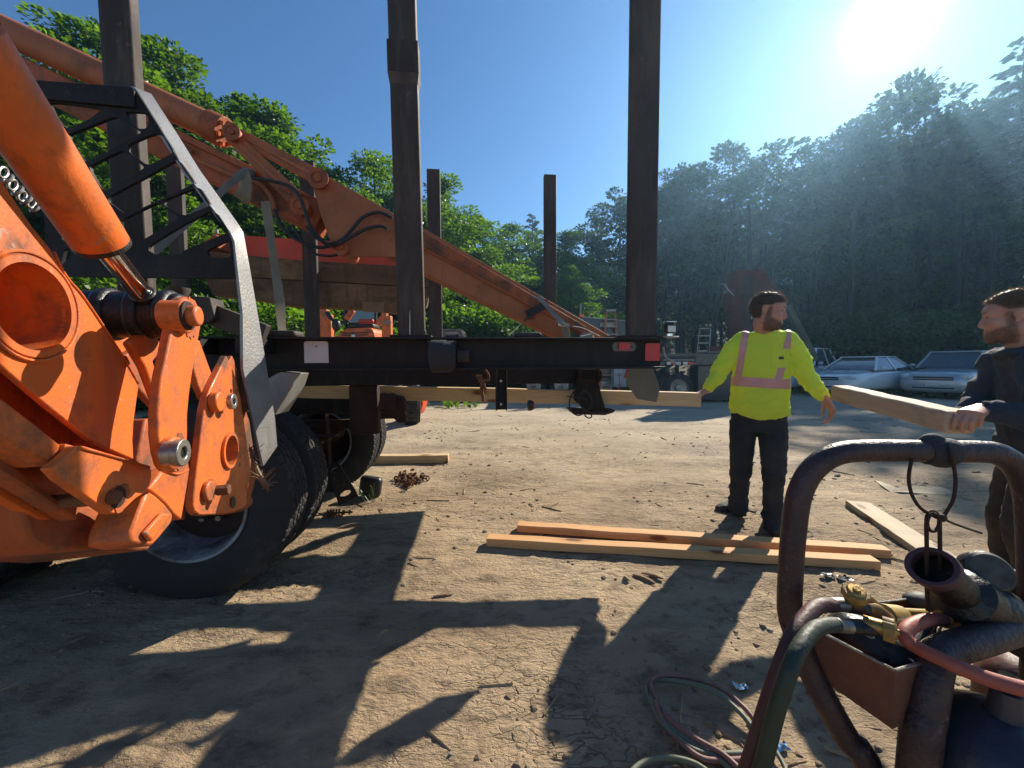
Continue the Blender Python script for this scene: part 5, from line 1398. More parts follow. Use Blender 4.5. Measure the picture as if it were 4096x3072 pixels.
B = ap(*k2(1002, 1142), dE) + AN * 0.016
m = MB(); m.cyl(B + AN * 0.035, B - AN * 0.002, 0.018, 6); obj("bolt", m, RUST, arm, bevel=0.003)
m = MB(); m.ball(ap(*k2(1105, 1195), dE + 0.006), (0.006, 0.012, 0.022), 10, 8); obj("mud_lump", m, MUDDY, arm)
# the cylinder with its chromed rod
B0 = ap(402, 968, -0.59); B1 = ap(-170, 110, -0.59); dd = (B1 - B0).normalized()
RB = 0.047
m = MB(); m.lathe(B0 - dd * 0.0, dd * (B1 - B0).length, [(RB * 0.80, -0.02), (RB * 0.97, -0.012), (RB, 0.0), (RB, 1.0)], 48); cy = obj("cylinder_barrel", m, ORANGE, arm)
m = MB(); m.lathe(B0 - dd * 0.008, dd * 0.01, [(RB * 1.005, 0), (RB * 1.012, 0.3), (RB * 1.005, 1)], 48, cap=False); obj("weld_seam", m, GREASE, cy)
R1 = ap(592, 1206, -0.59)
m = MB(); m.cyl(B0, R1, 0.0215, 36); obj("piston_rod", m, CHROME, cy)
m = MB(); m.cyl(R1 + (B0 - R1).normalized() * 0.03, R1 - (B0 - R1).normalized() * 0.03, 0.026, 28); obj("rod_eye", m, GREASE, cy, bevel=0.004)
mb = MB(); mb.cyl(V((-1.33, .42, .9)), V((-1.33, .42, 1.9)), 0.07, 20); mb.bar(V((-1.33, .42, 1.85)), B1, 0.1, 0.1); obj("king_post", mb, ORANGE_DIRTY, arm)
# chain links hanging behind the cylinder
chn = thing("lifting_chain", "bright steel chain hanging behind the orange cylinder", "chain", ap(100, 780, -0.70))
lm = None
cpts = [(12, 690), (30, 715), (50, 740), (70, 762), (88, 785), (105, 800), (125, 812), (140, 830)]
for i, (x, y) in enumerate(cpts):
    c = ap(x, y, -0.70); ax_ = TN if i % 2 else AN
    u_ = (UPZ * -0.75 + AY * 0.5).normalized(); v_ = u_.cross(ax_).normalized()
    m = MB(); m.tube([c + u_ * (0.012 * math.cos(a)) + v_ * (0.007 * math.sin(a)) for a in np.linspace(0, 2 * PI, 17)], 0.0026, 8, cap=False)
    obj("chain_link", m, BARE, chn)
# a dead fir twig caught between the ear plate and the tyre
tw = MB(); tb = [P(1000, 1790, 1.72), P(1015, 1850, 1.70), P(1035, 1900, 1.68), P(1068, 1948, 1.66)]
tw.tube(tb, [0.006, 0.009, 0.013, 0.012], 8)
rr_ = random.Random(3)
for i in range(46):
    t = rr_.random(); a = tb[0].lerp(tb[3], t) if t < .5 else tb[1].lerp(tb[3], t)
    e = a + V((rr_.uniform(-.05, .05), rr_.uniform(-.03, .03), rr_.uniform(-.03, .05)))
    tw.tube([a, a.lerp(e, .6) + V((0, 0, rr_.uniform(-.008, .008))), e], [0.003, 0.002, 0.001], 5)
tag(obj("dead_twig", tw, BARK_CHIP), "dead brown twig caught beside the ear plate in front of the tyre", "twig")

# ------------------------------------------------------------------ timber
def timber(name, A, B, width, height, mat, label, cat="timber", group=None, up=UPZ, parent=None):
    """sawn timber A -> B (centre line), with its own axes so that the grain runs along it"""
    A, B = V(A), V(B); x = (B - A); L = x.length; x = x.normalized()
    y = V(up).cross(x).normalized(); z = x.cross(y)
    m = MB(); nseg = 14
    rng = random.Random(hash(label) % 1000)
    rows = []
    for i in range(nseg + 1):
        t = -L / 2 + L * i / nseg; j = [rng.uniform(-.0025, .0025) for _ in range(4)]
        rows.append([(t, -width / 2 + j[0], -height / 2 + j[1]), (t, width / 2 + j[2], -height / 2 + j[1]), (t, width / 2 + j[2], height / 2 + j[3]), (t, -width / 2 + j[0], height / 2 + j[3])])
    vs = [p for r in rows for p in r]; fs = []
    for i in range(nseg):
        for k in range(4): fs.append((i * 4 + k, i * 4 + (k + 1) % 4, i * 4 + 4 + (k + 1) % 4, i * 4 + 4 + k))
    fs += [(3, 2, 1, 0), tuple(nseg * 4 + k for k in range(4))]
    m.add(vs, fs); me = m.mesh(name, (0, 0, 0), smooth=False)
    o = placed(name, me, mat, None, axes((A + B) / 2, x, y, z))
    bv = o.modifiers.new("bevel", 'BEVEL'); bv.width = 0.004; bv.segments = 2
    return tag(o, label, cat, group)
# the long timber under the truck: near face and top seen
def tim_px(name, x0, y0, x1, y1, Y0, Y1, width, height, mat, label, **k):
    A = P(x0, y0, Y0); B = P(x1, y1, Y1)          # lower front edge points
    d = (B - A).normalized(); side = UPZ.cross(d).normalized(); z = d.cross(side)
    off = side * (width / 2) + z * (height / 2)
    return timber(name, A + off, B + off, width, height, mat, label, **k)
tim_px("timber", 1000, 1588, 2804, 1627, 2.96, 2.95, 0.105, 0.105, PINE, "long pale timber pushed through under the truck and held by the man in yellow")
b1 = G(1950, 2204, 0.0); b2 = G(3523, 2290, 0.0)
def lying(name, L0, R0, width, height, mat, label, cat="plank", **k):
    """lies on the ground; L0, R0 = near lower corners"""
    L0, R0 = V(L0), V(R0); L0.z = gz(L0.x, L0.y) + 0.004; R0.z = gz(R0.x, R0.y) + 0.004
    d = (R0 - L0).normalized(); side = UPZ.cross(d).normalized(); z = d.cross(side)
    off = side * (width / 2) + z * (height / 2)
    return timber(name, L0 + off, R0 + off, width, height, mat, label, cat, **k)
lying("plank", G(1945, 2197), G(3524, 2292), 0.085, 0.055, PINE_ORANGE, "nearer of the two long planks lying side by side on the dirt")
lying("plank", G(2068, 2138), G(3566, 2247), 0.085, 0.055, PINE_ORANGE, "farther of the two long planks lying side by side on the dirt")
lying("timber", G(1440, 1863), G(1792, 1858), 0.12, 0.10, PINE, "short pale timber lying on the ground past the truck tyres", cat="timber")
# plank at the right, running towards the camera behind the cart
def flat_plank(name, cs, thick, mat, label, cat="plank"):
    """four ground corners seen: its top face"""
    a, b, c, d = cs
    A = (V(a) + V(b)) / 2; B = (V(c) + V(d)) / 2
    return timber(name, A - UPZ * thick / 2, B - UPZ * thick / 2, (V(a) - V(b)).length * 0.96, thick, mat, label, cat)
flat_plank("plank", (G(3384, 2003, .05), G(3478, 2008, .05), G(3870, 2245, .05), G(3730, 2245, .05)), 0.045, PINE_GREY, "dusty plank on the ground behind the bent pipe of the cart")
m = MB(); m.prism([[G(3497, 1921, .02), G(3530, 1945, .025), G(3562, 1966, .02), G(3600, 1967, .03), G(3700, 1975, .02), G(3842, 1982, .012), G(3770, 1948, .03), G(3640, 1938, .045), G(3590, 1952, .02), G(3520, 1925, .02)]], V((0, 0, -0.012)))
tag(obj("cardboard", m, CARD), "thin torn board lying flat on the ground beyond the wire loop", "cardboard")
# splintered offcuts and bark
def offcut(px, py, L, w, h, ang, label, mat=BARK_CHIP, name="wood_offcut"):
    p = Gh(px, py); m = MB(); r = random.Random(int(px))
    R = Matrix.Rotation(ang, 3, 'Z')
    n = 6; rows = []
    for i in range(n + 1):
        t = -L / 2 + L * i / n; s = (0.35 + 0.65 * math.sin(PI * (0.12 + 0.8 * i / n)))
        j = [r.uniform(-.25, .25) for _ in range(4)]
        rows += [p + R @ V((t, -w / 2 * s * (1 + j[0]), 0.001)), p + R @ V((t, w / 2 * s * (1 + j[1]), 0.001)), p + R @ V((t, w / 3 * s * (1 + j[2]), h * s)), p + R @ V((t, -w / 3 * s, h * s * (1 + j[3])))]
    fs = []
    for i in range(n):
        for k in range(4): fs.append((i * 4 + k, i * 4 + (k + 1) % 4, i * 4 + 4 + (k + 1) % 4, i * 4 + 4 + k))
    fs += [(3, 2, 1, 0), tuple(n * 4 + k for k in range(4))]
    m.add(rows, fs); return tag(obj(name, m, mat, smooth=False), label, "wood scrap")
offcut(2575, 2318, 0.13, 0.03, 0.018, -0.75, "splintered bark strip left of the shadow of the man, lower one")
offcut(2610, 2305, 0.12, 0.02, 0.014, -0.55, "splintered bark strip left of the shadow of the man, upper one")
offcut(2507, 2318, 0.045, 0.018, 0.016, -1.05, "small pale wood stub beside the splintered bark strips", CHIP)
offcut(1405, 2105, 0.16, 0.03, 0.02, 0.5, "splintered stick in the shade behind the big tyre")
offcut(1770, 2385, 0.10, 0.02, 0.012, 0.2, "bark flake at the edge of the long beam shadow")
offcut(3700, 2225, 0.10, 0.05, 0.03, -0.3, "muddy bark lump beside the dusty plank", MUDDY, "bark_lump")
offcut(3905, 1890, 0.1, 0.05, 0.02, 0.2, "bark flake in front of the man in the hoodie")
offcut(3350, 1905, 0.07, 0.03, 0.02, 0.2, "dark flat stone left of the torn board", STONE, "flat_stone")
for i, (x, y, s, lab) in enumerate(((2960, 2755, .032, "crumpled foil scrap between the hose coil and the cart pipe"), (3370, 2318, .05, "shiny wet plastic scrap below the near plank end"), (3310, 2310, .04, "small shiny plastic scrap beside the bigger one below the planks"), (3120, 3000, .03, "torn foil scrap under the cart"))):
    p = Gh(x, y); r = random.Random(i); m = MB(); g = 5
    vs = [p + V(((a / (g - 1) - .5) * s * 1.6 + r.uniform(-.004, .004), (b / (g - 1) - .5) * s + r.uniform(-.004, .004), 0.004 + r.uniform(0, .014))) for b in range(g) for a in range(g)]
    m.add(vs, [(b * g + a, b * g + a + 1, (b + 1) * g + a + 1, (b + 1) * g + a) for b in range(g - 1) for a in range(g - 1)])
    o = obj("foil_scrap", m, CHROME if i in (0, 3) else PLASTIC_BLACK, smooth=False); so = o.modifiers.new("thickness", 'SOLIDIFY'); so.thickness = 0.001; tag(o, lab, "litter")
# rusty chain heap
ch = thing("rusty_chain", "heap of rusty chain on the sunlit dirt beside the truck", "chain", Gh(1640, 1925))
r = random.Random(11)
LM = MB(); LM.tube([V((0.028 * math.cos(a), 0.017 * math.sin(a), 0)) for a in np.linspace(0, 2 * PI, 17)], 0.0072, 7, cap=False)
LMe = LM.mesh("chain_link"); LMe.materials.append(RUST)
for i in range(64):
    p = Gh(1640 + r.gauss(0, 18) + (i % 9 - 4) * 6, 1925 + r.gauss(0, 13)); p.z += 0.012 + abs(r.gauss(0, .020))
    o = bpy.data.objects.new("chain_link", LMe); COL.objects.link(o); o.parent = ch; o.location = p - WORLD_AT[ch.name]
    o.rotation_euler = (r.uniform(-1.2, 1.2), r.uniform(-1.2, 1.2), r.uniform(0, 6.28))
# rusty spring bolt under the tyre
sp = thing("spring_bolt", "rusty coil spring on a bolt lying in the shade by the tyre", "spring", Gh(1345, 2066))
p0 = Gh(1345, 2066) + UPZ * 0.03; ax = V((1, 0.15, 0)).normalized()
m = MB(); m.tube([p0 + ax * (-0.07 + 0.022 * t) + (TN * math.cos(t * 2 * PI) + UPZ * math.sin(t * 2 * PI)) * 0.026 for t in np.linspace(0, 5, 70)], 0.006, 7); obj("coil_spring", m, RUST, sp)
m = MB(); m.cyl(p0 - ax * .08, p0 + ax * .13, 0.008, 10); obj("bolt_shank", m, RUST, sp)
m = MB(); m.cyl(p0 + ax * .05, p0 + ax * .066, 0.022, 6); m2 = obj("nut", m, RUST, sp, bevel=.002)
m = MB(); m.cyl(p0 + ax * .10, p0 + ax * .108, 0.02, 16); obj("washer", m, RUST, sp)
# grass blades pulled under the tyre
m = MB(); r = random.Random(5)
for i in range(14):
    a = P(1440 + r.uniform(-40, 60), 1880 + r.uniform(-15, 15), 3.4); a.z = gz(a.x, a.y)
    e = a + V((r.uniform(-.14, .14), r.uniform(-.08, .05), r.uniform(.05, .22)))
    m.ribbon([a, a.lerp(e, .6) + UPZ * .04, e], V((0, 1, 0.3)), 0.005, 0.001)
tag(obj("grass_tuft", m, GRASSM), "few green grass blades beside the slotted black flap", "grass tuft")

# ------------------------------------------------------------------ gas welding cart in the near right corner
YC = 0.60
cart = thing("welding_cart", "rusty pipe-framed gas welding cart with tool tray in the near right corner", "welding cart", V((P(3600, 2600, .62).x, .62, 0)))
def cp(x, y, Y=YC): return P(x, y, Y)
pts = [cp(3170, 2490), cp(3158, 2440), cp(3162, 2300), cp(3172, 2150), cp(3192, 2000), cp(3225, 1915), cp(3268, 1862), cp(3322, 1826), cp(3385, 1808), cp(3470, 1803), cp(3600, 1803), cp(3800, 1806), cp(3945, 1808), cp(4005, 1822), cp(4060, 1862), cp(4100, 1925), cp(4120, 2010), cp(4130, 2200), cp(4135, 2500), cp(4138, 2800, YC), V((cp(4138, 2800).x, YC, 0.04))]
mb = MB(); mb.tube(smooth_path(pts, 5), 0.0172, 22); obj("handle_frame", mb, PIPE, cart)
lg = [cp(3168, 2480), cp(3195, 2560), cp(3235, 2660, .595), cp(3300, 2800, .58), cp(3390, 2960, .57), cp(3500, 3150, .555)]
e = lg[-1]; lg.append(V((e.x + .12, e.y - .02, 0.14)))
mb = MB(); mb.tube(smooth_path(lg, 4), 0.0190, 20); obj("frame_leg", mb, PIPE, cart)
lg = [cp(3735, 2640, .53), cp(3722, 2700, .52), cp(3700, 2850, .51), cp(3672, 3072, .505)]
e = lg[-1]; lg.append(V((e.x - .01, e.y, 0.12)))
mb = MB(); mb.tube(smooth_path(lg, 4), 0.0225, 20); obj("frame_leg", mb, PIPE, cart)
mb = MB(); mb.tube(smooth_path([cp(3712, 2700, .525), cp(3735, 2640, .53), cp(3790, 2600, .54), cp(3900, 2565, .55), cp(4110, 2500, .58)], 5), 0.021, 18); obj("cross_pipe", mb, PIPE, cart)
mb = MB(); mb.tube([cp(3470, 2990, .56), cp(3480, 3080, .56), cp(3486, 3200, .56)], 0.006, 8); obj("frame_rod", mb, RUST, cart)
# tray
tr = [cp(3236, 2503, .585), cp(3580, 2682, .50), cp(3722, 2640, .53), cp(3800, 2376, .70), cp(3500, 2413, .70)]
bt = [cp(3290, 2720, .585), cp(3570, 2918, .50), cp(3700, 2850, .53), cp(3770, 2480, .72), cp(3520, 2500, .70)]
mb = MB(); t = 0.0025
ctr = sum(tr, V()) / 5
for i in range(5):
    j = (i + 1) % 5
    a, b, c, d = tr[i], tr[j], bt[j], bt[i]
    n_ = (b - a).cross(d - a).normalized()
    if n_.dot(ctr - a) < 0: n_ = -n_
    mb.prism([[a, b, c, d]], n_ * t)
mb.prism([bt], UPZ * t)
obj("tool_tray", mb, TRAY, cart, label="open rusty sheet-metal tray")
mb = MB()
for i in range(5): mb.cyl(tr[i], tr[(i + 1) % 5], 0.0022, 8)
obj("tray_rim", mb, BARE, cart)
# axle and wheels, base plate: below the frame of the photo
bx = (cp(3400, 2600).x + cp(4138, 2600).x) / 2
mb = MB(); mb.box(V((bx + .02, .56, .10)), (0.46, 0.30, 0.02)); obj("base_plate", mb, TRAY, cart, bevel=.004)
for dx in (-.29, .31):
    mb = MB(); mb.lathe(V((bx + dx - .02, .63, .12)), V((.04, 0, 0)), [(.05, 0), (.105, 0), (.12, .2), (.12, .8), (.105, 1), (.05, 1)], 28); obj("wheel", mb, RUBBER, cart)
mb = MB(); mb.cyl(V((bx - .31, .63, .12)), V((bx + .33, .63, .12)), .012, 12); obj("wheel_axle", mb, PIPE, cart)
# gas cylinders standing on the base
def bottle(name, c, r, h, mat, neck, label):
    g = thing(name, label, "gas cylinder", V((c[0], c[1], 0.111)))
    m = MB(); z0 = 0.111
    prof = [(r * 0.96, z0), (r, z0 + .02), (r, h - r * 0.95), (r * .97, h - r * .72), (r * .88, h - r * .48), (r * .70, h - r * .26), (r * .45, h - r * .12), (r * .22, h - r * .06), (r * .18, h + .03)]
    m.lathe(V((c[0], c[1], 0)), V((0, 0, 1)), prof, 44); obj("shell", m, mat, g)
    m = MB(); m.cyl(V((c[0], c[1], h + .03)), V((c[0], c[1], h + .05)), .012, 14); obj("valve", m, BRASS, g, bevel=.003)
    return g
b1c = cp(3985, 2900, .50)
bottle("gas_cylinder", (b1c.x + .012, .50), 0.088, 0.775, BOTTLE_SKY_SHEEN, None, "dark gas cylinder, blue sky sheen in its colour, with dented shoulder on the welding cart")
b2c = cp(4180, 2700, .63)
bottle("gas_cylinder", (b2c.x + .03, .66), 0.075, 0.72, BOTTLE_BROWN, None, "brown gas cylinder behind the dark one on the cart")
# black pipe with its open end, two round gauges, the clamp behind
pe = thing("exhaust_pipe_elbow", "thick black pipe elbow with an open end resting on the cart tray", "pipe elbow", cp(3800, 2400, .62))
A = cp(3728, 2268, .575); Bq = cp(3860, 2400, .60); Cq = cp(3960, 2440, .60); Dq = cp(4120, 2540, .60)
path = smooth_path([A, A.lerp(Bq, .6), Bq.lerp(Cq, .35), Cq, Dq], 6)
mb = MB(); mb.tube(path, [0.028] * 8 + [0.041] * (len(path) - 8), 28, cap=False); dA_ = (A - Bq).normalized()
obj("pipe_body", mb, GREASE, pe)
mb = MB(); mb.ring(A + dA_ * 0.004, A - dA_ * 0.012, 0.0315, 0.0235, 32); obj("pipe_lip", mb, MAT("maroon_primer", (0.075, 0.03, 0.04), (0.05, 0.022, 0.03), rough=.6), pe, bevel=.002)
mb = MB(); mb.cyl(A - dA_ * 0.03, A - dA_ * 0.034, 0.027, 28); obj("pipe_baffle", mb, BLACK_STEEL, pe)
m = MB(); m.box(cp(4010, 2440, .655), (.11, .05, .075), Matrix.Rotation(.5, 3, 'Y')); m.cyl(cp(3930, 2400, .66), cp(4060, 2470, .64), .026, 20); obj("pipe_clamp", m, GREASE, pe, bevel=.006)
for (x, y, Y, r, lab, nx) in ((3962, 2284, .60, .031, "large grey round gauge beside the black pipe elbow", (-.35, -.78, .52)), (4110, 2350, .62, .030, "grey round gauge cut by the right edge of the photo", (-.2, -.7, .68)), (3800, 2445, .63, .028, "small grey disc under the black pipe elbow", (-.85, -.45, .15))):
    c = cp(x, y, Y); n_ = V(nx).normalized(); g = thing("pressure_gauge", lab, "gauge", c)
    m = MB(); m.lathe(c - n_ * .03, n_ * .03, [(r * .8, 0), (r, .15), (r, .85), (r * .93, 1)], 36); obj("gauge_case", m, GREASE if r > .03 else CLEAR_GREY, g)
    m = MB(); m.lathe(c, n_ * .006, [(r * .93, 0), (r * .8, .7), (0, 1)], 36); obj("gauge_face", m, CLEAR_GREY, g)
    m = MB(); m.cyl(c - n_ * .03, c - n_ * .07 - UPZ * .03, .012, 12); obj("gauge_stem", m, BRASS, g)
# loose pipes and tools in the tray
for i, (a, b, r, mt, lab) in enumerate((((3625, 2590, .56), (3700, 2490, .60), .012, BARE, "pale steel pipe lying in the tray under the pink hose"), ((3560, 2640, .54), (3905, 2560, .62), .010, GREASE, "dark greasy rod lying across the tray"), ((3640, 2650, .53), (3960, 2520, .60), .006, CHROME, "thin bright rod in the tray beside the cross pipe"))):
    m = MB(); m.cyl(cp(*a), cp(*b), r, 16); tag(obj("steel_rod", m, mt, bevel=.001), lab, "steel rod")
m = MB(); m.ball(cp(3490, 2590, .58), (.062, .05, .035), 18, 12, Matrix.Rotation(.5, 3, 'Y')); m.ball(cp(3560, 2620, .56), (.04, .04, .03), 14, 10)
o = obj("work_glove", m, GREASE); tag(o, "crumpled black glove stuffed in the rusty tray", "glove")
tx = bpy.data.textures.new("crumple", 'CLOUDS'); tx.noise_scale = 0.04
dm = o.modifiers.new("crumple", 'DISPLACE'); dm.texture = tx; dm.strength = 0.03; dm.texture_coords = 'LOCAL'
m = MB(); m.ball(cp(3680, 2402, .70), (.028, .02, .014), 16, 10); tag(obj("white_rag", m, CLEAR_GREY), "small wad of white rag against the rear wall of the tray", "rag")
# torch: hoses, valves, knobs, yellow body
tor = thing("cutting_torch", "brass cutting torch with two valve knobs lying on the tray", "cutting torch", cp(3450, 2440, .56))
def ctube(name, lp, r, mat, parent, k=6, seg=14):
    m = MB(); m.tube(smooth_path([cp(*p) for p in lp], k), r, seg); return obj(name, m, mat, parent)
ctube("torch_hose", [(2900, 3300, .50), (2990, 3072, .49), (3060, 2850, .485), (3110, 2700, .485), (3165, 2560, .50), (3215, 2480, .52), (3270, 2425, .545), (3335, 2420, .56)], .0102, HOSE_RED, tor, seg=16)
ctube("torch_hose", [(2950, 3300, .475), (3045, 3072, .465), (3100, 2860, .46), (3150, 2700, .46), (3200, 2590, .475), (3255, 2520, .50), (3315, 2500, .52), (3360, 2502, .53)], .0098, HOSE_GREEN, tor, seg=16)
ctube("hose_ferrule", [(3325, 2418, .56), (3350, 2418, .56), (3395, 2420, .56)], .0098, BARE, tor)
ctube("valve_body", [(3385, 2420, .56), (3430, 2428, .56), (3462, 2434, .56)], .0105, GREASE, tor)
ctube("mixer_tube", [(3455, 2432, .56), (3500, 2440, .565), (3535, 2465, .57), (3550, 2490, .575)], .0100, BRASS, tor)
ctube("mixer_tube", [(3440, 2400, .565), (3470, 2395, .57), (3500, 2420, .575), (3530, 2450, .58), (3560, 2470, .59)], .0062, BRASS, tor)
ctube("hose_ferrule", [(3345, 2500, .525), (3380, 2503, .53), (3405, 2505, .53)], .0095, BARE, tor)
ctube("valve_body", [(3400, 2505, .53), (3450, 2508, .53), (3500, 2512, .525)], .0100, GREASE, tor)
ctube("torch_handle", [(3535, 2460, .60), (3600, 2465, .62)], .0165, YELLOW_TUBE, tor)
for dy in (-16, 0, 16): ctube("torch_tube", [(3595, 2462 + dy, .62), (3785, 2468 + dy * .8, .67)], .0058, YELLOW_TUBE if dy else BARE, tor)
ctube("torch_head", [(3760, 2470, .665), (3800, 2470, .675)], .014, BRASS, tor)
def knob(c, n_, r, h, name="valve_knob"):
    n_ = V(n_).normalized(); ref = V((0, 0, 1)) if abs(n_.z) < .9 else V((1, 0, 0))
    x = (ref - n_ * ref.dot(n_)).normalized(); y = n_.cross(x)
    lp = []
    for k in range(48):
        a = 2 * PI * k / 48; rr = r * (1 - .07 * ((k % 4) >= 2)); lp.append(c + x * rr * math.cos(a) + y * rr * math.sin(a))
    m = MB(); m.prism([lp], n_ * h); o = obj(name, m, BRASS_KNOB, tor, bevel=.001)
    m = MB(); m.lathe(c + n_ * h, n_ * .005, [(r * .72, 0), (r * .6, .5), (r * .30, .55), (r * .26, 1), (0, 1)], 24, cap=False); obj("knob_cap", m, BRASS, o)
    return o
kc = cp(3418, 2385, .555); kn = V((-.12, -.35, .93)).normalized(); knob(kc, kn, .0165, .012)
m = MB(); m.cyl(kc, cp(3424, 2426, .56), .008, 14); m.cyl(kc - kn * .004, kc - kn * .014, .012, 6); obj("valve_stem", m, BRASS, tor)
kc = cp(3530, 2512, .52); kn = V((.72, -.66, .05)).normalized(); knob(kc, kn, .0155, .012)
m = MB(); m.cyl(kc - kn * .02, kc, .010, 14); obj("valve_stem", m, BRASS, tor)
# the pale red hose that bends round and runs off to the right
ctube("supply_hose", [(3800, 2478, .60), (3740, 2478, .585), (3680, 2488, .565), (3632, 2515, .55), (3622, 2550, .54), (3660, 2585, .53), (3740, 2625, .51), (3850, 2675, .49), (3960, 2718, .48), (4110, 2760, .47), (4300, 2800, .46)], .0095, HOSE_PINK, None, seg=18)
tag(bpy.data.objects["supply_hose"], "sun-bleached red hose bending across the cart to the right edge", "hose")
ctube("hose_nut", [(3770, 2476, .593), (3840, 2482, .61)], .013, BRASS, tor)
# black tape lump and the wire striker hanging from the bar
tp = MB(); tp.lathe(cp(3695, 1805), cp(3812, 1806) - cp(3695, 1805), [(.0178, 0), (.0205, .08), (.0215, .3), (.0225, .5), (.0215, .7), (.0205, .92), (.0178, 1)], 24, cap=False)
tp.ball(cp(3730, 1768), (.020, .012, .014), 12, 8); tp.ball(cp(3770, 1845), (.022, .012, .010), 12, 8)
o = obj("tape_wrap", tp, STRAP_BLACK); tag(o, "lump of black tape wound round the top bar of the cart", "tape")
m = MB()
m.tube(smooth_path([cp(3788, 1775, .585), cp(3805, 1820, .575), cp(3818, 1880, .58), cp(3822, 1940, .58), cp(3812, 2000, .58), cp(3790, 2040, .58), cp(3772, 2070, .58)]), .0024, 8)
m.tube(smooth_path([cp(3648, 1835, .585), cp(3638, 1880, .58), cp(3636, 1930, .58), cp(3650, 1985, .58), cp(3680, 2030, .58), cp(3718, 2055, .58), cp(3745, 2070, .58)]), .0024, 8)
m.tube(smooth_path([cp(3706, 2330, .585), cp(3707, 2200, .58), cp(3706, 2085, .58), cp(3716, 2055, .58), cp(3735, 2046, .58), cp(3752, 2060, .58), cp(3758, 2085, .58), cp(3760, 2200, .58), cp(3760, 2280, .585)]), .0026, 8)
m.tube([cp(3733, 2090, .575) + V((.009 * math.cos(a), 0, .014 * math.sin(a))) for a in np.linspace(0, 2 * PI, 20)], .0024, 7)
m.ball(cp(3768, 2072, .577), (.007, .005, .006), 10, 7)
m.tube(smooth_path([cp(3772, 2075, .577), cp(3830, 2100, .577), cp(3925, 2132, .58)]), .0018, 7)
m.tube([cp(3706, 2330, .585), cp(3710, 2440, .60)], .0026, 7)
tag(obj("wire_hanger", m, DARK_RUST), "looped wire hanging from the taped bar of the cart", "wire")
# the coil of twin hose on the ground
hc = thing("twin_hose", "loose coil of faded green and red twin hose on the dirt beside the cart", "hose", Gh(2800, 2900))
def ghose(lp, r, mat, dz=0.0):
    ps = []
    for x, y, *zz in lp:
        z = zz[0] if zz else 0
        p = G(x, y, 0.02 + z); p.z = max(p.z, gz(p.x, p.y) + r + z); ps.append(p + UPZ * dz)
    m = MB(); m.tube(smooth_path(ps, 8), r, 12); return obj("hose", m, mat, hc)
HG = MAT("dusty_green_hose", (0.15, 0.16, 0.105), (0.11, 0.125, 0.08), (0.24, 0.20, 0.14), rough=.6, scale=9, mask=(.55, .75)); HR_ = MAT("dusty_red_hose", (0.22, 0.10, 0.08), (0.17, 0.085, 0.07), (0.26, 0.20, 0.15), rough=.6, scale=9, mask=(.55, .75))
loopA = [(2985, 3140), (2880, 3040), (2760, 2970), (2660, 2890), (2598, 2800), (2590, 2745), (2640, 2720), (2760, 2735, .02), (2870, 2775, .03), (2960, 2850, .02), (3010, 2910, .01), (3060, 2960)]
ghose(loopA, .0085, HG); ghose([(x + 16, y - 20, *(z or [0.012])) for x, y, *z in loopA], .0085, HR_)
ghose([(2600, 2790, .02), (2640, 2880), (2720, 2960), (2800, 3008), (2900, 3015), (3020, 3010), (3060, 3005)], .0085, HG); ghose([(2620, 2800, .03), (2655, 2895), (2735, 2980), (2815, 3035), (2920, 3040), (3040, 3032)], .0085, HR_)
ghose([(2480, 3150), (2540, 3075), (2600, 3040), (2680, 3030), (2780, 3055), (2860, 3110)], .0085, HG)
ghose([(3090, 2985), (3130, 3050), (3160, 3120)], .007, HG)
# cable scraps by the feet of the man
m = MB(); m.tube(smooth_path([Gh(3028, 2030), Gh(3040, 2062), Gh(3060, 2078), Gh(3110, 2090), Gh(3160, 2098)]), .004, 7); tag(obj("cable", m, STRAP_TAN), "pale cord lying between the boots of the man in yellow", "cord")
m = MB(); m.tube(smooth_path([Gh(3215, 2120), Gh(3245, 2130), Gh(3250, 2145), Gh(3220, 2150), Gh(3200, 2140)]), .004, 7); tag(obj("cable", m, BLACK_RUBBER), "thin dark cord loop on the dirt right of the boots", "cord")

# weld beads and grease on the near arm
def bead(pts, r, mat, name="weld_bead"):
    m = MB(); ps = smooth_path(pts, 10); rr = [r * (1 + .08 * math.sin(i * 2.1) + .05 * math.sin(i * 5.3)) for i in range(len(ps))]
    m.tube(ps, rr, 7); return obj(name, m, mat, arm)
bead([C0 + AN * .004 + (AY * math.cos(a) + UPZ * math.sin(a)) * HR * 1.235 for a in np.linspace(0.2, 5.9, 26)], .0028, ORANGE)
bead([ap(x, y, dA) + AN * .001 for x, y in ((214, 1006), (262, 1104), (338, 1196), (472, 1398), (552, 1534))], .0022, ORANGE)
bead([ap(x, y, -.548) for x, y in ((316, 1790), (440, 1822), (598, 1868))], .0024, ORANGE)
bead([ap(*k2(x, y), -.597) for x, y in ((780, 1042), (840, 1062), (890, 1040))], .0026, ORANGE)
def smear(x, y, d, r, seed, mat=GREASE):
    """grease squeezed out round a pin: a thin ragged film"""
    c = ap(*k2(x, y), d) + AN * .0012; rr = random.Random(seed); lp = []
    for k in range(40):
        a = 2 * PI * k / 40; q_ = r * (1 + .16 * math.sin(3 * a + seed) + .12 * rr.uniform(-1, 1) + (.15 if 4.2 < a < 5.2 else 0) * rr.random()); lp.append(c + AY * math.cos(a) * q_ + UPZ * math.sin(a) * q_)
    m = MB(); m.prism([lp], AN * .0008); obj("grease_film", m, mat, arm)
smear(890, 312, -.50, .046, 1, ORANGE_DIRTY); smear(840, 962, -.50, .041, 2, ORANGE_DIRTY); smear(1048, 720, -.60, .037, 3, ORANGE_DIRTY); smear(1002, 1142, -.60, .036, 4, ORANGE_DIRTY); smear(1105, 1196, -.60, .016, 5, MUDDY); smear(565, 1170, -.55, .026, 6, ORANGE_DIRTY)
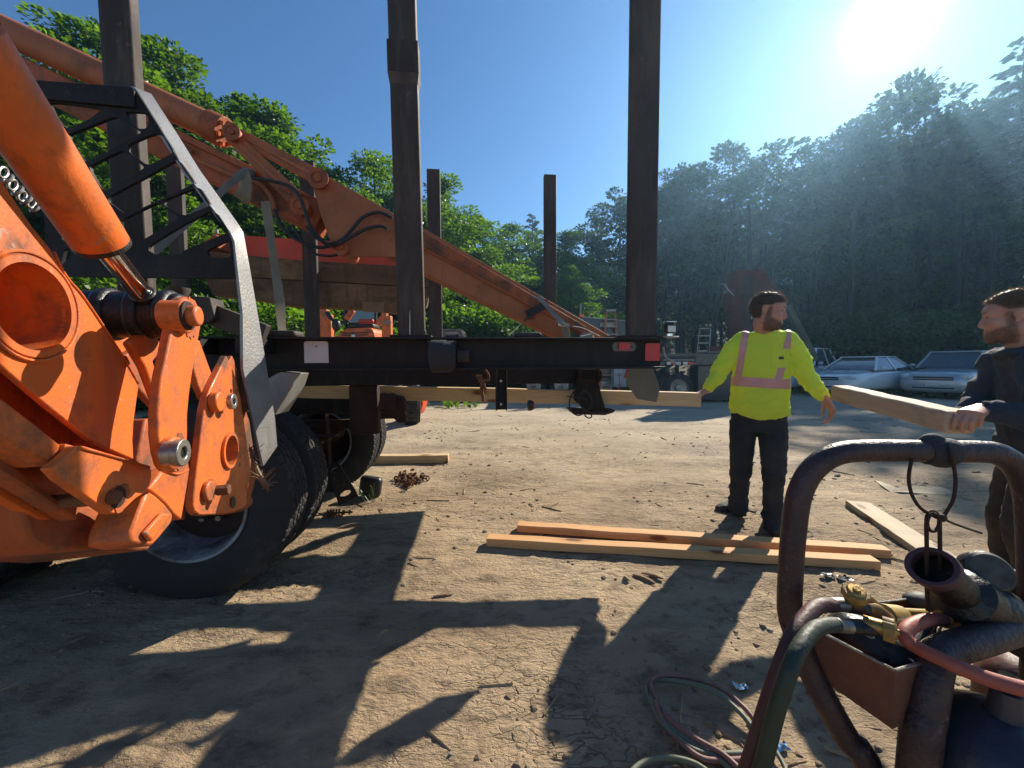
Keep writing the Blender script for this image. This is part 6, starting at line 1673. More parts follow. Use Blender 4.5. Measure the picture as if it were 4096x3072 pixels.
# ------------------------------------------------------------------ vehicles in the background
def veh_axes(px, Y, yaw):
    """foot point and axes of a vehicle; yaw = heading of its nose, measured from +X"""
    p = P(px, 1600, Y); o = V((p.x, Y, gz(p.x, Y)))
    f = V((math.cos(yaw), math.sin(yaw), 0)); l = V((-math.sin(yaw), math.cos(yaw), 0))
    return o, f, l
def car(name, label, cat, px, Y, yaw, paint, L=4.6, W=1.8, H=1.45, hood=0.95, belt=0.98, cowl=0.85, cabf=0.22, cabr=-1.0, tail=-1.75, boxy=0.0, roof_w=0.60, pickup=False, group=None):
    o, f, l = veh_axes(px, Y, yaw)
    R = Matrix((f, l, UPZ)).transposed()
    g = thing(name, label, cat, o, group)
    w = lambda x, y, z: o + f * x + l * y + UPZ * z
    h2 = L / 2
    # body shell: sections along the length (x, half width, z bottom, z top, shoulder)
    secs = [(h2, W * .30, .42, .62), (h2 - .03, W * .40, .30, .72 + .08 * boxy), (h2 - .12, W * .455, .24, .78 + .10 * boxy), (h2 - .35, W * .485, .22, .84 + .08 * boxy), (h2 - .8, W * .5, .22, hood - .05), (cowl, W * .5, .22, hood),
            (cowl - .6, W * .5, .22, belt), (tail + .2, W * .5, .22, belt + .02), (-h2 + .45, W * .495, .24, belt - .0), (-h2 + .12, W * .47, .28, belt - .06), (-h2, W * .42, .40, belt - .14)]
    m = MB(); n = 24; vs = []; fs = []
    for (x, hw, zb, zt_) in secs:
        zc, hz = (zb + zt_) / 2, (zt_ - zb) / 2
        for k in range(n):
            a = 2 * PI * k / n; e = 0.42
            cx = math.copysign(abs(math.cos(a)) ** e, math.cos(a)); sz = math.copysign(abs(math.sin(a)) ** e, math.sin(a))
            tum = 1 - 0.06 * max(0, sz)
            vs.append(w(x, hw * cx * tum, zc + hz * sz))
    for i in range(len(secs) - 1):
        for k in range(n): fs.append((i * n + k, i * n + (k + 1) % n, i * n + n + (k + 1) % n, i * n + n + k))
    fs += [tuple(range(n)), tuple((len(secs) - 1) * n + k for k in range(n - 1, -1, -1))]
    m.add(vs, fs); body = obj("body", m, paint, g)
    # greenhouse
    zb = belt - .03; zt2 = H - .035; hb = W * .455; ht = W * .5 * roof_w / .5 * .5
    base = [(cowl + .05, hb), (tail if not pickup else cabr - .35, hb)]; top = [(cabf, ht), (cabr, ht)]
    q8 = [w(base[0][0], -hb, zb), w(base[0][0], hb, zb), w(base[1][0], hb, zb), w(base[1][0], -hb, zb), w(top[0][0], -ht, zt2), w(top[0][0], ht, zt2), w(top[1][0], ht, zt2), w(top[1][0], -ht, zt2)]
    m = MB(); m.add(q8, [(0, 1, 5, 4), (1, 2, 6, 5), (2, 3, 7, 6), (3, 0, 4, 7), (4, 5, 6, 7), (3, 2, 1, 0)])
    obj("window_glass", m, GLASS, g)
    m = MB(); m.box(w((cabf + cabr) / 2, 0, H - .02), (cabf - cabr + .10, 2 * ht + .07, .05), R); obj("roof", m, paint, g, bevel=.02)
    for i in range(4):
        m = MB(); a, b = q8[i], q8[i + 4]; c = (q8[0] + q8[2]) / 2; d = (a - c); d.z = 0; d.normalize(); m.bar(a + d * .004, b + d * .004, .075, .045, up=d); obj("pillar", m, paint, g, bevel=.01)
    for s in (-1, 1):
        m = MB(); xm = (cabf + cabr) / 2 - .05; m.bar(w(xm, s * (hb + .004), zb), w(xm, s * (ht + .004), zt2), .07, .03, up=l); obj("pillar", m, paint, g)
        m = MB(); m.ball(w(cowl - .12, s * (W * .5 + .07), belt + .06), (.07, .10, .065), 12, 8, R); obj("wing_mirror", m, paint, g)
        m = MB(); m.ball(w(h2 - .15, s * W * .37, .70 + .06 * boxy), (.13, .19 - .03 * boxy, .075 + .02 * boxy), 14, 8, R); obj("headlight", m, LAMP_CLEAR, g)
        m = MB(); m.ball(w(-h2 + .12, s * W * .38, .82), (.08, .14, .07), 12, 8, R); obj("tail_light", m, RED_LENS, g)
    m = MB(); m.box(w(h2 - .03, 0, .665 + .03 * boxy), (.08, W * (.46 + .06 * boxy), .12), R); gr = obj("grille", m, TRIM, g, bevel=.015)
    m = MB(); m.box(w(h2 - .012, 0, .66 + .03 * boxy), (.05, W * (.44 + .06 * boxy), .016), R); obj("grille_bar", m, paint, gr)
    m = MB(); m.box(w(h2 - .035, 0, .40), (.06, W * .55, .10), R); obj("bumper_intake", m, TRIM, g, bevel=.02)
    m = MB(); m.box(w(h2 + .012, 0, .50), (.02, .32, .11), R); obj("number_plate", m, LABEL_WHITE, g)
    for s in (-1, 1):
        m = MB(); m.bar(w(h2 - .30, s * W * .36, .868 + .09 * boxy), w(cowl + .05, s * W * .40, hood + .004), .012, .006); obj("bonnet_gap", m, TRIM, g)
        m = MB(); m.bar(w(cowl + .03, s * .12 - .2, belt + .01), w(cowl - .28, s * .12 + .18, belt + .12), .014, .014); obj("wiper", m, TRIM, g)
    for x in (h2 - .85, -h2 + .95):
        for s in (-1, 1):
            c = w(x, s * (W * .5 - .13), .32)
            m = MB(); m.lathe(c - l * s * .09, l * s * .20, [(.20, 0), (.30, .05), (.325, .2), (.325, .8), (.30, .95), (.20, .9)], 28, cap=False); t = obj("tyre", m, RUBBER, g)
            m = MB(); m.lathe(c + l * s * .04, l * s * .05, [(.205, 0), (.20, .6), (.10, .9), (.0, .7)], 20, cap=False); obj("rim", m, BARE, t)
    if pickup:
        m = MB(); m.box(w((-h2 + cabr - .35) / 2, 0, belt + .10), (abs(-h2 - cabr + .35) - .1, W * .96, .14), R); obj("bed_side", m, paint, g, bevel=.03)
    return g
car("white_sedan", "white parked sedan facing us between the pickup and the silver wagon", "car", 3440, 14.6, math.radians(-157), CAR_WHITE)
car("silver_wagon", "silver old wagon with high bonnet parked beside the white sedan", "car", 3820, 13.8, math.radians(-152), CAR_SILVER, L=4.6, W=1.8, H=1.62, hood=1.02, belt=1.06, cowl=.75, cabf=.25, cabr=-1.6, tail=-2.1, boxy=1.0, roof_w=.68)
car("white_pickup", "white pickup partly hidden behind the sleeve of the man in yellow", "pickup truck", 3200, 17.0, math.radians(-150), CAR_WHITE, L=5.2, W=1.9, H=1.85, hood=1.10, belt=1.15, cowl=.9, cabf=.3, cabr=-.9, tail=-2.2, boxy=1.0, roof_w=.68, pickup=True)

# dark flatbed truck with the red crane column
ft = thing("flatbed_truck", "dark flatbed truck with red crane column behind the man in yellow", "crane truck", V((P(2900, 1500, 12.5).x, 12.5, 0)))
def fp(x, y, Y=12.0): return P(x, y, Y)
def fbox(name, x0, y0, x1, y1, Y, dep, mat, parent=ft, bevel=.02, **k):
    a, b = fp(x0, y1, Y), fp(x1, y0, Y)
    m = MB(); m.box(((a.x + b.x) / 2, Y + dep / 2, (a.z + b.z) / 2), (b.x - a.x, dep, b.z - a.z)); return obj(name, m, mat, parent, bevel=bevel, **k)
fbox("bed", 2600, 1412, 3200, 1462, 12.2, 2.3, CAR_DARK)
fbox("side_box", 2790, 1462, 2985, 1600, 12.25, 0.6, CAR_DARK)
fbox("side_box", 3010, 1462, 3160, 1590, 12.3, 0.6, CAR_DARK)
fbox("headboard", 2790, 1400, 2990, 1415, 12.4, 0.25, CAR_DARK)
tl = fbox("tail_bar", 2640, 1424, 2784, 1450, 12.12, 0.06, TRIM, bevel=.005)
for x0, x1, mt in ((2668, 2684, LAMP_CLEAR), (2685, 2701, RED_LENS), (2733, 2751, LAMP_CLEAR), (2752, 2772, RED_LENS)): fbox("tail_light", x0, 1447, x1, 1459, 12.09, 0.04, mt, tl, .004)
fbox("licence_plate", 2702, 1447, 2724, 1459, 12.10, 0.02, LABEL_WHITE, tl, .002)
fbox("bed_edge", 2655, 1438, 2778, 1442, 12.08, .04, BARE, ft, .002)
m = MB(); m.ball(fp(2730, 1432, 12.9), (.55, .4, .10), 18, 10); obj("blue_tarp", m, MAT("blue_tarp_cloth", (.05, .14, .28), (.04, .11, .22), rough=.5, bump=.4, bscale=12), ft)
for x, dY in ((2712, 0), (3075, .1), (2650, 1.9)):
    c = fp(x, 1566, 12.3 + dY); c.z = .46
    m = MB(); m.lathe(c + V((0, -.12, 0)), V((0, .28, 0)), [(.30, 0), (.42, .04), (.46, .2), (.46, .8), (.42, .96), (.3, 1)], 36, cap=False); t = obj("tyre", m, RUBBER, ft)
    m = MB(); m.lathe(c + V((0, -.10, 0)), V((0, .12, 0)), [(.30, 0), (.285, .1), (.27, .6), (.12, .75), (.10, .2), (0, .15)], 28, cap=False); obj("rim", m, BARE, t)
m = MB()
for sx in (2788, 2836):
    m2 = MB(); m2.bar(fp(sx - 4, 1422, 12.3), fp(sx + (8 if sx < 2800 else 4), 1312, 12.35), .06, .05); obj("rack_post", m2, CAR_DARK, ft)
for y in (1314, 1343, 1372, 1404):
    m2 = MB(); m2.bar(fp(2790 + (y < 1340) * 6, y, 12.32), fp(2838, y, 12.32), .04, .035); obj("rack_rung", m2, BARE, ft)
fbox("winch_box", 2842, 1384, 2900, 1402, 12.3, .35, CRANE_RED)
# crane column: tapered, closed box section
Yc = 13.3
m = MB()
loA = [fp(2955, 1500, Yc), fp(3120, 1500, Yc)]; hiA = [fp(2942, 1078, Yc), fp(3060, 1072, Yc)]
m.prism([[fp(2955, 1500, Yc), fp(2952, 1330, Yc), fp(2926, 1225, Yc), fp(2926, 1165, Yc), fp(2944, 1155, Yc), fp(2943, 1082, Yc), fp(3056, 1074, Yc), fp(3066, 1088, Yc), fp(3112, 1165, Yc), fp(3120, 1300, Yc), fp(3122, 1500, Yc)]], V((0, .55, 0)))
col_ = obj("crane_column", m, CRANE_RED, ft, bevel=.008)
for a_, b_ in (((2950, 1092), (2962, 1495)), ((3010, 1082), (3016, 1495)), ((3060, 1090), (3108, 1170)), ((3108, 1175), (3114, 1495)), ((2932, 1168), (3108, 1172)), ((2932, 1222), (3112, 1300))):
    m = MB(); m.bar(fp(*a_, Yc - .02), fp(*b_, Yc - .02), .05, .05, up=V((0, 1, 0))); obj("column_rib", m, CRANE_RED, col_)
for k in range(3):
    m = MB(); m.tube(smooth_path([fp(2975 + 9 * k, 1100, Yc - .05), fp(2985 + 8 * k, 1160, Yc - .12), fp(2978 + 9 * k, 1230, Yc - .08), fp(2990 + 6 * k, 1330, Yc - .1)]), .018, 6); obj("column_hose", m, BLACK_RUBBER, col_)
m = MB(); m.bar(fp(3150, 1225, Yc - .15), fp(3262, 1440, Yc - .15),   .18, .15, up=V((0, 1, 0))); bo = obj("crane_boom", m, SIGN_GREEN, ft, bevel=.01)
fc = bpy.data.curves.new("lettering", 'FONT'); fc.body = "PALFINGER"; fc.size = 0.15; fc.extrude = 0.002; fc.align_x = 'CENTER'; fc.align_y = 'CENTER'
A, B = fp(3150, 1225, Yc - .245), fp(3262, 1440, Yc - .245); d = (B - A).normalized(); yv = V((0, -1, 0)).cross(d)
lt0 = bpy.data.objects.new("lettering_curve", fc); COL.objects.link(lt0); bpy.context.evaluated_depsgraph_get().update()
lme = bpy.data.meshes.new_from_object(lt0.evaluated_get(bpy.context.evaluated_depsgraph_get())); bpy.data.objects.remove(lt0)
lme.materials.clear(); lme.materials.append(TRIM)
lt = bpy.data.objects.new("lettering", lme); COL.objects.link(lt); lt.parent = bo
Mx = axes((A + B) / 2, d, yv, d.cross(yv)); lt.matrix_local = Matrix.Translation(-WORLD_AT[bo.name]) @ Mx
m = MB(); m.tube(smooth_path([fp(2880, 1135, Yc - .2), fp(2898, 1138, Yc - .2), fp(2912, 1158, Yc - .2), fp(2936, 1184, Yc - .2)]), .02, 8); obj("crane_hook_rod", m, CHROME, ft)
fbox("crane_plate", 3005, 1258, 3032, 1276, Yc - .02, .02, MAT("pale_blue_plate", (.3, .42, .5), (.26, .38, .46), rough=.5))

# dark service truck with the orange step ladder on it
sv = thing("service_truck", "dark service truck body behind the end of the orange boom", "service truck", V((P(2380, 1500, 14).x, 14.3, 0)))
def sbox(name, x0, y0, x1, y1, Y, dep, mat, parent=sv, bevel=.02): return fbox(name, x0, y0, x1, y1, Y, dep, mat, parent, bevel)
sbox("service_body", 2035, 1400, 2560, 1526, 14.1, 1.9, CAR_DARK)
m = MB(); m.prism([[fp(2316, 1420, 14.05), fp(2322, 1268, 14.05), fp(2520, 1285, 14.05), fp(2560, 1290, 14.05), fp(2560, 1420, 14.05)]], V((0, 1.8, 0))); obj("box_side", m, CAR_DARK, sv, bevel=.02)
m = MB(); m.bar(fp(2320, 1267, 14.03), fp(2560, 1288, 14.03), .04, .03); obj("box_rail", m, BARE, sv)
sbox("cab", 2040, 1340, 2110, 1420, 14.2, 1.8, CAR_DARK, bevel=.08)
for x in (2135, 2245, 2420):
    c = fp(x, 1560, 14.2); c.z = .45
    m = MB(); m.lathe(c + V((0, -.13, 0)), V((0, .26, 0)), [(.28, 0), (.41, .04), (.45, .2), (.45, .8), (.41, .96), (.28, 1)], 32, cap=False); t = obj("tyre", m, RUBBER, sv)
    m = MB(); m.lathe(c + V((0, -.11, 0)), V((0, .1, 0)), [(.28, 0), (.26, .6), (.1, .7), (0, .3)], 24, cap=False); obj("rim", m, BARE, t)
sbox("white_toolbox", 2455, 1476, 2508, 1548, 13.7, .4, MAT("grey_white_panel", (.42, .44, .45), (.36, .38, .39), rough=.4), bevel=.01)
m = MB(); m.lathe(fp(2512, 1510, 13.6), UPZ * .33, [(.16, 0), (.14, .06), (.10, .4), (.05, 1)], 20); obj("orange_cone_top", m, RED_ORANGE, sv)
sbox("tread_plate", 2400, 1290, 2462, 1308, 14.0, .03, BARE, bevel=.003)
bk = MB(); bk.bar(fp(2320, 1290, 14.1), fp(2324, 1215, 14.1), .04, .05); obj("beacon_pole", bk, BARE, sv)
sbox("amber_beacon", 2319, 1257, 2336, 1269, 14.0, .1, AMBER, bevel=.01)
bk = MB(); bk.bar(fp(2508, 1285, 14.0), fp(2512, 1236, 14.0), .05, .05); obj("rear_pole", bk, LABEL_WHITE, sv)
sl = thing("step_ladder", "orange step ladder with pale top standing against the dark service truck", "step ladder", V((P(2440, 1500, 13.6).x, 13.6, 0)))
LO = MAT("orange_fibreglass", (.55, .12, .04), (.46, .10, .035), (.3, .12, .07), rough=.5, mask=(.6, .8))
for x0, x1 in ((2412, 2424), (2468, 2459)):
    m = MB(); A = fp(x0, 1420, 13.7); A.z = .02; A.x += (-.12 if x0 < 2440 else .12); m.bar(A, fp(x1 + 2, 1246, 13.85), .09, .03, up=V((1, 0, 0))); obj("ladder_rail", m, LO, sl)
    m = MB(); A2 = A + V((0, .9, 0)); m.bar(V((A2.x, 13.98, .02)), fp(x1 + 2, 1246, 13.9), .03, .05); obj("ladder_back_rail", m, LO, sl)
for i, y in enumerate((1278, 1307, 1337, 1367, 1397, 1430, 1465, 1500, 1540)):
    wv = 24 + 3 * i; m = MB(); m.bar(fp(2441 - wv, y, 13.75), fp(2441 + wv, y, 13.75), .10, .03); obj("ladder_step", m, BARE, sl)
m = MB(); m.box(fp(2442, 1243, 13.86), (.36, .2, .07)); obj("ladder_top", m, BARE, sl, bevel=.01)

# orange tractor with front loader, seen over the side rail
trc = thing("tractor", "orange tractor with raised loader masts seen below the muddy blade", "tractor", V((P(1430, 1500, 8.8).x, 8.8, 0)))
def tb(name, x0, y0, x1, y1, Y, dep, mat, parent=trc, bevel=.02): return fbox(name, x0, y0, x1, y1, Y, dep, mat, parent, bevel)
TY = 8.4
hd_ = [fp(1342, 1500, TY), fp(1345, 1346, TY), fp(1370, 1322, TY), fp(1390, 1313, TY), fp(1480, 1311, TY), fp(1494, 1322, TY), fp(1500, 1350, TY), fp(1502, 1500, TY)]
m = MB(); m.prism([hd_], V((-.15, 1.5, .05))); hood_ = obj("hood", m, ORANGE, trc, bevel=.05)
for a, b, c, d in ((1372, 1334, 1488, 1328), (1366, 1342, 1470, 1339)):
    m = MB(); m.bar(fp(a, b, TY - .012), fp(c, d, TY - .012), .02, .02); obj("hood_stripe", m, TRIM, hood_)
tb("headlight", 1405, 1338, 1420, 1350, TY - .03, .04, LAMP_CLEAR, trc, .01)
tb("grille", 1360, 1360, 1488, 1480, TY - .02, .04, TRIM, trc, .02)
tb("air_scoop", 1388, 1294, 1492, 1312, TY + .9, .5, TRIM, trc, .03)
tb("instrument_hood", 1430, 1275, 1492, 1294, TY + 1.5, .3, RED_ORANGE, trc, .04)
tb("windscreen", 1385, 1200, 1500, 1292, TY + 1.7, .04, GLASS, trc, .01)
tb("cab_roof", 1370, 1180, 1515, 1202, TY + 1.6, 1.5, ORANGE, trc, .05)
for x in (1380, 1503):
    m = MB(); m.bar(fp(x, 1300, TY + 1.65), fp(x, 1195, TY + 1.65), .06, .06); obj("cab_post", m, TRIM, trc)
for (x0, x1, y0) in ((1277, 1305, 1236), (1306, 1322, 1256), (1529, 1545, 1244), (1546, 1562, 1262)):
    tb("loader_mast", x0, y0, x1, 1480, TY - .1, .16, ORANGE, trc, .02)
for a, b in (((1386, 1278), (1412, 1240)), ((1330, 1300), (1290, 1240)), ((1510, 1300), (1540, 1258))):
    m = MB(); m.bar(fp(*a, TY + .1), fp(*b, TY + .1), .12, .10, up=V((0, 1, 0))); obj("loader_arm", m, ORANGE, trc, bevel=.02)
for i in range(4):
    m = MB(); m.tube(smooth_path([fp(1300 + 5 * i, 1245, TY - .2), fp(1312 + 5 * i, 1268, TY - .22), fp(1330 + 3 * i, 1285, TY - .2), fp(1345, 1300 + 2 * i, TY - .2), fp(1338, 1340, TY - .2)]), .012, 7); obj("loader_hose", m, BLACK_RUBBER, trc)
m = MB(); m.ball(fp(1345, 1300, TY - .15), (.09, .09, .14), 12, 8); obj("hose_clamp", m, TRIM, trc)
for x in (1535, 1548, 1555):
    m = MB(); m.cyl(fp(x, 1285 + (x % 7) * 4, TY - .14), fp(x, 1285 + (x % 7) * 4, TY - .08), .05, 14); obj("mast_pin", m, BARE, trc)
def twheel(px, Y, r, wd, yaw=0.0):
    c = fp(px, 1600, Y); c.z = r + gz(c.x, Y) - .01; ax = V((math.cos(yaw), math.sin(yaw), 0))
    m = MB(); m.lathe(c - ax * wd / 2, ax * wd, [(r * .55, 0), (r * .9, .03), (r, .2), (r, .8), (r * .9, .97), (r * .55, 1)], 40, cap=False); t = obj("tyre", m, RUBBER, trc)
    for k in range(22):
        a = 2 * PI * k / 22; d = V((0, 0, 1)) * math.cos(a) + ax.cross(UPZ) * math.sin(a); lug = MB()
        lug.bar(c + d * r * 1.0 - ax * wd * .42, c + d * r * 1.0 + ax * wd * .05, .05, .05, up=d); obj("tyre_lug", lug, RUBBER, t)
    m = MB(); m.lathe(c - ax * wd * .3, ax * wd * .6, [(r * .56, 0), (r * .5, .3), (r * .2, .5), (r * .5, .7), (r * .56, 1)], 28, cap=False); obj("rim", m, ORANGE_FADED, t)
twheel(1648, 8.1, .46, .34, .25); twheel(1255, 8.6, .46, .34, .25)
tb("axle_beam", 1260, 1560, 1650, 1590, 8.5, .2, TRIM, trc, .03)
m = MB(); m.prism([[fp(1676, 1600, 8.6), fp(1688, 1590, 8.6), fp(1692, 1615, 8.6), fp(1680, 1655, 8.6), fp(1668, 1665, 8.6), fp(1672, 1630, 8.6)]], V((0, .5, 0))); obj("red_fender", m, RED_ORANGE, trc, bevel=.03)
twheel(1180, 10.6, .75, .5, .25); twheel(1600, 10.4, .75, .5, .25)
tb("rear_body", 1220, 1400, 1560, 1560, 10.0, 1.0, TRIM, trc, .1)
# low stack of grey metal sheets beyond the truck bed
sh = thing("metal_sheet_stack", "stack of grey corrugated sheets beyond the winch strap", "sheet stack", V((P(1800, 1500, 13).x, 13.2, 0)))
for i in range(6):
    a, b = fp(1770 - 3 * i, 1318 + 6 * i, 13.2), fp(1845 + 2 * i, 1318 + 6 * i, 13.2)
    m = MB(); n = 16
    m.prism([[a.lerp(b, k / n) + V((0, 0, .015 * (k % 2))) for k in range(n + 1)] + [a.lerp(b, k / n) + V((0, 0, .015 * (k % 2) - .02)) for k in range(n, -1, -1)]], V((0, 1.2, 0))); obj("metal_sheet", m, BARE, sh)
for x in (1785, 1835):
    c = fp(x, 1352, 13.5); m = MB(); m.bar(V((c.x, 13.6, 0)), V((c.x, 13.6, fp(1800, 1355, 13.2).z)), .15, .9); obj("sheet_rack_leg", m, DARK_RUST, sh)
# ------------------------------------------------------------------ people
from mathutils import noise as mnoise
def loft(mb, secs, n=24, p=2.0, cap=True):
    """secs: (centre, half-width vector, half-depth vector)"""
    vs, fs = [], []
    for c, ax, ay in secs:
        c, ax, ay = V(c), V(ax), V(ay)
        for k in range(n):
            a = 2 * PI * k / n; e = 2 / p
            x = math.copysign(abs(math.cos(a)) ** e, math.cos(a)); y = math.copysign(abs(math.sin(a)) ** e, math.sin(a))
            vs.append(c + ax * x + ay * y)
    for i in range(len(secs) - 1):
        for k in range(n): fs.append((i * n + k, i * n + (k + 1) % n, i * n + n + (k + 1) % n, i * n + n + k))
    fs += [tuple(range(n - 1, -1, -1)), tuple((len(secs) - 1) * n + k for k in range(n))]
    return mb.add(vs, fs)
def limb(mb, pts, rs, seg=18, k=5):
    """smooth tapered limb with rounded ends"""
    P_ = smooth_path(pts, k); n = len(pts); R_ = []
    for i in range(n - 1):
        for j in range(k): R_.append(rs[i] + (rs[i + 1] - rs[i]) * (j / k))
    R_.append(rs[-1]); mb.tube(P_, R_, seg)
    mb.ball(P_[0], R_[0], seg, 10); mb.ball(P_[-1], R_[-1], seg, 10)
def fuse(mb, voxel, smooth=6, factor=.5):
    """one continuous surface out of overlapping closed shapes"""
    me = mb.mesh("fuse", (0, 0, 0), smooth=False)
    o = bpy.data.objects.new("fuse", me); COL.objects.link(o)
    r = o.modifiers.new("r", 'REMESH'); r.mode = 'VOXEL'; r.voxel_size = voxel
    if smooth:
        s = o.modifiers.new("s", 'SMOOTH'); s.factor = factor; s.iterations = smooth
    dg = bpy.context.evaluated_depsgraph_get(); dg.update()
    ev = o.evaluated_get(dg); out = bpy.data.meshes.new_from_object(ev)
    bpy.data.objects.remove(o); bpy.data.meshes.remove(me)
    return out
def mesh_np(me):
    v = np.empty(len(me.vertices) * 3); me.vertices.foreach_get('co', v); n = np.empty(len(me.vertices) * 3); me.vertices.foreach_get('normal', n)
    return v.reshape(-1, 3), n.reshape(-1, 3)
def wrinkle(me, amp, scale, aniso=(1, 1, 1), seed=0, extra=None):
    v, n = mesh_np(me)
    for i in range(len(v)):
        q = V((v[i][0] * scale * aniso[0] + seed, v[i][1] * scale * aniso[1], v[i][2] * scale * aniso[2]))
        w = mnoise.noise(q) + .5 * mnoise.noise(q * 2.1 + V((3, 7, 1)))
        a = amp if extra is None else amp * extra(v[i])
        v[i] += n[i] * (a * (w - .15))
    me.vertices.foreach_set('co', v.ravel()); me.update()
def crease(me, amp, scale, aniso, seed, where):
    """sharp drawn folds in cloth"""
    v, n = mesh_np(me)
    for i in range(len(v)):
        a = where(v[i])
        if a <= 0: continue
        q = V((v[i][0] * scale * aniso[0] + seed, v[i][1] * scale * aniso[1], v[i][2] * scale * aniso[2]))
        q += V((.6 * mnoise.noise(q * .6 + V((5, 1, 2))), 0, .6 * mnoise.noise(q * .6)))
        r = 1 - abs(mnoise.noise(q))
        v[i] += n[i] * (amp * a * (max(0, r - .62) / .38) ** 2)
    me.vertices.foreach_set('co', v.ravel()); me.update()
def mesh_obj(name, me, mat, parent, label=None):
    v, _ = mesh_np(me); c = (v.min(0) + v.max(0)) / 2
    me.vertices.foreach_set('co', (v - c).ravel()); me.update()
    me.polygons.foreach_set('use_smooth', [True] * len(me.polygons))
    me.name = name; me.materials.clear(); me.materials.append(mat)
    o = bpy.data.objects.new(name, me); COL.objects.link(o)
    c = V(c.tolist()); o.parent = parent; o.location = c - WORLD_AT[parent.name]; WORLD_AT[o.name] = c
    if label: o['label'] = label
    return o
def shell(name, src_v, src_n, polys, sel, off, mat, parent, thick=0.0):
    """cloth piece, hair or beard lying on the faces picked by sel"""
    idx = {}; vs = []; fs = []
    for f in polys:
        if all(sel[i] for i in f):
            g = []
            for i in f:
                if i not in idx:
                    idx[i] = len(vs); o_ = off(src_v[i]) if callable(off) else off
                    vs.append(src_v[i] + src_n[i] * o_)
                g.append(idx[i])
            fs.append(tuple(g))
    if not fs: return None
    mb = MB(); mb.add([V(p.tolist()) for p in vs], fs)
    o = obj(name, mb, mat, parent, fix=False)
    if thick:
        s = o.modifiers.new("thickness", 'SOLIDIFY'); s.thickness = thick; s.offset = -1
    return o
def blades(name, pts, nrm, count, L, mat, parent, sway, seed=1, wd=.0016):
    r = np.random.default_rng(seed); mb = MB(); vs, fs = [], []
    ii = r.integers(0, len(pts), count)
    for k, i in enumerate(ii):
        p = pts[i]; d = nrm[i] * .8 + sway + r.normal(size=3) * .35; d /= np.linalg.norm(d)
        s = np.cross(d, r.normal(size=3)); s /= np.linalg.norm(s)
        l = L * (.5 + .8 * r.random())
        p = p + r.normal(size=3) * .002
        vs += [p - s * wd, p + s * wd, p + d * l]; fs.append((3 * k, 3 * k + 1, 3 * k + 2))
    mb.add([V(x.tolist()) for x in vs], fs); o = obj(name, mb, mat, parent, smooth=False, fix=False); o['kind'] = 'stuff'; return o

def hand(mb, wrist, fdir, pnorm, thumb, curls, s=1.0, spread=.10, tcurl=.5, tout=.75):
    """palm, four jointed fingers of unequal length and a thumb; thumb = +1 / -1 along fdir x pnorm"""
    f = V(fdir).normalized(); pn = V(pnorm); pn = (pn - f * pn.dot(f)).normalized(); w = f.cross(pn)
    wr = V(wrist)
    loft(mb, [(wr - f * .03 * s, w * .027 * s, pn * .020 * s), (wr, w * .029 * s, pn * .019 * s), (wr + f * .03 * s, w * .037 * s, pn * .018 * s), (wr + f * .07 * s, w * .043 * s, pn * .016 * s), (wr + f * .098 * s, w * .042 * s, pn * .013 * s)], 18, 2.4)
    mb.ball(wr + f * .032 * s + w * thumb * .022 * s + pn * .012 * s, (.022 * s,) * 3, 12, 8)
    lens = [(.046, .028, .022), (.050, .032, .023), (.046, .030, .022), (.036, .022, .019)]
    for i in range(4):
        off = (1.5 - i) * .0205 * thumb
        b = wr + f * (.088 - .006 * abs(i - 1.2)) * s + w * off * s
        d = (f + w * (1.5 - i) * spread * thumb).normalized(); c = curls[i]; p = b; pts = [b - d * .02 * s, b]
        ax = d.cross(pn)
        ang = 0
        for j, L in enumerate(lens[i]):
            ang += c * (1.0, 1.15, .8)[j]
            q_ = Quaternion(ax, ang); p = p + (q_ @ d) * L * s; pts.append(p)
        r0 = (.0092, .0095, .0090, .0080)[i] * s
        mb.tube(pts, [r0, r0 * 1.04, r0, r0 * .92, r0 * .78], 12); mb.ball(pts[-1], r0 * .78, 10, 7)
        for q in pts[1:-1]: mb.ball(q, r0 * 1.03, 10, 7)
    b = wr + f * .025 * s + w * thumb * .024 * s + pn * .008 * s
    d1 = (f * .75 + w * thumb * tout + pn * .35).normalized(); p1 = b + d1 * .044 * s
    d2 = (d1 * math.cos(tcurl) + (f * .5 - w * thumb * .5 + pn * .4).normalized() * math.sin(tcurl)).normalized(); p2 = p1 + d2 * .032 * s
    d3 = (d2 * math.cos(tcurl) + (f * .4 - w * thumb * .6 + pn * .4).normalized() * math.sin(tcurl)).normalized(); p3 = p2 + d3 * .024 * s
    mb.tube([b, p1, p2, p3], [.014 * s, .0115 * s, .0105 * s, .0088 * s], 12)
    for q, r in ((p1, .0118), (p2, .0107), (p3, .0088)): mb.ball(q, r * s, 10, 7)

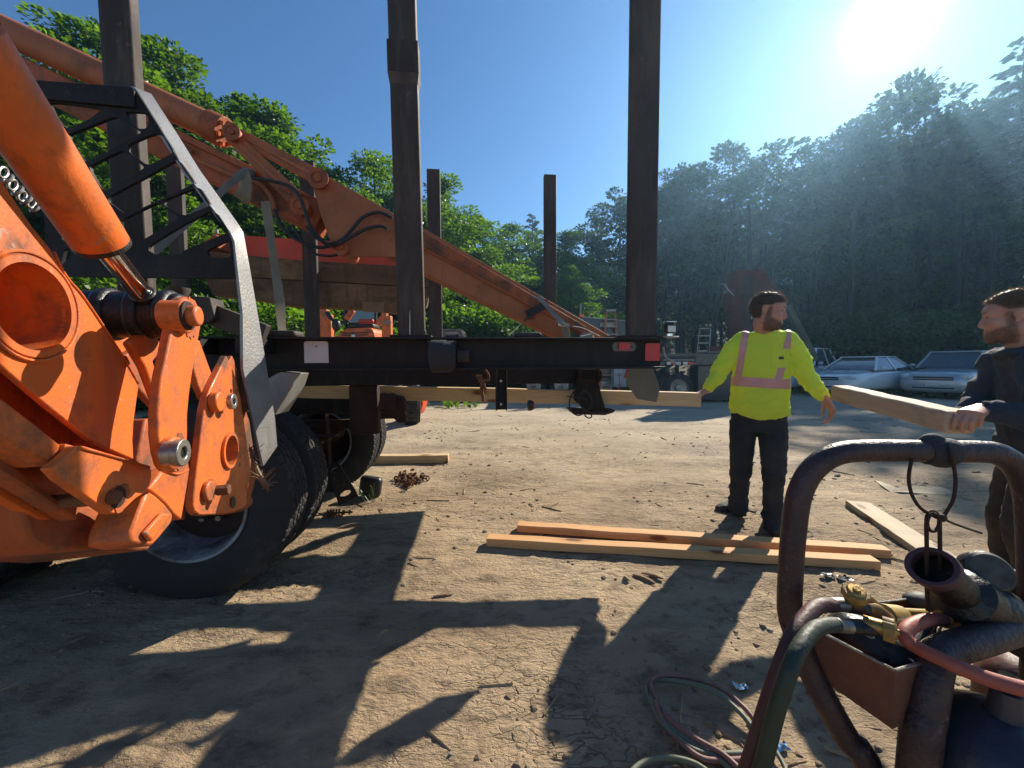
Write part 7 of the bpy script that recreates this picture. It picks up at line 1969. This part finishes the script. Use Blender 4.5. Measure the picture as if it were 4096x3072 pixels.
def head(mb, o, x, z, s=1.0):
    """skull, jaw, nose, brows, lips, ears; x faces forward, z up"""
    x = V(x).normalized(); z = V(z); z = (z - x * z.dot(x)).normalized(); y = z.cross(x)
    R = Matrix((x, y, z)).transposed()
    W_ = lambda a, b, c: V(o) + R @ (V((a, b, c)) * s)
    def bl(c, r, sg=20, rg=14, rot=None): mb.ball(W_(*c), tuple(q * s for q in ((r,) * 3 if isinstance(r, float) else r)), sg, rg, R @ rot if rot is not None else R)
    bl((-.012, 0, .036), (.099, .077, .087), 28, 18)
    bl((.024, 0, -.030), (.066, .064, .082), 24, 16)
    bl((.050, 0, .030), (.044, .058, .050))
    bl((.030, 0, -.082), (.054, .052, .036)); bl((.068, 0, -.101), (.020, .024, .017)); bl((.074, 0, -.070), (.020, .030, .024))
    for sy in (-1, 1):
        bl((.076, sy * .026, .025), (.013, .024, .009)); bl((.056, sy * .043, -.022), (.024, .019, .020)); bl((-.004, sy * .056, -.055), (.030, .014, .040))
        bl((-.012, sy * .078, .000), (.017, .008, .028), 16, 10, Matrix.Rotation(.25, 3, 'Y')); bl((-.019, sy * .083, .010), (.012, .007, .021), 12, 8); bl((-.006, sy * .080, -.024), (.009, .006, .010), 12, 8)
        bl((.092, sy * .011, -.035), (.010, .008, .0075))
        bl((.070, sy * .031, -.003), (.009, .015, .005)); bl((.071, sy * .031, .0135), (.010, .016, .0055))
    mb.tube([W_(.080, 0, .024), W_(.086, 0, .006), W_(.096, 0, -.016), W_(.101, 0, -.028), W_(.090, 0, -.040)], [.008 * s, .009 * s, .0105 * s, .011 * s, .008 * s], 14)
    bl((.082, 0, -.057), (.012, .022, .006)); bl((.080, 0, -.070), (.012, .020, .0065)); bl((.078, 0, -.062), (.009, .023, .011))
    return R, W_
def face_parts(R, W_, s, g, hairmat):
    for sy in (-1, 1):
        m = MB(); m.ball(W_(.0685, sy * .031, .0055), .0112 * s, 14, 10, R); e = obj("eye", m, EYE_WHITE, g)
        m = MB(); m.ball(W_(.0768, sy * .031, .0045), (.0040 * s, .0055 * s, .0055 * s), 12, 8, R); obj("iris", m, IRIS, e)
        m = MB(); m.tube([W_(.0905, sy * .012, .027), W_(.0895, sy * .029, .032), W_(.078, sy * .047, .028)], [.003 * s, .0045 * s, .0022 * s], 8, squash=.7); obj("eyebrow", m, hairmat, g)
        m = MB(); m.tube([W_(.079, sy * .019, .006), W_(.0825, sy * .031, .0095), W_(.075, sy * .043, .007)], [.0012 * s, .002 * s, .0012 * s], 7); obj("eyelash", m, hairmat, g)
def hair_parts(me_v, me_n, polys, o, R, s, g, mat, hairline, beard=True, seed=1, L=.02, sway=(0, 0, .2), off=.010, nb=2600):
    Ri = np.array(R.transposed()); loc = (me_v - np.array(o)) @ Ri.T / s
    x, y, z = loc[:, 0], loc[:, 1], loc[:, 2]
    ear = (np.abs(y) > .0745) & (x > -.031) & (x < .010) & (z > -.034) & (z < .031)
    inh = (np.abs(x) < .14) & (np.abs(y) < .1) & (z > -.14) & (z < .15)
    hs = inh & ~ear & ((z > hairline(x, y)))
    nz = lambda p: off + .006 * mnoise.noise(V((p * 55).tolist()))
    sm = lambda v, w: np.clip(v / w * .5 + .5, 0, 1) ** 2 * (3 - 2 * np.clip(v / w * .5 + .5, 0, 1))
    core = inh & ~ear & (z > hairline(x, y) + .006)
    shell("hair", me_v, me_n, polys, core, nz, mat, g)
    k = np.where(hs)[0]; blades("hair_strands", me_v[k] + me_n[k] * off * .5, me_n[k], nb, L, mat, g, np.array(R @ V(sway)), seed)
    wt = np.where(inh, sm(z - hairline(x, y), .012), 0.0)
    if beard:
        cheek = -.034 - .026 * np.clip((x - .01) / .06, 0, 1)
        wb = sm(cheek - z, .012) * sm(x + .006, .012) * sm(z + .128, .008)
        lips = sm(.021 - np.abs(y), .006) * sm(z + .076, .004) * sm(-.055 - z, .004) * sm(x - .070, .006)
        under = sm(x - .080, .005) * sm(z + .047, .004)
        side = sm(np.abs(y) - .056, .008) * sm(x + .002, .006) * sm(.028 - x, .010) * sm(.026 - z, .014) * sm(z + .09, .02)
        wb = np.maximum(wb * (1 - lips) * (1 - under), side * .85) * inh
        wt = np.maximum(wt, wb * .78)
        bs = (wb > .45) & ~ear
        k = np.where(bs)[0]; blades("beard", me_v[k] - me_n[k] * .001, me_n[k], 2600, .0075, mat, g, np.array(R @ V((.25, 0, -.9))), seed + 5, .0011)
    return np.where(ear, 0.0, wt)
def set_hairy(me, w):
    at = me.attributes.new("hairy", 'FLOAT', 'POINT'); at.data.foreach_set('value', np.ascontiguousarray(w, dtype=np.float32))
def polys_of(me):
    return [tuple(p.vertices) for p in me.polygons]

# --- the man in the yellow shirt ---------------------------------------
def man_yellow():
    foot = (G(2965, 2060) + G(3090, 2128)) / 2
    g = thing("person", "man in yellow hi-vis shirt and dark trousers, hand on the timber end", "person", V((foot.x, foot.y, 0)))
    hipL, kneL, ankL = P(2972, 1700, 3.00), P(2962, 1880, 2.99), P(2955, 2018, 3.04)
    hipR, kneR, ankR = P(3092, 1700, 2.90), P(3092, 1880, 2.84), P(3092, 2075, 2.83)
    pel = P(3034, 1672, 2.96); wst = P(3036, 1590, 2.96); che = P(3048, 1440, 2.96); shc = P(3060, 1345, 2.96); nkb = P(3068, 1325, 2.95)
    shL, elL, wrL = P(2960, 1365, 3.02), P(2880, 1485, 3.03), P(2828, 1560, 3.00)
    shR, elR, wrR = P(3158, 1362, 2.86), P(3222, 1500, 2.80), P(3300, 1592, 2.72)
    sv_ = (shR - shL); sv_.z = 0; sv_.normalize(); fv = V((sv_.y, -sv_.x, 0))
    if fv.y > 0: fv = -fv
    hc = P(3074, 1246, 2.86); hs = 1.10
    fx = V((.76, -.62, -.16)).normalized(); hz = V((.10, .0, 1))
    # skin body, one continuous mesh
    m = MB()
    R, W_ = head(m, hc, fx, hz, hs)
    m.tube([W_(-.022, 0, -.02), W_(-.022, 0, -.075), nkb - V((0, 0, .03))], [.060, .060, .070], 20)
    loft(m, [(shc - UPZ * .03, sv_ * .12, fv * .06), (che, sv_ * .14, fv * .08), (wst, sv_ * .13, fv * .08), (pel, sv_ * .13, fv * .08)], 24, 2.3)
    limb(m, [shL, elL, wrL], [.050, .036, .027]); limb(m, [shR, elR, wrR], [.050, .036, .027])
    limb(m, [hipL, kneL, ankL], [.075, .052, .042]); limb(m, [hipR, kneR, ankR], [.075, .052, .042])
    # hand resting on the end of the timber, and the hanging hand
    hand(m, P(2824, 1564, 3.005), V((-.80, .05, -.35)), V((-.30, .05, -.95)), -1, (.25, .28, .30, .35), 1.02, .10, .35, .6)
    hand(m, wrR + V((.004, -.003, -.008)), V((.42, -.12, -.85)), V((-.75, .25, -.42)), 1, (.42, .50, .55, .60), 1.05, .05, .45, .45)
    me = fuse(m, .0046, 5)
    v, n = mesh_np(me); pl = polys_of(me)
    hw = hair_parts(v, n, pl, hc, R, hs, g, HAIR, lambda x, y: np.where(x > .045, .052 + .25 * (x - .045), np.where(x > -.01, .012 + .70 * (x + .01), np.where(x > -.030, .026, -.054))), True, 3, .020, (.25, 0, .25))
    set_hairy(me, hw); mesh_obj("body", me, SKIN, g)
    face_parts(R, W_, hs, g, HAIR)
    # shirt
    m = MB()
    hem0 = P(3034, 1662, 2.955)
    loft(m, [(hem0, sv_ * .198, fv * .142), (P(3034, 1620, 2.955), sv_ * .196, fv * .146), (wst, sv_ * .192, fv * .145), (P(3040, 1520, 2.96), sv_ * .190, fv * .138), (che, sv_ * .196, fv * .138), (P(3052, 1395, 2.96), sv_ * .200, fv * .130), (P(3058, 1355, 2.96), sv_ * .185, fv * .112), (P(3064, 1330, 2.955), sv_ * .125, fv * .095), (nkb + V((0, 0, .004)), sv_ * .078, fv * .078)], 32, 2.35)
    limb(m, [shL + sv_ * .02 - UPZ * .005, shL.lerp(elL, .5) - sv_ * .004, elL, elL.lerp(wrL, .5), wrL.lerp(elL, .12)], [.082, .076, .064, .054, .042])
    limb(m, [shR - sv_ * .02 - UPZ * .005, shR.lerp(elR, .5) + sv_ * .006, elR, elR.lerp(wrR, .5), wrR.lerp(elR, .10)], [.082, .076, .064, .054, .041])
    me = fuse(m, .0062, 5)
    zc = che.z
    def fold(p):
        q_ = V(p.tolist()); lat = abs((q_ - che).dot(sv_))
        return .45 + .45 * min(1, max(0, (lat - .17) / .1)) + .25 * min(1, max(0, (wst.z + .05 - q_.z) / .12))
    wrinkle(me, .0125, 9, (1.2, 1.2, 1.0), 3, fold); crease(me, .009, 7.5, (1, 1, 1.9), 13, fold); crease(me, .0045, 13, (1.3, 1.3, .8), 23, fold); wrinkle(me, .003, 27, (1, 1, 1), 9, fold)
    # tail of the shirt hangs lower on the right, side vent
    v, n = mesh_np(me)
    for i in range(len(v)):
        q_ = V(v[i].tolist())
        if q_.z < wst.z - .04:
            u = (q_ - hem0).dot(sv_); k = min(1, (wst.z - .04 - q_.z) / .1)
            v[i][2] -= k * (.020 * math.cos((u - .02) * 16) - .004)
    me.vertices.foreach_set('co', v.ravel()); me.update()
    v, n = mesh_np(me); pl = polys_of(me)
    # reflective tape
    u = (v - np.array(che)) @ np.array(sv_); z = v[:, 2]
    zb0, zb1 = P(3040, 1552, 2.82).z, P(3040, 1512, 2.82).z
    cc = np.array(che)[None]; fr = (v - cc) @ np.array(fv)
    torso = np.abs(u) < np.where(z < zc - .02, .206, .172)
    dz = .012 * np.sin((u + .02) * 8)
    band = torso & (z > zb0 - dz) & (z < zb1 - dz)
    uL0 = (P(2952, 1510, 2.83) - che).dot(sv_); uL1 = (P(2981, 1310, 2.90) - che).dot(sv_); uR0 = (P(3116, 1510, 2.80) - che).dot(sv_); uR1 = (P(3158, 1320, 2.86) - che).dot(sv_)
    tz = np.clip((z - zb1) / (shc.z - zb1), 0, 1.2)
    def clip(o, planes):
        """cut a cloth piece to straight edges"""
        b_ = bmesh.new(); b_.from_mesh(o.data); org = WORLD_AT[o.name]
        for co, no in planes:
            bmesh.ops.bisect_plane(b_, geom=b_.verts[:] + b_.edges[:] + b_.faces[:], plane_co=co - org, plane_no=no, clear_outer=True)
        b_.to_mesh(o.data); b_.free()
    for nm, a, b in (("left", uL0, uL1), ("right", uR0, uR1)):
        c_ = a + (b - a) * tz
        ver = torso & (np.abs(u - c_) < .040) & (z > zb1 - .02) & (np.abs(n[:, 0] * sv_.x + n[:, 1] * sv_.y) < .96)
        o = shell("reflective_tape", v, n, pl, ver, .0035, TAPE, g)
        d_ = (sv_ * (b - a) + UPZ * (shc.z - zb1)).normalized(); no = d_.cross(fv).normalized()
        if no.dot(sv_) < 0: no = -no
        ctr_ = V((che.x, che.y, zb1)) + sv_ * a
        clip(o, [(ctr_ + no * .0235, no), (ctr_ - no * .0235, -no), (V((0, 0, zb1 - .004)), V((0, 0, -1)))])
    band = torso & (z > zb0 - .012) & (z < zb1 + .012)
    o = shell("reflective_tape", v, n, pl, band, .0028, TAPE, g)
    clip(o, [(V((che.x, che.y, zb1)), (UPZ + sv_ * .05).normalized()), (V((che.x, che.y, zb0)), -(UPZ + sv_ * .05).normalized())])
    # chest pocket and small black tabs
    pz0, pz1 = P(3120, 1470, 2.8).z, P(3120, 1395, 2.8).z; up0 = (P(3088, 1430, 2.81) - che).dot(sv_); up1 = (P(3160, 1430, 2.8) - che).dot(sv_)
    pk = torso & (u > up0 - .01) & (u < up1 + .01) & (z > pz0 - .01) & (z < pz1 + .01) & (fr > 0)
    o = shell("chest_pocket", v, n, pl, pk, .0055, HIVIS, g); clip(o, [(che + sv_ * up0, -sv_), (che + sv_ * up1, sv_), (V((0, 0, pz0)), -UPZ), (V((0, 0, pz1)), UPZ)])
    so_ = o.modifiers.new('thickness', 'SOLIDIFY'); so_.thickness = .004; so_.offset = -1
    for (a, b, c_, d) in ((3112, 1424, 3133, 1440), (3158, 1410, 3166, 1425)):
        ua, ub = sorted(((P(a, b, 2.8) - che).dot(sv_), (P(c_, b, 2.8) - che).dot(sv_))); z0, z1 = P(a, d, 2.8).z, P(a, b, 2.8).z
        shell("black_tab", v, n, pl, torso & (u > ua) & (u < ub) & (z > z0) & (z < z1) & (fr > 0), .0065, TRIM, g)
    mesh_obj("shirt", me, HIVIS, g)
    # collar ring
    m = MB(); cr = [W_(-.022, 0, -.02) * 0 + nkb + UPZ * (.008 + .010 * -math.cos(a)) + sv_ * (.076 * math.sin(a)) + fv * (.076 * math.cos(a) + .006) - UPZ * .012 * (math.cos(a)) for a in np.linspace(0, 2 * PI, 40)]
    m.tube(cr, .0075, 10, cap=False); obj("collar", m, HIVIS, g)
    # trousers
    m = MB()
    loft(m, [(P(3034, 1630, 2.955), sv_ * .178, fv * .125), (pel, sv_ * .185, fv * .132), (P(3034, 1720, 2.95), sv_ * .185, fv * .130)], 28, 2.3)
    limb(m, [hipL, hipL.lerp(kneL, .5), kneL, kneL.lerp(ankL, .5), ankL - UPZ * .02], [.096, .088, .072, .066, .072])
    limb(m, [hipR, hipR.lerp(kneR, .5), kneR, kneR.lerp(ankR, .5), ankR - UPZ * .02], [.098, .092, .076, .068, .072])
    me = fuse(m, .0075, 4)
    wrinkle(me, .010, 8, (1, 1, 1.7), 5, lambda p: .5 + .9 * max(0, 1 - abs(p[2] - kneL.z + .05) / .25) + 1.1 * max(0, 1 - (p[2] - .05) / .25))
    crease(me, .009, 7, (1, 1, 1.5), 41, lambda p: .5 + .6 * max(0, 1 - abs(p[2] - .5) / .2) + max(0, 1 - p[2] / .3)); mesh_obj("trousers", me, TROUSER, g)
    # boots
    def boot(toe, heel, ank, nm="boot"):
        d = (toe - heel); d.z = 0; L = d.length; d.normalize(); s_ = V((-d.y, d.x, 0)); m = MB()
        loft(m, [(heel + UPZ * .035, s_ * .030, UPZ * .030), (heel + d * .03 + UPZ * .045, s_ * .038, UPZ * .045), (heel + d * L * .35 + UPZ * .052, s_ * .040, UPZ * .052), (heel + d * L * .6 + UPZ * .042, s_ * .046, UPZ * .042), (heel + d * L * .85 + UPZ * .034, s_ * .046, UPZ * .034), (heel + d * L + UPZ * .026, s_ * .030, UPZ * .024)], 20, 2.6)
        limb(m, [heel + d * .07 + UPZ * .06, ank + UPZ * .06], [.050, .052])
        me = fuse(m, .006, 4); b = mesh_obj(nm, me, BOOT, g)
        m = MB(); loft(m, [(heel + d * t * L + UPZ * .010, s_ * w_, UPZ * .010) for t, w_ in ((-.01, .030), (.1, .040), (.4, .040), (.65, .049), (.88, .047), (1.02, .028))], 20, 3); obj("sole", m, PLASTIC_BLACK, b)
    tL, hL = G(2868, 2050), G(2985, 2040); boot(tL, hL - (hL - tL) * .02, ankL)
    tR, hR = G(3112, 2148), G(3068, 2085); hR = tR + (hR - tR).normalized() * .29; boot(tR, hR, ankR)
man_yellow()

# --- the man in the hoodie at the right edge -----------------------------
def man_hoodie():
    base = P(4150, 1500, 2.0)
    g = thing("person", "bearded man in dark hoodie at the right edge holding a pale timber", "person", V((base.x + .1, 2.05, 0)))
    hc = P(4052, 1266, 1.85); hs = 1.0
    fx = V((-.66, .74, -.10)).normalized(); hz = V((.0, 0, 1))
    nkb = P(4105, 1400, 1.84); shc = P(4150, 1450, 1.85)
    bf = V((-.80, .60, 0)).normalized(); bs = V((.60, .80, 0)).normalized()     # chest forward; his right shoulder is the far one
    shN = P(4185, 1475, 1.70); elN = P(4215, 1690, 1.62); wrN = P(3940, 1638, 1.73)
    shF = P(4010, 1455, 2.05); elF = P(3925, 1610, 2.06); wrF = P(3830, 1690, 1.98)
    che = P(4190, 1560, 1.86); wst = P(4200, 1760, 1.88); pel = P(4190, 1850, 1.90)
    hipN, knN, anN = P(4180, 1900, 1.84), P(4100, 2130, 1.84), P(4160, 2330, 1.90)
    hipF, knF, anF = P(4090, 1900, 2.0), P(4030, 2080, 2.02), P(4040, 2270, 2.10)
    anN.z = .10; anF.z = .10
    m = MB(); R, W_ = head(m, hc, fx, hz, hs)
    m.tube([W_(-.022, 0, -.02), W_(-.026, 0, -.075), nkb - V((0, 0, .01))], [.058, .060, .062], 20)
    loft(m, [(shc - UPZ * .07, bs * .09, bf * .04), (che, bs * .12, bf * .06), (wst, bs * .13, bf * .08), (pel, bs * .13, bf * .08)], 24, 2.3)
    limb(m, [shN, elN, wrN], [.050, .036, .027]); limb(m, [shF, elF, wrF], [.050, .036, .027])
    limb(m, [hipN, knN, anN], [.078, .052, .042]); limb(m, [hipF, knF, anF], [.078, .052, .042])
    hand(m, P(3918, 1636, 1.735), V((-.86, -.40, -.14)), V((-.05, .12, -1)), -1, (.62, .80, .85, .88), 1.04, .06, .35, .45)
    hand(m, wrF + V((0, 0, -.02)), V((-.55, -.75, .05)), V((.0, -.05, 1)), -1, (.55, .6, .6, .65), 1.0, .05, .3, .6)
    me = fuse(m, .0042, 5); v, n = mesh_np(me); pl = polys_of(me)
    hw = hair_parts(v, n, pl, hc, R, hs, g, HAIR_GINGER, lambda x, y: np.where(x > .05, .066 + .25 * (x - .05), np.where(x > .0, .020 + .85 * x, np.where(x > -.030, .028, -.056))), True, 7, .013, (.3, 0, .15), .006, 2600)
    set_hairy(me, hw); mesh_obj("body", me, SKIN_FAIR, g); face_parts(R, W_, hs, g, HAIR_GINGER)
    m = MB()
    loft(m, [(pel + UPZ * .04, bs * .20, bf * .155), (wst, bs * .205, bf * .165), (P(4195, 1650, 1.87), bs * .205, bf * .16), (che, bs * .20, bf * .15), (P(4170, 1490, 1.86), bs * .195, bf * .135), (shc, bs * .17, bf * .115), (P(4125, 1425, 1.85), bs * .12, bf * .10), (nkb, bs * .085, bf * .085)], 30, 2.3)
    limb(m, [shN - bs * 0 , shN.lerp(elN, .5), elN, elN.lerp(wrN, .55), wrN.lerp(elN, .06)], [.085, .078, .068, .056, .043])
    limb(m, [shF, shF.lerp(elF, .5), elF, elF.lerp(wrF, .5), wrF.lerp(elF, .12)], [.085, .074, .064, .054, .043])
    m.tube([nkb + UPZ * .012 + bs * (.080 * math.cos(a)) + bf * (.082 * math.sin(a)) - UPZ * .03 * math.sin(a) for a in np.linspace(0, 2 * PI, 30)], .020, 12, cap=False)
    m.ball(nkb - bf * .13 - UPZ * .05, (.10, .10, .07), 18, 12)
    me = fuse(m, .0065, 4); wrinkle(me, .012, 8, (1, 1, 1.2), 11); crease(me, .011, 6.5, (1, 1, 1.4), 31, lambda p: 1); crease(me, .004, 13, (1, 1, 1), 37, lambda p: 1); mesh_obj("hoodie", me, HOODIE, g)
    m = MB(); c0 = wrN.lerp(elN, .03); d = (wrN - elN).normalized(); m.tube([c0 - d * .03, c0 - d * .01, c0 + d * .02], [.043, .042, .038], 18); obj("cuff", m, HOODIE, g, bevel=.004)
    m = MB(); loft(m, [(pel + UPZ * .08, bs * .18, bf * .13), (pel, bs * .185, bf * .135), (pel - UPZ * .08, bs * .18, bf * .13)], 26, 2.3)
    limb(m, [hipN, hipN.lerp(knN, .5), knN, knN.lerp(anN, .5), anN], [.10, .095, .08, .074, .078]); limb(m, [hipF, hipF.lerp(knF, .5), knF, knF.lerp(anF, .5), anF], [.10, .094, .080, .074, .078])
    me = fuse(m, .0075, 4); wrinkle(me, .009, 9, (1, 1, 1.7), 21, lambda p: .6 + .6 * max(0, 1 - abs(p[2] - knF.z) / .3)); mesh_obj("trousers", me, TROUSER_BROWN, g)
    for an in (anN, anF):
        d = bf; L = .29; heel = V((an.x, an.y, 0)) - d * .08; s_ = V((-d.y, d.x, 0)); m = MB()
        loft(m, [(heel + UPZ * .045, s_ * .034, UPZ * .045), (heel + d * L * .35 + UPZ * .055, s_ * .042, UPZ * .055), (heel + d * L * .7 + UPZ * .042, s_ * .048, UPZ * .042), (heel + d * L + UPZ * .028, s_ * .032, UPZ * .026)], 18, 2.6)
        limb(m, [heel + d * .07 + UPZ * .07, an + UPZ * .08], [.05, .055]); mesh_obj("boot", fuse(m, .006, 3), BOOT, g)
man_hoodie()
# the timber he carries, pointing away to the left
fa, fb = P(3394, 1600, 2.62), P(3905, 1737, 1.72)
d_ = (fb - fa).normalized(); sd = UPZ.cross(d_).normalized(); zz_ = d_.cross(sd)
if sd.y < 0: sd = -sd
tb_ = timber("timber", fa + sd * .057 + zz_ * .050, fb + sd * .057 + zz_ * .050, .115, .102, PINE_DULL, "pale timber carried by the man in the dark hoodie, seen before the cars", up=UPZ)
tb_.modifiers['bevel'].width = .016; tb_.modifiers['bevel'].segments = 3
